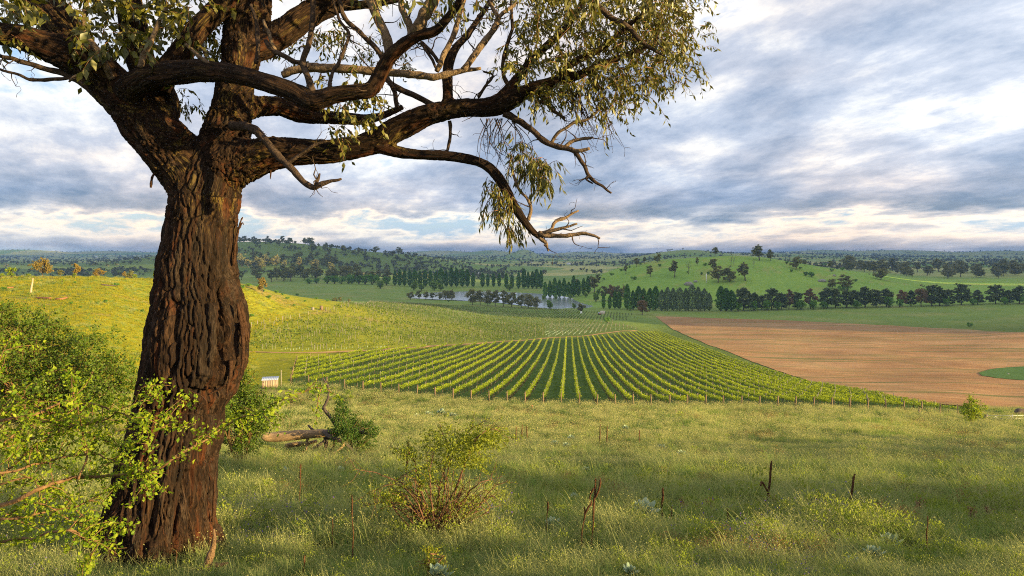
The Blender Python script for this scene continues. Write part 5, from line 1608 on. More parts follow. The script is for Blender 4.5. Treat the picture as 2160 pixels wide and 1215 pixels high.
def leafy_branch(sb, lb, pts, r0, r1, n_side, side_len, leaf, every=.055, npr=5, org=0.0):
    """an arching branch with leafy side shoots"""
    Q = catmull(np.asarray(pts, float), 8)
    Q = Q + np.stack([perlin(Q * 5 + 9 * k) for k in range(3)], 1) * .02
    sb.tube(Q - org, np.linspace(r0, r1, len(Q)), 6)
    def leafrow(A):
        L = np.concatenate([[0], np.cumsum(np.linalg.norm(np.diff(A, axis=0), axis=1))])
        t = np.arange(.02, L[-1], every)
        C_ = np.stack([np.interp(t, L, A[:, k]) for k in range(3)], 1)
        rosettes(lb, C_ - org, npr, leaf * .75, leaf)
    leafrow(Q[len(Q) // 3:])
    for _ in range(n_side):
        i = rng.integers(len(Q) // 6, len(Q))
        d = Q[i] - Q[i - 1]; d /= np.linalg.norm(d) + 1e-9
        d = d * .8 + rng.normal(0, .75, 3) + [0, 0, .12]; d /= np.linalg.norm(d)
        L = side_len * rng.uniform(.4, 1.3)
        e = np.array([Q[i], Q[i] + d * L * .5 + rng.normal(0, .03, 3), Q[i] + d * L + [0, 0, -.04]])
        E = catmull(e, 5)
        sb.tube(E - org, np.linspace(max(r1, .004), .0015, len(E)), 4)
        leafrow(E[2:])


# the sunlit hawthorn reaching in from the left, close to the camera
HD = 5.0
horg = at_dist(-330, 5.2)
haw = empty('hawthorn_shrub', tuple(horg))
tag(haw, 'bright yellow green hawthorn reaching across the trunk from the left edge', 'shrub')
sb, lb = MB(), MB()
HB = [([(-330, 1330), (-200, 1150), (-80, 1078), (10, 1063), (75, 1035), (130, 1012), (190, 1005), (255, 1000), (330, 989), (385, 955), (440, 920), (495, 890), (540, 872), (590, 848), (640, 826), (688, 814)], .020, 26, 0.0),
      ([(-330, 1330), (-180, 1200), (-60, 1142), (0, 1137), (70, 1135), (145, 1118), (180, 1140), (205, 1150), (240, 1130), (285, 1105)], .014, 8, -.2),
      ([(205, 1150), (192, 1175), (178, 1205)], .005, 3, -.2),
      ([(-330, 1330), (-160, 1050), (-60, 965), (40, 935), (120, 910), (200, 890), (260, 862), (322, 828)], .016, 30, .3),
      ([(-330, 1330), (-150, 980), (-40, 900), (40, 880), (110, 858), (170, 850), (230, 862), (290, 890), (335, 905), (358, 876)], .015, 30, .1),
      ([(165, 1012), (185, 960), (175, 910), (165, 860), (152, 815), (146, 775)], .008, 12, .0),
      ([(-330, 1330), (-160, 1090), (-50, 1015), (40, 990), (110, 970), (190, 960), (250, 975), (310, 1000), (352, 1040)], .014, 28, .2),
      ([(-330, 1330), (-170, 1160), (-60, 1105), (30, 1090), (110, 1080), (180, 1060), (235, 1035), (272, 1010)], .013, 15, .1),
      ([(-120, 1100), (0, 1010), (60, 950), (100, 920), (140, 880)], .010, 22, .4),
      ([(-120, 1000), (-40, 850), (0, 760), (20, 715)], .008, 6, .5),
      ([(-120, 1130), (-20, 1040), (50, 1010), (110, 1030), (180, 1090), (215, 1110)], .010, 9, .3),
      ([(-130, 1010), (-30, 960), (60, 900), (130, 895), (220, 930), (280, 945)], .010, 22, .4),
      ([(-100, 1180), (0, 1100), (70, 1060), (160, 1100), (200, 1090)], .010, 7, .2),
      ([(-90, 1000), (0, 900), (30, 850), (70, 830)], .009, 14, .2)]
for pts, r0, ns, dd in HB:
    nn = len(pts)
    P3 = np.array([pix(x, y, HD + dd + .25 * math.sin(i * 1.3 + dd * 9)) for i, (x, y) in enumerate(pts)])
    leafy_branch(sb, lb, P3, r0, .0025, ns, .26, .033, every=.038, npr=5, org=horg)
sb.build('stem', M_HSTEM, haw)
lb.build('leaves', M_HAW, haw)


def lobe_bush(name, base_px, lobes, label, mat, leaf, nleaf, Y=None, depth=.9, cat='shrub', stem=M_HSTEM, spikes=10, dense=True):
    """shrub modelled from lobes read off the photograph (px, py, rx, ry), each at its own depth"""
    b = hit(*base_px, 6) if Y is None else at_dist(base_px[0], Y)
    th = empty(name, tuple(b))
    tag(th, label, cat)
    s_, l_ = MB(), MB()
    D0 = b[1]
    tot = sum(rx * ry for _, _, rx, ry in lobes)
    for (x, y, rx, ry) in lobes:
        c = pix(x, y, D0 + rng.normal(0, depth * .35))
        ax, ay = rx / F * D0, ry / F * D0
        az = min(ax, ay) * 1.1 * depth
        for _ in range(max(3, int(rx * ry / 160))):
            d = rand_dirs(1)[0] * [ax, az, ay] * rng.uniform(.55, 1.0)
            e = c + d
            m_ = b + (c - b) * .55 + rng.normal(0, .10 * ax + .02, 3)
            s_.tube(catmull(np.array([b + rng.normal(0, .05 + .03 * ax, 3) * [1, 1, 0] - [0, 0, .1], m_, e]), 4) - b, np.linspace(.022, .004, 9) * max(.5, ay), 5)
        n_ = int(nleaf * rx * ry / tot)
        ntw = max(6, n_ // 26)
        for _ in range(ntw):
            d = rand_dirs(1)[0]
            s0 = c + d * [ax, az, ay] * rng.uniform(.25, .95)
            dr = d * [1, 1, 1] + rng.normal(0, .5, 3) + [0, 0, .25]
            dr /= np.linalg.norm(dr)
            L = min(ax, ay) * rng.uniform(.25, .75)
            A = np.array([s0, s0 + dr * L])
            s_.tube(A - b, [.005 * max(.6, ay), .002], 3)
            t = rng.random(n_ // ntw)[:, None]
            P_ = s0 + dr * L * t + rng.normal(0, leaf * .8, (len(t), 3))
            leaves_into(l_, P_ - b, leaf * rng.uniform(.6, 1.35, len(P_)), aspect=.7, up=.3, fold=.12)
    for _ in range(spikes):
        x, y, rx, ry = lobes[rng.integers(len(lobes))]
        c = pix(x, y, D0)
        d = np.array([rng.normal(.2, .8), rng.normal(0, .4), rng.uniform(.2, 1)]); d /= np.linalg.norm(d)
        e = c + d * np.array([rx, rx, ry]) / F * D0 * rng.uniform(1.1, 1.5)
        leafy_branch(s_, l_, [c, (c + e) / 2 + rng.normal(0, .05, 3), e], .012, .003, 3, .25, leaf * .9, every=leaf * 1.4, npr=3, org=b)
    s_.build('stem', stem, th)
    l_.build('leaves', mat, th)
    return th


lobe_bush('hawthorn_shrub', (120, 900), [(40, 700, 60, 55), (120, 730, 60, 50), (190, 740, 55, 45), (235, 790, 50, 50), (160, 800, 70, 60), (80, 800, 70, 65), (20, 800, 60, 70), (-50, 740, 70, 70), (-60, 830, 80, 60), (220, 845, 50, 40), (130, 860, 70, 40), (50, 865, 60, 35), (265, 810, 25, 25), (0, 660, 40, 30), (90, 690, 40, 35)],
          'large dense green hawthorn thicket left of the big trunk', M_HAWD, .080, 30000, Y=23, depth=1.2, spikes=40)
lobe_bush('hawthorn_shrub', (505, 975), [(510, 822, 32, 40), (498, 880, 42, 45), (545, 880, 32, 36), (500, 925, 45, 35), (540, 905, 26, 24), (488, 795, 22, 32), (528, 850, 36, 34), (470, 860, 30, 45), (515, 945, 26, 18)],
          'upright green hawthorn emerging from behind the right of the big trunk', M_HAWD, .068, 12000, Y=22, depth=1.0, spikes=16)
lobe_bush('hawthorn_shrub', (745, 968), [(722, 858, 13, 22), (722, 888, 26, 24), (742, 908, 36, 26), (755, 938, 40, 24), (776, 905, 20, 16), (720, 920, 26, 26), (790, 912, 14, 10), (770, 950, 24, 14)],
          'conical dark green hawthorn growing behind the fallen log', M_HAWG, .075, 8000, Y=31.5, depth=1.0, spikes=14)
lobe_bush('hawthorn_shrub', (608, 912), [(610, 886, 17, 18), (600, 900, 20, 12), (622, 898, 16, 12)],
          'small thin dull green shrub left of the fallen log', M_HAWG, .07, 420, depth=1.0, spikes=7)
lobe_bush('hawthorn_shrub', (2050, 896), [(2050, 846, 9, 12), (2045, 862, 18, 14), (2058, 872, 20, 13), (2068, 860, 12, 10), (2040, 876, 15, 10), (2052, 882, 14, 7)],
          'small round green shrub lit yellow beside the metal gate', M_HAW, .17, 2400, depth=1.0, spikes=12)
lobe_bush('hawthorn_shrub', (737, 846), [(737, 832, 8, 9), (739, 840, 7, 6)], 'tiny yellow green shrub just below the vineyard front posts', M_HAW, .12, 260, depth=1.0, spikes=2)
lobe_bush('hawthorn_shrub', (1437, 882), [(1437, 874, 7, 5), (1432, 877, 6, 4)], 'tiny green bush on the shadowed bank below the vineyard posts', M_HAW, .12, 200, depth=1.0, spikes=2)
lobe_bush('hawthorn_shrub', (908, 1212), [(905, 1165, 10, 22), (900, 1190, 12, 16), (920, 1192, 9, 12)], 'small yellow green seedling at the bottom of the frame below the briar', M_BRIAR, .028, 420, Y=7.6, depth=1.0, spikes=4)

# the thorny briar in the middle of the foreground
bb_ = at_dist(925, 10.6)
br = empty('briar_bush', tuple(bb_))
tag(br, 'thorny briar bush with tangled red brown stems and sparse yellow green leaves', 'shrub')
sb, lb = MB(), MB()
BS = [[(905, 1140), (882, 1065), (835, 1022), (775, 1040)], [(925, 1140), (908, 1040), (912, 965), (935, 915)], [(930, 1140), (958, 1050), (985, 965), (1012, 918), (1040, 905), (1078, 925)],
      [(935, 1140), (985, 1085), (1035, 1048), (1048, 1062)], [(900, 1140), (855, 1085), (805, 1060), (762, 1072)], [(940, 1140), (1005, 1075), (1040, 1030), (1072, 1014)],
      [(915, 1140), (882, 1005), (862, 955), (822, 942)], [(920, 1140), (940, 1020), (960, 950), (1000, 900), (1040, 898)], [(910, 1140), (870, 1040), (800, 1000), (745, 990)],
      [(928, 1140), (975, 1060), (1010, 1020), (1040, 1010)], [(922, 1140), (925, 1040), (945, 960), (930, 900)], [(930, 1140), (950, 1080), (935, 1000), (900, 960)],
      [(935, 1140), (990, 1100), (1030, 1075), (1012, 1040)], [(905, 1140), (845, 1090), (820, 1040), (850, 1000)]]
for k, pts in enumerate(BS):
    P3 = np.array([pix(x, y, 10.6 + (0 if i == 0 else rng.normal(0, .22))) for i, (x, y) in enumerate(pts)])
    P3[0, 2] = bb_[2] - .08
    leafy_branch(sb, lb, P3, .016, .003, 9, .34, .030, every=.11, npr=3, org=bb_)
for _ in range(95):
    a = rng.uniform(0, 6.28)
    e = np.array([925 + 135 * math.cos(a) * rng.uniform(.3, 1), 1075 - 55 * rng.random() + 40 * math.sin(a)])
    m_ = np.array([925, 1080]) * .4 + e * .6 + rng.normal(0, 16, 2)
    P3 = np.array([pix(915 + rng.normal(0, 14), 1138, 10.6), pix(m_[0], m_[1], 10.6 + rng.normal(0, .3)), pix(e[0], e[1], 10.6 + rng.normal(0, .45))])
    sb.tube(catmull(P3, 6) - bb_, np.linspace(.009, .003, 13), 4)
cl_ = []
for (x, y, rx, ry, n_) in [(1020, 925, 55, 25, 300), (960, 950, 50, 45, 240), (860, 955, 40, 20, 80), (900, 1000, 60, 40, 130), (940, 1070, 80, 40, 200), (830, 1050, 50, 30, 140), (1000, 965, 40, 30, 110), (915, 925, 25, 30, 60)]:
    for _ in range(n_):
        cl_.append(pix(x + rng.normal(0, rx * .5), y + rng.normal(0, ry * .5), 10.6 + rng.normal(0, .25)))
rosettes(lb, np.array(cl_) - bb_, 6, .026, .040)
sb.build('stem', M_BSTEM, br)
lb.build('leaves', M_BRIAR, br)

# fallen log with its broken limbs
M_LOG = pbr('weathered_log', (0.34, 0.23, 0.135), 0.9, 0.45, 5.0, bump=1.0, bscale=16, spec=0.1, stretch=(.5, 3, 5))
M_BURN = pbr('charred_limb', (0.085, 0.065, 0.058), 0.85, 0.4, 9.0, bump=0.6, bscale=25, spec=0.2)
LD = hit(690, 958)[1]
lo = at_dist(640, LD)
log = empty('fallen_log', tuple(lo))
tag(log, 'fallen weathered tree trunk with dark twisted limbs lying in the grass', 'log')


def logpart(name, pts, mat, seg=10, dz=0.0):
    a = np.array(pts, float)
    D = LD + (a[:, 3] if a.shape[1] > 3 else 0)
    P = np.stack([(a[:, 0] - HX) / F * D, np.broadcast_to(D, len(a)), ZC - (a[:, 1] - HY) / F * D], 1)
    Q = catmull(np.hstack([P, (a[:, 2] / F * D)[:, None]]), 6)
    r = np.maximum(Q[:, 3], .012) * (1 + .12 * perlin(Q[:, :3] * 3))
    b = MB(); b.tube(Q[:, :3] - lo, r, seg)
    return b.build(name, mat, log, True)


logpart('trunk', [(552, 921, 4, -.1), (558, 921, 9, -.1), (575, 922, 10.5, 0), (610, 919, 10.5, 0), (650, 916, 9.5, 0), (680, 914, 8.5, 0), (705, 915, 7, .1), (714, 917, 5, .1)], M_LOG, 14)
logpart('limb', [(690, 912, 6), (715, 907, 5.2), (738, 903, 4.6), (757, 909, 4), (774, 914, 3), (788, 921, 1.6)], M_BURN)
logpart('limb', [(683, 910, 4, -.4), (690, 918, 4.5, -.6), (703, 925, 4.5, -.7), (722, 931, 4, -.8), (738, 945, 3.5, -.9), (750, 958, 3, -1), (760, 972, 2.2, -1.1)], M_BURN)
logpart('limb', [(721, 930, 3.5, -.8), (724, 939, 3, -1), (712, 950, 2.6, -1.1), (692, 963, 2, -1.2)], M_LOG)
logpart('limb', [(713, 907, 4.2, .5), (703, 888, 3.8, .5), (684, 863, 3.4, .5), (687, 852, 3, .5), (693, 836, 2.6, .5), (693, 818, 2.3, .5), (686, 806, 1.8, .5), (681, 796, 1, .5)], M_BURN)
logpart('limb', [(685, 862, 2.4, .5), (676, 863, 1.8, .5), (667, 858, 1, .5)], M_BURN)
logpart('limb', [(650, 922, 3.2, 0), (647, 935, 2.4, 0), (646, 950, 1.8, -.1)], M_LOG)
logpart('limb', [(686, 920, 5, .1), (688, 936, 4.2, .1), (685, 955, 3.4, .1)], M_BURN)
logpart('limb', [(692, 924, 4, .1), (677, 936, 3.6, 0), (657, 949, 3, -.1)], M_BURN)
logpart('limb', [(650, 897, 2, .4), (660, 907, 2.6, .3)], M_BURN)
logpart('limb', [(603, 941, 5, .6), (625, 937, 5.5, .6), (646, 936, 4.5, .6), (668, 930, 3, .6)], M_LOG)
logpart('limb', [(706, 925, 3, .3), (704, 940, 2.4, .3), (699, 953, 2, .3)], M_BURN)
logpart('limb', [(770, 938, 2.4, .2), (778, 950, 2.2, .2), (784, 960, 1.6, .1)], M_BURN)

# broken snag and stick by the foot of the gum, and the stones
def stick(name, pts, label, cat, mat, D, seg=7):
    a = np.array(pts, float)
    o_ = at_dist(a[0, 0], D)
    P = np.stack([(a[:, 0] - HX) / F * D, np.full(len(a), D) + (a[:, 3] if a.shape[1] > 3 else 0), ZC - (a[:, 1] - HY) / F * D], 1)
    Q = catmull(np.hstack([P, (a[:, 2] / F * D)[:, None]]), 5)
    b = MB(); b.tube(Q[:, :3] - o_, np.maximum(Q[:, 3], .003) * (1 + .25 * perlin(Q[:, :3] * 25)), seg)
    o = b.build(name, mat, None, True, tuple(o_))
    return tag(o, label, cat)


M_SNAG = pbr('snag_wood', (0.20, 0.12, 0.065), .9, .5, 12.0, bump=1.0, bscale=30)
SD = 7.7
snag = stick('broken_branch', [(428, 1232, 9), (436, 1195, 9), (446, 1165, 7), (452, 1140, 5), (451, 1116, 2)], 'splintered broken branch standing upright at the right foot of the big gum', 'branch', M_SNAG, SD)
b = MB()
for pts in ([(441, 1190, 6), (462, 1192, 5), (481, 1187, 2)], [(448, 1150, 3), (458, 1142, 2.4), (468, 1137, 1)], [(385, 1214, 5), (410, 1204, 6), (435, 1206, 7)]):
    a = np.array(pts, float)
    P = np.stack([(a[:, 0] - HX) / F * SD, np.full(len(a), SD), ZC - (a[:, 1] - HY) / F * SD], 1)
    b.tube(P - np.array(snag.location), a[:, 2] / F * SD, 6, 4)
b.build('side_branch', M_DARKBR, snag, True)


def rock(px, py, wpx, hpx, label, Y=None, col=(0.27, 0.25, 0.22), sub=3):
    p = hit(px, py, 5) if Y is None else at_dist(px, Y)
    d = rand_dirs(1)[0]
    import bmesh
    bm = bmesh.new()
    bmesh.ops.create_icosphere(bm, subdivisions=sub, radius=1)
    v = np.array([x.co[:] for x in bm.verts])
    f = np.array([[q_.index for q_ in fc.verts] for fc in bm.faces])
    bm.free()
    v = v * (1 + .28 * perlin(v * 1.3 + px)[:, None] + .10 * perlin(v * 4 + px)[:, None])
    w_, h_ = wpx / F * p[1] / 2, hpx / F * p[1]
    v = v * [w_, w_ * .8, h_ * .75] + [0, 0, h_ * .25]
    o = obj('rock', mesh_data('rock', v, [f], M_ROCK, False), None, tuple(p))
    return tag(o, label, 'rock')


M_ROCK = pbr('lichened_rock', (0.30, 0.275, 0.25), 0.95, 0.45, 6.0, bump=0.7, bscale=25, spec=0.1)
rock(100, 1196, 36, 20, 'small pale rock in the grass at the lower left corner', Y=6.6)
rock(1764, 1122, 60, 16, 'flat grey lichened rock under the tall mullein stalk at right', Y=12.2)
rock(1453, 601, 20, 7, 'larger grey rock outcrop on the lower right hillside', sub=2)
rock(1734, 594, 18, 5, 'long grey rock outcrop near the right end of the hillside', sub=2)
rock(1760, 583, 7, 4, 'small grey boulder on the hillside above the long outcrop', sub=2)
rock(1467, 595, 9, 4, 'smaller grey boulder right of the larger hillside outcrop', sub=2)
rock(284, 581, 13, 5, 'pale rocks on the crest of the sunlit hump', sub=2)
rock(2127, 790, 5, 3, 'small grey boulder on the green island in the stubble', sub=2)

# mullein: dead flower stalks and pale woolly rosettes
M_STALK = pbr('dry_stalk', (0.13, 0.065, 0.035), 0.9, 0.5, 30.0, bump=0.8, bscale=90, spec=0.05)
M_WOOL = leaf_mat('woolly_leaves', (0.22, 0.30, 0.20), (0.38, 0.45, 0.31), 0.2, rough=.8, spec=.1, tcol=(1.0, 1.1, .8))
STK = [((745, 1190), (742, 1045), 0, 'tall thin dead mullein stalk left of the briar bush'),
       ((632, 1088), (634, 978), 0, 'thin dead mullein stalk between the trunk and the briar, in front of the log'),
       ((856, 1020), (861, 930), 1, 'dead mullein stalk with thick head behind the briar bush'),
       ((1225, 1175), (1233, 1070), 0, 'leaning dead mullein stalk left of the twisted double-headed one'),
       ((1247, 1165), (1256, 1010), 1, 'tallest twisted double-headed mullein stalk right of the briar'),
       ((1240, 1105), (1245, 1035), 0, 'slim dead mullein stalk just behind the twisted double-headed one'),
       ((1153, 1130), (1155, 1058), 0, 'slim dead mullein stalk midway between briar and twisted stalk'),
       ((1396, 1100), (1398, 1030), 1, 'dead mullein stalk beside the big pale rosette at centre right'),
       ((1614, 1092), (1628, 973), 1, 'tall dead mullein stalk left of the hooked one at right'),
       ((1717, 1100), (1727, 1037), 1, 'hooked dead mullein stalk between the two tall ones at right'),
       ((1785, 1112), (1803, 1000), 1, 'thick headed leaning mullein stalk above the flat grey rock'),
       ((1534, 1118), (1535, 1072), 0, 'short dark stalk crossing another left of the tall right stalk'),
       ((1547, 1118), (1537, 1082), 0, 'short stalk leaning left against a dark upright one'),
       ((1265, 938), (1266, 895), 0, 'distant dead stalk, left of the pair on the shaded slope'),
       ((1279, 938), (1281, 899), 0, 'distant dead stalk, right of the pair on the shaded slope'),
       ((1348, 940), (1349, 907), 0, 'lone distant dead stalk on the shaded slope'),
       ((700, 1165), (701, 1095), 0, 'short thin stalk left of the tall thin stalk by the briar'),
       ((370, 1208), (372, 1160), 0, 'short thin stalk in front of the foot of the gum'),
       ((640, 1222), (642, 1172), 0, 'short stalk at the bottom edge left of the briar'),
       ((1953, 1172), (1957, 1090), 0, 'lone thin stalk among yellow weeds at far right'),
       ((1416, 1110), (1417, 1068), 0, 'short thin stalk right of the big pale rosette'),
       ((1088, 928), (1089, 900), 0, 'distant short stalk, left of three above the briar'),
       ((1100, 928), (1102, 896), 0, 'distant short stalk, middle of three above the briar'),
       ((1112, 928), (1111, 899), 0, 'distant short stalk, right of three above the briar'),
       ((1722, 1078), (1702, 1108), 0, 'fallen dark stalk leaning down from the hooked mullein')]
for k, (bp, tp, head, lab) in enumerate(STK):
    p = hit(bp[0], bp[1], 5)
    D = p[1]
    if lab.startswith('fallen'): D = 12.6; p = pix(bp[0], bp[1], D)
    t_ = pix(tp[0], tp[1], D)
    th = empty('mullein_stalk', tuple(p))
    s_ = MB()
    v = t_ - p
    n_ = 12
    Q = np.array([v * f for f in np.linspace(-.06, 1, n_)]) + np.stack([perlin(np.column_stack([np.linspace(0, 3, n_) + 5 * j, np.full(n_, k * 1.7), np.zeros(n_)])) for j in range(3)], 1) * .02
    px_m = D / F
    rr = max(1.1 * px_m, .006)
    s_.tube(Q, np.linspace(rr * 1.5, rr * .8, n_), 6)
    s_.build('stem', M_STALK, th, True)
    if head or k in (0, 1, 3, 5, 6, 18):
        hb = MB()
        A = Q[int(n_ * (.42 if head else .72)):]
        AA = catmull(A, 8)
        r_h = rr * (2.1 if head else 1.5) * np.interp(np.linspace(0, 1, len(AA)), [0, .15, .8, 1], [.6, 1, 1, .5]) * (1 + .35 * perlin(AA * 60 + k))
        hb.tube(AA, r_h, 8)
        if 'double' in lab:
            i0 = len(AA) // 2
            B2 = np.array([AA[i0], AA[i0] + [.05, -.02, .12], AA[i0] + [.085, -.02, v[2] * .22], AA[i0] + [.088, -.01, v[2] * .30]])
            B2 = catmull(B2, 6)
            hb.tube(B2, rr * 2.0 * np.interp(np.linspace(0, 1, len(B2)), [0, .2, .8, 1], [.6, 1, 1, .5]), 8)
        if 'hooked' in lab:
            B2 = catmull(np.array([AA[2], AA[2] + [-.09, 0, .16], AA[2] + [-.13, 0, .20], AA[2] + [-.15, 0, .13]]), 6)
            hb.tube(B2, rr * 2.0, 7)
        # seed capsules
        cp = AA[rng.integers(0, len(AA), 60 if head else 24)]
        leaves_into(hb, cp + rand_dirs(len(cp)) * rr * (2.0 if head else 1.5), rr * 2.4, aspect=.9)
        hb.build('seed_head', M_STALK, th)
    tag(th, lab, 'mullein stalk')
ROS = [(1037, 1098, 26, 'upright pale woolly rosette right of the briar base'), (1360, 1086, 30, 'largest pale woolly rosette at centre right'), (1166, 1115, 18, 'pale rosette half hidden in grass under a slim stalk'),
       (1212, 1053, 11, 'pale rosette on the slope left of the twisted stalk, right one'), (1182, 1049, 7, 'very small pale rosette on the slope, left of two'), (1206, 1024, 8, 'pale rosette on the slope above two others'),
       (1236, 994, 9, 'pale rosette on the mid slope above the twisted stalk'), (1440, 962, 13, 'pale rosette on the open shaded slope right of the patch'), (1398, 1012, 9, 'pale rosette on the slope above the dead stalk at centre right'),
       (1877, 1152, 26, 'broad pale rosette at lower right below the flat rock'), (1640, 1106, 22, 'pale rosette at the foot of the tall right stalk'), (1845, 1180, 22, 'low pale rosette in front of the broad one at right'),
       (603, 1002, 13, 'pale rosette in front of the fallen log'), (466, 975, 13, 'pale rosette beside the trunk under the upright hawthorn'), (1196, 944, 11, 'pale rosette at the left of the grey patch on the slope'),
       (1170, 938, 10, 'second pale rosette at the left of the grey patch'), (1205, 928, 9, 'pale rosette at the top of the grey patch'), (1320, 905, 8, 'small distant pale rosette below the vineyard bank'),
       (1395, 945, 10, 'pale rosette in the middle of the shaded slope'), (926, 1222, 28, 'large pale rosette cut by the bottom edge below the briar'), (1330, 1205, 20, 'pale rosette near the bottom edge at centre right'),
       (1085, 1090, 14, 'pale rosette behind the upright one by the briar'), (718, 995, 10, 'pale rosette right of the fallen log limbs'), (1800, 1195, 16, 'small pale rosette near the bottom right'),
       (930, 872, 12, 'pale rosette in the silvery patch above the briar, left'), (905, 876, 10, 'pale rosette at the left end of the silvery patch'), (955, 878, 10, 'pale rosette at the right end of the silvery patch'), (880, 880, 8, 'small pale rosette left of the silvery patch')]
CLEAR = []
for (x, y, r, lab) in ROS:
    p = hit(x, y + r * .4, 5) if y < 1200 else at_dist(x, 7.4)
    rm = 1.1 * r / F * p[1]
    CLEAR.append((p[0], p[1] - rm * .9, rm * 1.15)); CLEAR.append((p[0], p[1] - rm * 2.6, rm * 1.1))
    p[2] += .28 * rm + .05
    mb = MB()
    nl = 16
    for i in range(nl):
        a = i * 2.4
        el = np.interp(i / nl, [0, 1], [.45, 1.35])
        d = np.array([math.cos(a) * math.cos(el), math.sin(a) * math.cos(el), math.sin(el)])
        L = rm * rng.uniform(.85, 1.25)
        side = np.array([-math.sin(a), math.cos(a), 0])
        up_ = np.cross(d, side)
        t = np.array([0, .3, .6, .85, 1.0]); w_ = np.array([.06, .16, .19, .12, .01]) * L * 1.25
        droop = -t ** 2 * .18 * L
        C_ = d * (t * L)[:, None] + np.array([0, 0, 1]) * droop[:, None]
        V_ = np.concatenate([C_ - side * w_[:, None] + up_ * w_[:, None] * -.35, C_, C_ + side * w_[:, None] + up_ * w_[:, None] * -.35])
        qd = []
        for j in range(4):
            qd += [[j, j + 1, 5 + j + 1, 5 + j], [5 + j, 5 + j + 1, 10 + j + 1, 10 + j]]
        mb.add(V_, f4=qd, rnd=rng.random())
    o = mb.build('mullein_rosette', M_WOOL, None, False, tuple(p))
    tag(o, lab, 'mullein rosette')
# red brown docks
M_DOCK = leaf_mat('dock_seed_heads', (0.15, 0.060, 0.035), (0.27, 0.12, 0.07), 0.2)
DK = [(1500, 1075, 32, 'left of the tall right stalk'), (1442, 1075, 28, 'furthest left of the right hand group'), (1472, 1078, 24, 'between two others left of the tall stalk'), (1630, 1078, 32, 'close to the right of the tall stalk'), (1662, 1075, 26, 'between the tall and hooked stalks'), (1690, 1078, 24, 'close to the left of the hooked stalk'),
      (1735, 1080, 26, 'right of the hooked stalk'), (1772, 1100, 30, 'just left of the thick headed stalk'), (1312, 1092, 26, 'left of the largest pale rosette'), (1290, 1080, 22, 'small one left of the largest pale rosette'), (650, 1100, 28, 'right of the thin stalk near the trunk'), (690, 1100, 24, 'left of the briar bush'),
      (2052, 1098, 34, 'among yellow weeds at far right'), (2088, 1092, 26, 'rightmost among yellow weeds'), (1938, 1088, 34, 'above the lone thin stalk at right'), (1733, 1135, 26, 'left of the flat grey rock'), (1752, 1120, 22, 'in front of the flat grey rock'), (640, 955, 10, 'under the fallen log'), (1325, 1085, 20, 'beside the largest rosette on its left')]
for (x, y, h, lab) in DK:
    p = hit(x, y + 10, 5)
    hm = h / F * p[1] * 1.35
    s_, l_ = MB(), MB()
    for i in range(6):
        e = np.array([rng.normal(0, .16), rng.normal(0, .16), rng.uniform(.7, 1)]) * hm
        s_.tube([[0, 0, -.05], e * .5 + rng.normal(0, .02, 3), e], [.006, .005, .003], 4)
        t = rng.uniform(.5, 1, 26)[:, None]
        leaves_into(l_, e * t + rng.normal(0, .035 * hm + .005, (26, 3)), hm * .07, aspect=.8)
    th = empty('dock_plant', tuple(p))
    s_.build('stem', M_STALK, th); l_.build('seed_head', M_DOCK, th)
    tag(th, f'red brown seeding dock plant {lab}', 'dock plant')

# ---------------------------------------------------------------- shed, fences, gate, far buildings
M_TIN = pbr('zinc_roof', (0.50, 0.54, 0.60), 0.4, 0.15, 3.0, metal=.35, spec=.5)
def plank_mat():
    m, t, out = new_mat('shed_planks')
    tcn = t.new('ShaderNodeTexCoord').outputs['Object']
    sx = t.new('ShaderNodeSeparateXYZ', {0: tcn})
    k = t.math('FLOOR', t.math('MULTIPLY', t.math('ADD', sx.outputs[0], sx.outputs[1]), 6.5))
    wn = t.new('ShaderNodeTexWhiteNoise', noise_dimensions='1D')
    t.l.new(k, wn.inputs['W'])
    c = t.mix(wn.outputs['Value'], (0.50, 0.37, 0.25), (0.27, 0.19, 0.14))
    mp = t.new('ShaderNodeMapping', {0: tcn, 'Scale': (9, 9, .8)})
    c = t.mix(t.math('MULTIPLY', t.noise(mp.outputs[0], 2.0, 4), .6), c, (0.20, 0.15, 0.12))
    b = t.new('ShaderNodeBsdfPrincipled', {'Base Color': c, 'Roughness': .9})
    t.l.new(b.outputs[0], out.inputs[0])
    return m


M_PLANK = plank_mat()
sp = hit(570, 817)
sc = sp[1] / F
shed = empty('shed', tuple(sp), R(14))
tag(shed, 'small plank shed with pale tin roof left of the vineyard corner post', 'shed')
w_, d_, h_ = 30 * sc, 26 * sc, 18.5 * sc
b = MB()
for i in range(9): b.box((-w_ / 2 + (i + .5) * w_ / 9, -d_ / 2, -.25), (w_ / 9 - .015, .03, h_ + .25 + rng.uniform(-.02, .02)))
for i in range(7): b.box((w_ / 2 - .015, -d_ / 2 + .03 + (i + .5) * (d_ - .06) / 7, -.25), (.03, (d_ - .06) / 7 - .015, h_ + .25))
b.box((-w_ / 2 + .015, 0, -.25), (.03, d_ - .06, h_ + .25)); b.box((0, d_ / 2, -.25), (w_, .03, h_ + .25))
b.build('wall', M_PLANK, shed)
rf = MB()
V_ = []
nxr = 40
for i in range(nxr):
    x = -w_ / 2 - .12 + (w_ + .24) * i / (nxr - 1)
    zz = .02 * math.sin(i * 1.6)
    V_ += [(x, -d_ / 2 - .12, h_ + .03 + zz), (x, d_ / 2 + .12, h_ + .23 + zz)]
q_ = [[2 * i, 2 * i + 2, 2 * i + 3, 2 * i + 1] for i in range(nxr - 1)]
rf.add(V_, f4=q_)
ro = rf.build('roof', M_TIN, shed, True)
mdf = ro.modifiers.new('t', 'SOLIDIFY'); mdf.thickness = .02


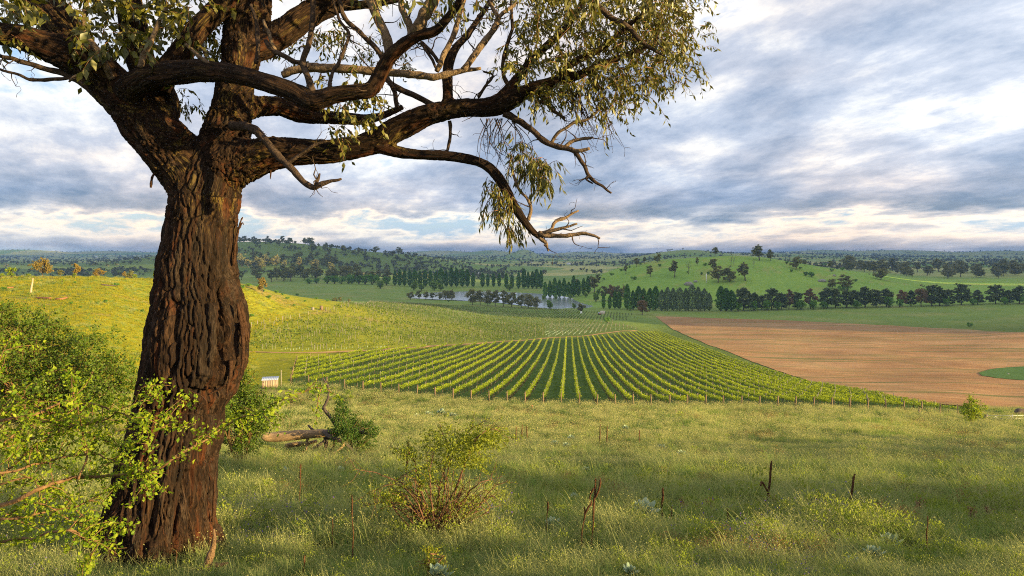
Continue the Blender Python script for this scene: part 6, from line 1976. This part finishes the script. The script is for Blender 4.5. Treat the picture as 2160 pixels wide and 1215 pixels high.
def post(px, py, h_px, w_px, label, mat, cat='post', lean=0, name='fence_post', Y=None, group=None):
    p = hit(px, py, 5) if Y is None else at_dist(px, Y)
    s_ = p[1] / F
    b = MB(); b.box((0, 0, -.3), (w_px * s_, w_px * s_, h_px * s_ + .3), taper=.9)
    o = b.build(name, mat, None, False, tuple(p))
    o.rotation_euler = (0, R(lean), rng.uniform(0, .6))
    return tag(o, label, cat, group)


post(593, 817, 38, 1.7, 'tall thin grey pole at the right corner of the plank shed', M_WOODG, 'pole', name='pole')
M_RUST = pbr('rusty_post', (0.34, 0.135, 0.05), .9, .4, 9.0)
post(1122, 863, 9, 4, 'short rusty orange post on the bank below the vineyard', M_RUST)
post(1426, 874, 12, 2, 'short thin post standing on the shaded bank below the vineyard', M_WOOD)
post(1252, 869, 9, 1.5, 'short thin post behind the bank right of the rusty one', M_WOODG)
post(1730, 868, 9, 3, 'short stump of a post at the right of the vineyard bank', M_WOOD)
post(1939, 876, 12, 3.2, 'short wooden post below the vineyard near the round shrub', M_WOOD)
post(1983, 881, 14, 1.2, 'thin steel fence picket between the short post and the round shrub', M_DARKPOST)
post(1999, 888, 12, 1.2, 'low thin steel picket just left of the round shrub', M_DARKPOST)
post(1627, 868, 12, 1.2, 'thin steel picket behind the bright grass tussock', M_DARKPOST)
post(1679, 872, 12, 1.2, 'thin steel picket left of the short stump post', M_DARKPOST)
post(1782, 872, 12, 1.2, 'thin steel picket right of the short stump post', M_DARKPOST)
post(2079, 888, 14, 5.5, 'stout dark gate post right of the round shrub', M_DARKPOST)
gp = hit(2083, 888)
gs = gp[1] / F
gate = empty('farm_gate', tuple(gp))
tag(gate, 'low metal farm gate with braced rails at the right edge', 'gate')
def gbar(x0, z0, x1, z1, r=.022, y=0.0):
    g_ = MB(); g_.tube([[x0 * gs, y, z0 * gs], [x1 * gs, y, z1 * gs]], r, 6)
    return g_
for z in (2.5, 6, 11.5): gbar(0, z, 95, z).build('rail', M_STEEL, gate)
for x in (.4, 53, 95): gbar(x, -1, x, 14, .035).build('upright', M_STEEL, gate)
for a in ((4, 2.5, 22, 11.4), (26, 2.5, 15, 11.4), (52, 11.4, 40, 2.5), (56, 11.4, 70, 2.5)): gbar(*a, .015, .05).build('brace', M_STEEL, gate)
# charred stump at the very edge
cp_ = hit(2152, 876)
b = MB(); s_ = cp_[1] / F
b.tube(np.array([[-8, 0, -2], [-7, 0, 5], [-3, 1, 9], [5, 1, 9.5], [22, 2, 11]]) * s_, np.array([3, 5.5, 6.5, 5.5, 2.5]) * s_, 12, 4)
tag(b.build('burnt_stump', M_BURN, None, True, tuple(cp_)), 'charred black stump at the right edge beyond the gate', 'stump')
# hump details
def ground_stick(name, pts, label, cat, mat):
    P = np.array([hit(x, y + 1, 6) + [0, 0, dz_] for x, y, r, dz_ in pts])
    s_ = P[0, 1] / F
    o_ = P[0].copy()
    b = MB(); b.tube(P - o_, np.array([r for _, _, r, _ in pts]) * s_, 8, 4)
    return tag(b.build(name, mat, None, True, tuple(o_)), label, cat)
M_REDLOG = pbr('red_log', (0.28, 0.115, 0.06), .9, .4, 5.0, bump=.5, bscale=20)
ground_stick('fallen_branch', [(77, 629, 2, .2), (92, 630, 2.6, .3), (107, 631, 2.2, .3)], 'red brown fallen log on the sunlit hump, left piece', 'log', M_REDLOG)
ground_stick('fallen_branch', [(118, 632, 2, .2), (130, 632, 2.2, .3), (142, 630, 1.2, .4)], 'red brown fallen log on the sunlit hump, right piece', 'log', M_REDLOG)
ground_stick('fallen_branch', [(11, 609, 1.2, .2), (20, 608, 1.4, .3), (29, 607, 1, .3)], 'small red brown branch lying on the hump near the left edge', 'log', M_REDLOG)
ground_stick('fallen_branch', [(214, 600, 1.6, .3), (222, 601, 1.8, .3), (232, 602, 1.2, .3), (246, 603, 1.2, .3)], 'dark burnt log beside a low shrub on the hump', 'log', M_BURN)
hp = hit(65, 617)
hs = hp[1] / F
b = MB(); b.tube(np.array([[0, 0, -3], [1, 0, 10], [3.5, 0, 22], [4.5, 0, 31]]) * hs, np.array([2.4, 2.0, 1.6, .8]) * hs, 9, 4)
M_PALE = pbr('pale_stump', (0.40, 0.31, 0.22), .85, .3, 3.0)
tag(b.build('dead_stump', M_PALE, None, True, tuple(hp)), 'pale bare dead trunk standing on the sunlit hump', 'stump')
post(678, 655, 9, 7, 'brown wooden box at the foot of the sunlit hump, larger of two', M_WOOD, 'box', name='wooden_box')
post(660, 655, 6, 5, 'grey wooden box at the foot of the sunlit hump, smaller of two', M_WOODG, 'box', name='wooden_box')
post(1490, 597, 20, 1.3, 'thin white power pole on the right hillside', M_WHITE, 'pole', name='power_pole')
# tanks and tractor by the dam
def cyl(name, px, py, wpx, hpx, mat, label, cat, lid=True):
    p = hit(px, py); s_ = p[1] / F
    b = MB()
    r = wpx * s_ / 2; h = hpx * s_
    b.tube([[0, 0, -.2], [0, 0, h * .98]], [r, r], 24)
    th = empty(name, tuple(p))
    b.build('tank_wall', mat, th)
    c = MB(); c.tube([[0, 0, h * .985], [0, 0, h * 1.03], [0, 0, h * 1.08]], [r * 1.02, r * .8, r * .15], 24)
    c.build('lid', mat, th, True)
    return tag(th, label, cat)
M_CREAM = pbr('cream_tank', (0.66, 0.58, 0.47), .6, .15, 2.0)
cyl('water_tank', 1271, 662, 10, 6, M_CREAM, 'broad cream water tank beside the tractor', 'water tank')
cyl('water_tank', 1226, 662, 4.2, 5, M_WHITE, 'small white water tank under the dark round tree', 'water tank')
cyl('grain_silo', 1010, 583, 3.4, 8, M_WHITE, 'pale silo among the poplars beyond the dam', 'silo')
tp_ = hit(1264, 664); ts_ = tp_[1] / F
tr = empty('tractor', tuple(tp_), R(20))
tag(tr, 'tiny red tractor with pale cab parked by the cream tank', 'tractor')
M_RED = pbr('red_paint', (0.55, 0.06, 0.07), .4, .1, 3.0); M_TYRE = pbr('tyre_rubber', (0.02, 0.02, 0.02), .8, .2, 5.0); M_CAB = pbr('cab_glass', (0.35, 0.45, 0.52), .2, .1, 3.0)
b = MB(); b.box((0, -.9, .6), (.9, 1.8, .7), taper=.9); b.build('bonnet', M_RED, tr)
b = MB(); b.box((0, .6, .7), (1.3, 1.2, 1.7), taper=.85); b.build('cab', M_CAB, tr)
for (x, y, r) in ((-.75, .7, .75), (.75, .7, .75), (-.6, -1.3, .45), (.6, -1.3, .45)):
    b = MB(); b.tube([[x - .17, y, r], [x + .17, y, r]], [r, r], 16); b.build('wheel', M_TYRE, tr)
# homesteads far away
def house(px, Y, wpx, hpx, roofc, wallc, label, dpx=None):
    p = at_dist(px, Y); s_ = Y / F
    th = empty('farmhouse' if roofc[0] > .3 and roofc[2] < .3 else 'farm_shed', tuple(p), R(rng.uniform(-12, 12)))
    w_, h_ = wpx * s_, hpx * s_; d_ = w_ * .55
    b = MB(); b.box((0, 0, -1), (w_, d_, h_ * .6 + 1)); b.build('wall', pbr('wall_paint', wallc, .8, .1), th)
    z0, z1 = h_ * .6, h_
    V_ = [(-w_ * .54, -d_ * .56, z0), (w_ * .54, -d_ * .56, z0), (w_ * .54, d_ * .56, z0), (-w_ * .54, d_ * .56, z0), (-w_ * .46, 0, z1), (w_ * .46, 0, z1)]
    b = MB(); b.add(V_, f4=[[0, 1, 5, 4], [2, 3, 4, 5], [0, 3, 2, 1]], f3=[[1, 2, 5], [3, 0, 4]]); b.build('roof', pbr('roof_sheet', roofc, .6, .1), th)
    b = MB()
    for k in range(3): b.box(((k - 1) * w_ * .3, -d_ / 2 - .03, h_ * .2), (w_ * .1, .06, h_ * .25))
    b.build('window', M_CAB, th)
    return tag(th, label, 'house' if 'house' in label else 'farm building')
house(1893, 2150, 12, 4, (0.55, 0.10, 0.06), (0.6, 0.4, 0.32), 'far red roofed homestead house, left wing of two')
house(1904, 2160, 9, 3.5, (0.55, 0.10, 0.06), (0.6, 0.4, 0.32), 'far red roofed homestead house, right wing of two')
house(1200, 2900, 9, 3.5, (0.75, 0.77, 0.80), (0.72, 0.72, 0.7), 'far white shed on the valley plain, nearer of two')
house(1192, 4200, 7, 3, (0.75, 0.77, 0.80), (0.72, 0.72, 0.7), 'far white shed on the valley plain, further of two')
house(1121, 3300, 4, 2, (0.7, 0.72, 0.75), (0.7, 0.7, 0.68), 'tiny white shed left of the valley plain sheds')
house(70, 5200, 6, 3, (0.72, 0.74, 0.78), (0.7, 0.7, 0.68), 'tiny far white shed on the left plain, left of two')
house(203, 6500, 5, 3, (0.72, 0.74, 0.78), (0.7, 0.7, 0.68), 'tiny far white shed on the left plain, right of two')

# unseen trees added on the hill behind the camera to shade the near slope
lx_, ly_ = math.sin(R(SUN_AZ)), -math.cos(R(SUN_AZ))         # towards the sun
for i, (s_, h_) in enumerate([(14.5, 9.0), (18.5, 6.6), (23, 5.2), (28, 5.8), (33, 6.8), (38.5, 6.6), (44, 6.8), (49.5, 6.6), (55, 6.6), (61, 6.2), (68, 5.8), (75, 5.4)]):
    T_ = 75 + 3 * math.sin(i * 2.1)
    X_, Y_ = -s_ * ly_ + T_ * lx_, s_ * lx_ + T_ * ly_
    k_ = ('gum', (0, 2, 4)[i % 3], 1.0) if s_ < 27 else ('willow', i % 2, .95)
    o = copy_thing(protos[k_[0]][k_[1]], (X_, Y_, ground_z(X_, Y_)[0]), i * 1.3, (h_ * k_[2] / H0 * .95, h_ * k_[2] / H0 * .95, h_ * k_[2] / H0))
    tag(o, f'unseen shade tree added right of the camera, {ORD[i]} along its row', 'tree', 'added shade trees right of the camera')
for (bp, tp, head, lab) in STK[:21]:
    p = hit(bp[0], bp[1], 5)
    CLEAR.append((p[0], p[1] - .25, .28 + .006 * p[1]))
for x, r in ((575, 1.0), (605, 1.0), (640, 1.1), (680, 1.2), (715, 1.2), (745, 1.0)):
    p = at_dist(x, LD - .9); CLEAR.append((p[0], p[1], r))
p = at_dist(925, 10.2); CLEAR.append((p[0], p[1], .35))
CLEAR.append((base_pt[0], base_pt[1] - .75, .55))
# ---------------------------------------------------------------- grass: tufts scattered over the slopes (stuff)
def grass_mat(name, c_a, c_b, tip, trans=0.4):
    m, t, out = new_mat(name)
    at = t.new('ShaderNodeAttribute', attribute_name='rnd')
    oi = t.new('ShaderNodeObjectInfo')
    hb = t.new('ShaderNodeAttribute', attribute_name='tipw')
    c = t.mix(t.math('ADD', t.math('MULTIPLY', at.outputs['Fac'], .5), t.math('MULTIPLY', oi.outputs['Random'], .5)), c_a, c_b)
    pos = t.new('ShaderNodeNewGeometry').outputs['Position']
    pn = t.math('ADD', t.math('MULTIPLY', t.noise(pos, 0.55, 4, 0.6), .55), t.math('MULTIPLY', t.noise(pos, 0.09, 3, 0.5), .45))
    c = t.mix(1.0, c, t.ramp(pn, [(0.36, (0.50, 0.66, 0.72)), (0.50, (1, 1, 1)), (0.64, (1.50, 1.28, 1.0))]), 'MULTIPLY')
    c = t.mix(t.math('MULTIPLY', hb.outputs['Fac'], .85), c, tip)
    d = t.new('ShaderNodeBsdfDiffuse', {0: c})
    tr = t.new('ShaderNodeBsdfTranslucent', {0: t.mix(1.0, c, (1.15, 1.15, .7), 'MULTIPLY')})
    mx = t.new('ShaderNodeMixShader', {0: trans, 1: d.outputs[0], 2: tr.outputs[0]})
    t.l.new(mx.outputs[0], out.inputs[0])
    return m


def blades(nb, h, spread, wdt, bend=.45, seg=3):
    Vs, Fs, Rn, Tp = [], [], [], []
    c = 0
    for _ in range(nb):
        a = rng.uniform(0, 6.28)
        r = spread * math.sqrt(rng.random())
        b0 = np.array([math.cos(a) * r, math.sin(a) * r, -.03])
        hh = h * rng.uniform(.55, 1.2)
        da = rng.uniform(0, 6.28)
        d = np.array([math.cos(da), math.sin(da), 0])
        sd_ = np.array([-d[1], d[0], 0])
        bd = bend * rng.uniform(.2, 1.3)
        t = np.linspace(0, 1, seg + 1)
        C_ = b0 + np.outer(t * hh, [0, 0, 1]) * (1 - .25 * bd * t[:, None] ** 2) + np.outer(t ** 2 * hh * bd, d)
        w_ = wdt * (1 - t ** 1.5) * rng.uniform(.7, 1.3)
        V_ = np.concatenate([np.stack([C_[i] - sd_ * w_[i], C_[i] + sd_ * w_[i]]) for i in range(seg)] + [C_[-1:]])
        f = [[2 * i, 2 * i + 1, 2 * i + 3, 2 * i + 2] for i in range(seg - 1)]
        Vs.append(V_); Fs.append((c, f, 2 * (seg - 1)))
        Rn.append(np.full(len(V_), rng.random())); Tp.append(np.concatenate([np.repeat(t[:-1], 2), [1.0]]) ** 2.2)
        c += len(V_)
    f4 = np.concatenate([np.array(f) + c0 for c0, f, l in Fs]) if seg > 1 else None
    f3 = np.array([[c0 + l, c0 + l + 1, c0 + l + 2] for c0, f, l in Fs])
    return np.concatenate(Vs), f4, f3, np.concatenate(Rn), np.concatenate(Tp)


G_COL = bpy.data.collections.new('tuft_sources')
def tuft(name, mat, *a, extra=None, **k):
    V_, f4, f3, rn_, tp = blades(*a, **k)
    fs = [f for f in (f4, f3) if f is not None]
    if extra is not None:
        ev_, ef, er, et = extra
        fs.append(np.asarray(ef) + len(V_))
        V_ = np.concatenate([V_, ev_]); rn_ = np.concatenate([rn_, er]); tp = np.concatenate([tp, et])
    me = mesh_data(name, V_, fs, mat, False, {'rnd': rn_, 'tipw': tp})
    o = bpy.data.objects.new(name, me)
    G_COL.objects.link(o)
    return o


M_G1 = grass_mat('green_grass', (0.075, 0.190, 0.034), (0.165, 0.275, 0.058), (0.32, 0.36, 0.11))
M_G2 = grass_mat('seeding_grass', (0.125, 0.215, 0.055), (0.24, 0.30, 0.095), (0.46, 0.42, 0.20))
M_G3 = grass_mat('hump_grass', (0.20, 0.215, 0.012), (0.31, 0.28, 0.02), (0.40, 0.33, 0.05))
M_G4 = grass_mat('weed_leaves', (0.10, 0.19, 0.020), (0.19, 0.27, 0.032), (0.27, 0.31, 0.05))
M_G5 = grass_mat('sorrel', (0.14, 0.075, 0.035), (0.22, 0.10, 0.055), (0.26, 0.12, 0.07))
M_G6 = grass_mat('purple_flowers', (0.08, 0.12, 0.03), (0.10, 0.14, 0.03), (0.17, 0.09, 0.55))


def heads(n_, h, spread, sz, tipv, stem=True):
    """loose seed or flower heads above the blades"""
    P_ = np.column_stack([rng.normal(0, spread, (n_, 2)), h * rng.uniform(.75, 1.15, n_)])
    V_, f = leaf_quads(P_, sz * rng.uniform(.6, 1.4, n_), aspect=.6, up=.6)
    return V_, f, np.repeat(rng.random(n_), 4), np.full(len(V_), tipv)


tuft('t00', M_G1, 40, .30, .20, .0062, bend=.8)
tuft('t01', M_G1, 34, .38, .20, .0065, bend=1.05)
tuft('t02', M_G2, 34, .42, .17, .0045, bend=.8)
tuft('t03', M_G2, 26, .50, .13, .0045, bend=1.0, extra=heads(14, .44, .12, .020, .8))
def weed_extra(n_, h, sp_, sz): 
    P_ = np.column_stack([rng.normal(0, sp_, (n_, 2)), h * rng.random(n_) ** .7])
    V_, f = leaf_quads(P_, sz * rng.uniform(.6, 1.4, n_), aspect=.45, up=.5)
    return V_, f, np.repeat(rng.random(n_), 4), np.repeat((P_[:, 2] / h) ** 2, 4)
tuft('t04', M_G4, 9, .40, .07, .004, bend=.25, extra=weed_extra(90, .42, .07, .045))
tuft('t05', M_G5, 14, .40, .10, .003, bend=.35, extra=heads(70, .38, .09, .018, .9))
tuft('t06', M_G6, 12, .28, .12, .003, bend=.4, extra=heads(12, .30, .14, .024, 1.0))
# coarse clumps for the middle distance
tuft('t07', M_G1, 26, .42, .42, .016, bend=.6, seg=2)
tuft('t08', M_G2, 26, .50, .42, .013, bend=.7, seg=2, extra=heads(60, .45, .38, .05, 1.0))
tuft('t09', M_G3, 26, .36, .45, .020, bend=.6, seg=2)
tuft('t10', M_G3, 20, .28, .55, .024, bend=.8, seg=2)
tuft('t11', M_G5, 18, .40, .35, .014, bend=.5, seg=2, extra=heads(50, .38, .30, .04, .9))

M_G7 = grass_mat('mown_grass', (0.050, 0.105, 0.016), (0.095, 0.160, 0.024), (0.12, 0.17, 0.03))
tuft('t12', M_G7, 26, .40, .42, .016, bend=.7, seg=2)

M_G8 = grass_mat('long_blades', (0.12, 0.20, 0.04), (0.26, 0.30, 0.08), (0.50, 0.45, 0.22))
tuft('t13', M_G8, 9, .62, .16, .0060, bend=1.0, seg=4)


def scatter(name, P, idx, rz, scl, tilt, label):
    me = mesh_data(name, P, [], None, False, {'rot': np.column_stack([tilt, rz]), 'scl': scl})
    ai = me.attributes.new('pick', 'INT', 'POINT')
    ai.data.foreach_set('value', np.asarray(idx, np.int32))
    o = obj(name, me)
    ng = bpy.data.node_groups.new(name + '_nodes', 'GeometryNodeTree')
    ng.interface.new_socket('Geometry', in_out='INPUT', socket_type='NodeSocketGeometry')
    ng.interface.new_socket('Geometry', in_out='OUTPUT', socket_type='NodeSocketGeometry')
    t = NT(ng)
    gi_ = t.n.new('NodeGroupInput'); go = t.n.new('NodeGroupOutput')
    ci = t.n.new('GeometryNodeCollectionInfo')
    ci.inputs['Collection'].default_value = G_COL
    ci.inputs['Separate Children'].default_value = True
    ci.inputs['Reset Children'].default_value = True
    def named(nm, typ):
        a = t.n.new('GeometryNodeInputNamedAttribute'); a.data_type = typ; a.inputs[0].default_value = nm
        return a.outputs[0]
    ip = t.n.new('GeometryNodeInstanceOnPoints')
    t.l.new(gi_.outputs[0], ip.inputs['Points'])
    t.l.new(ci.outputs[0], ip.inputs['Instance'])
    ip.inputs['Pick Instance'].default_value = True
    t.l.new(named('pick', 'INT'), ip.inputs['Instance Index'])
    er = t.n.new('FunctionNodeEulerToRotation')
    t.l.new(named('rot', 'FLOAT_VECTOR'), er.inputs[0])
    t.l.new(er.outputs[0], ip.inputs['Rotation'])
    t.l.new(named('scl', 'FLOAT'), ip.inputs['Scale'])
    t.l.new(ip.outputs[0], go.inputs[0])
    m = o.modifiers.new('scatter', 'NODES'); m.node_group = ng
    return tag(o, label, 'grass', kind='stuff')


def inv_rows(px, py, ylo, yhi):
    """distances of ground points for many pixels at once, between ylo and yhi (nearest hit)"""
    Yg = np.exp(np.linspace(math.log(ylo), math.log(yhi), 260))
    out = np.full(len(px), np.nan)
    for s in range(0, len(px), 4000):
        a, b = px[s:s + 4000], py[s:s + 4000]
        Rr = rows_at(np.repeat(a, len(Yg)), np.tile(Yg, len(a))).reshape(len(a), -1)
        ok = Rr <= b[:, None]
        k = ok.argmax(1)
        good = ok.any(1) & (k > 0)
        kk = np.clip(k, 1, None)
        r0 = Rr[np.arange(len(a)), kk - 1]; r1 = Rr[np.arange(len(a)), kk]
        t = np.clip((r0 - b) / (r0 - r1 + 1e-9), 0, 1)
        out[s:s + 4000] = np.where(good, Yg[kk - 1] + t * (Yg[kk] - Yg[kk - 1]), np.nan)
    return out


CL = np.array(CLEAR)
def clear_of(X, Y):
    ok = np.ones(len(X), bool)
    for cx, cy, r in CL:
        ok &= (X - cx) ** 2 + (Y - cy) ** 2 > r * r
    return ok


front_y = lambda x: np.interp(x, front_px[:, 0], front_px[:, 1])
# close grass
def field(n_, x0, x1, y0, y1, ylo, yhi):
    px = rng.uniform(x0, x1, n_); py = rng.uniform(y0, y1, n_)
    Y = inv_rows(px, py, ylo, yhi)
    ok = ~np.isnan(Y)
    px, py, Y = px[ok], py[ok], Y[ok]
    X = (px - HX) / F * Y
    return px, py, X, Y


px, py, X, Y = field(46000, -500, 2600, 935, 1420, 3.2, 40)
Z = ground_z(X, Y)
nA = fbm(np.column_stack([X / 2.2, Y / 2.2, 0 * X]), 3)
nB = fbm(np.column_stack([X / 1.3, Y / 1.3, 0 * X + 9]), 3)
nC = fbm(np.column_stack([X / 4, Y / 4, 0 * X + 19]), 2)
u = rng.random(len(X))
idx = np.where(u < .30, 0, np.where(u < .52, 1, np.where(u < .80, 2, 3)))
idx = np.where((nA > .12) & (u < .35), 3, idx)
wz = (px > 1380) & (py > 1040) & (py < 1215)
idx = np.where(((nB > .10) & (u > .80) & wz) | ((u > .965)), 4, idx)
idx = np.where((nC > .42) & (u > .45) & (u < .62) & (py > 960), 5, idx)
idx = np.where(rng.random(len(X)) < .10, 13, idx)
fl = ((px > 470) & (px < 660) & (py > 1080) & (py < 1180)) | ((px > 960) & (px < 1080) & (py > 1090) & (py < 1150)) | ((px > 60) & (px < 140) & (py > 1130)) | ((px > 1400) & (px < 1800) & (py > 1080) & (u < .5))
idx = np.where(fl & (rng.random(len(X)) < .16), 6, idx)
scl = rng.uniform(.6, 1.15, len(X)) * np.where(py < 1060, .85, 1.0) * np.clip(.62 + Y / 26, .75, 1.5) * (.75 + .7 * np.clip(nA + .25, 0, .8)) * np.clip((Y - 2.5) / 8, .42, 1.0)
keep = ~((np.hypot(X - base_pt[0], Y - base_pt[1]) < .55))
sel_ = keep & (clear_of(X, Y) | (rng.random(len(X)) < .06))
tilt = rng.normal(0, .10, (len(X), 2))
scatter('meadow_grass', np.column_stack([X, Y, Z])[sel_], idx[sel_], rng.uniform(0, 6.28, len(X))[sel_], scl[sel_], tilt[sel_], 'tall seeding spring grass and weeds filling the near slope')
# middle slope and bank below the vineyard
px, py, X, Y = field(42000, -500, 2600, 835, 990, 22, 125)
ok = ((py > front_y(px) + 3) | (px < 600) | (px > 2050)) & clear_of(X, Y)
px, py, X, Y = px[ok], py[ok], X[ok], Y[ok]
Z = ground_z(X, Y)
u = rng.random(len(X)); nC = fbm(np.column_stack([X / 9, Y / 9, 0 * X + 4]), 3)
idx = np.where(u < .45, 7, 8)
idx = np.where((px < 330) & (u < .6), 9, idx)
idx = np.where((nC > .3) & (u > .55) & (u < .78), 11, idx)
scl = np.clip(Y / 58, .55, 1.35) * rng.uniform(.6, 1.2, len(X)) * np.where(nC < -.25, .7, 1.0)
scatter('slope_grass', np.column_stack([X, Y, Z]), idx, rng.uniform(0, 6.28, len(X)), scl, rng.normal(0, .1, (len(X), 2)), 'pale seeding grass on the slope falling to the vineyard')
# tussocks between the front posts, and the bank
q_ = []
for x in np.arange(632, 2030, 38.05):
    y = front_y(x) + 2
    p = hit(x, y)
    for _ in range(16): q_.append(p + np.array([rng.normal(0, .45), rng.normal(0, .35), 0]))
for x in np.arange(560, 2060, 2.2):
    y = front_y(x) + rng.uniform(5, 14)
    q_.append(hit(x, y))
q_ = np.array(q_); q_[:, 2] = ground_z(q_[:, 0], q_[:, 1])
scatter('bank_tussocks', q_, np.where(rng.random(len(q_)) < .5, 7, 8), rng.uniform(0, 6.28, len(q_)), rng.uniform(.9, 1.9, len(q_)), rng.normal(0, .1, (len(q_), 2)), 'grass tussocks along the bank at the foot of the vineyard rows')
# sunlit hump
px, py, X, Y = field(34000, -500, 760, 578, 850, 55, 340)
ok = (px < 545) | (py < 700 - (px - 545) * .32)
px, py, X, Y = px[ok], py[ok], X[ok], Y[ok]
Z = ground_z(X, Y)
u = rng.random(len(X)); nC = fbm(np.column_stack([X / 14, Y / 14, 0 * X + 4]), 3)
idx = np.where(u < .5, 9, np.where(u < .9, 10, 7))
idx = np.where((nC > .3) & (u > .4) & (u < .75), 8, idx)
scatter('hump_grass', np.column_stack([X, Y, Z]), idx, rng.uniform(0, 6.28, len(X)), np.clip(Y / 120, .7, 1.9) * rng.uniform(.55, 1.15, len(X)), rng.normal(0, .1, (len(X), 2)), 'lush yellow green grass glowing on the sunlit hump')
# mown grass between the vine rows
qs = []
for (s0, L) in row_lines:
    m_ = int(min(L, 150) * 1.6)
    t = rng.uniform(0, min(L, 150), m_); l_ = rng.uniform(.5, 2.3, m_)
    qs.append(np.column_stack([s0[0] + ROWDIR[0] * t + ROWDIR[1] * l_, s0[1] + ROWDIR[1] * t - ROWDIR[0] * l_]))
qs = np.concatenate(qs)
zs = ground_z(qs[:, 0], qs[:, 1])
scatter('vineyard_grass', np.column_stack([qs, zs]), np.full(len(qs), 12), rng.uniform(0, 6.28, len(qs)), rng.uniform(.4, .8, len(qs)), rng.normal(0, .1, (len(qs), 2)), 'short dark green grass between the vine rows')
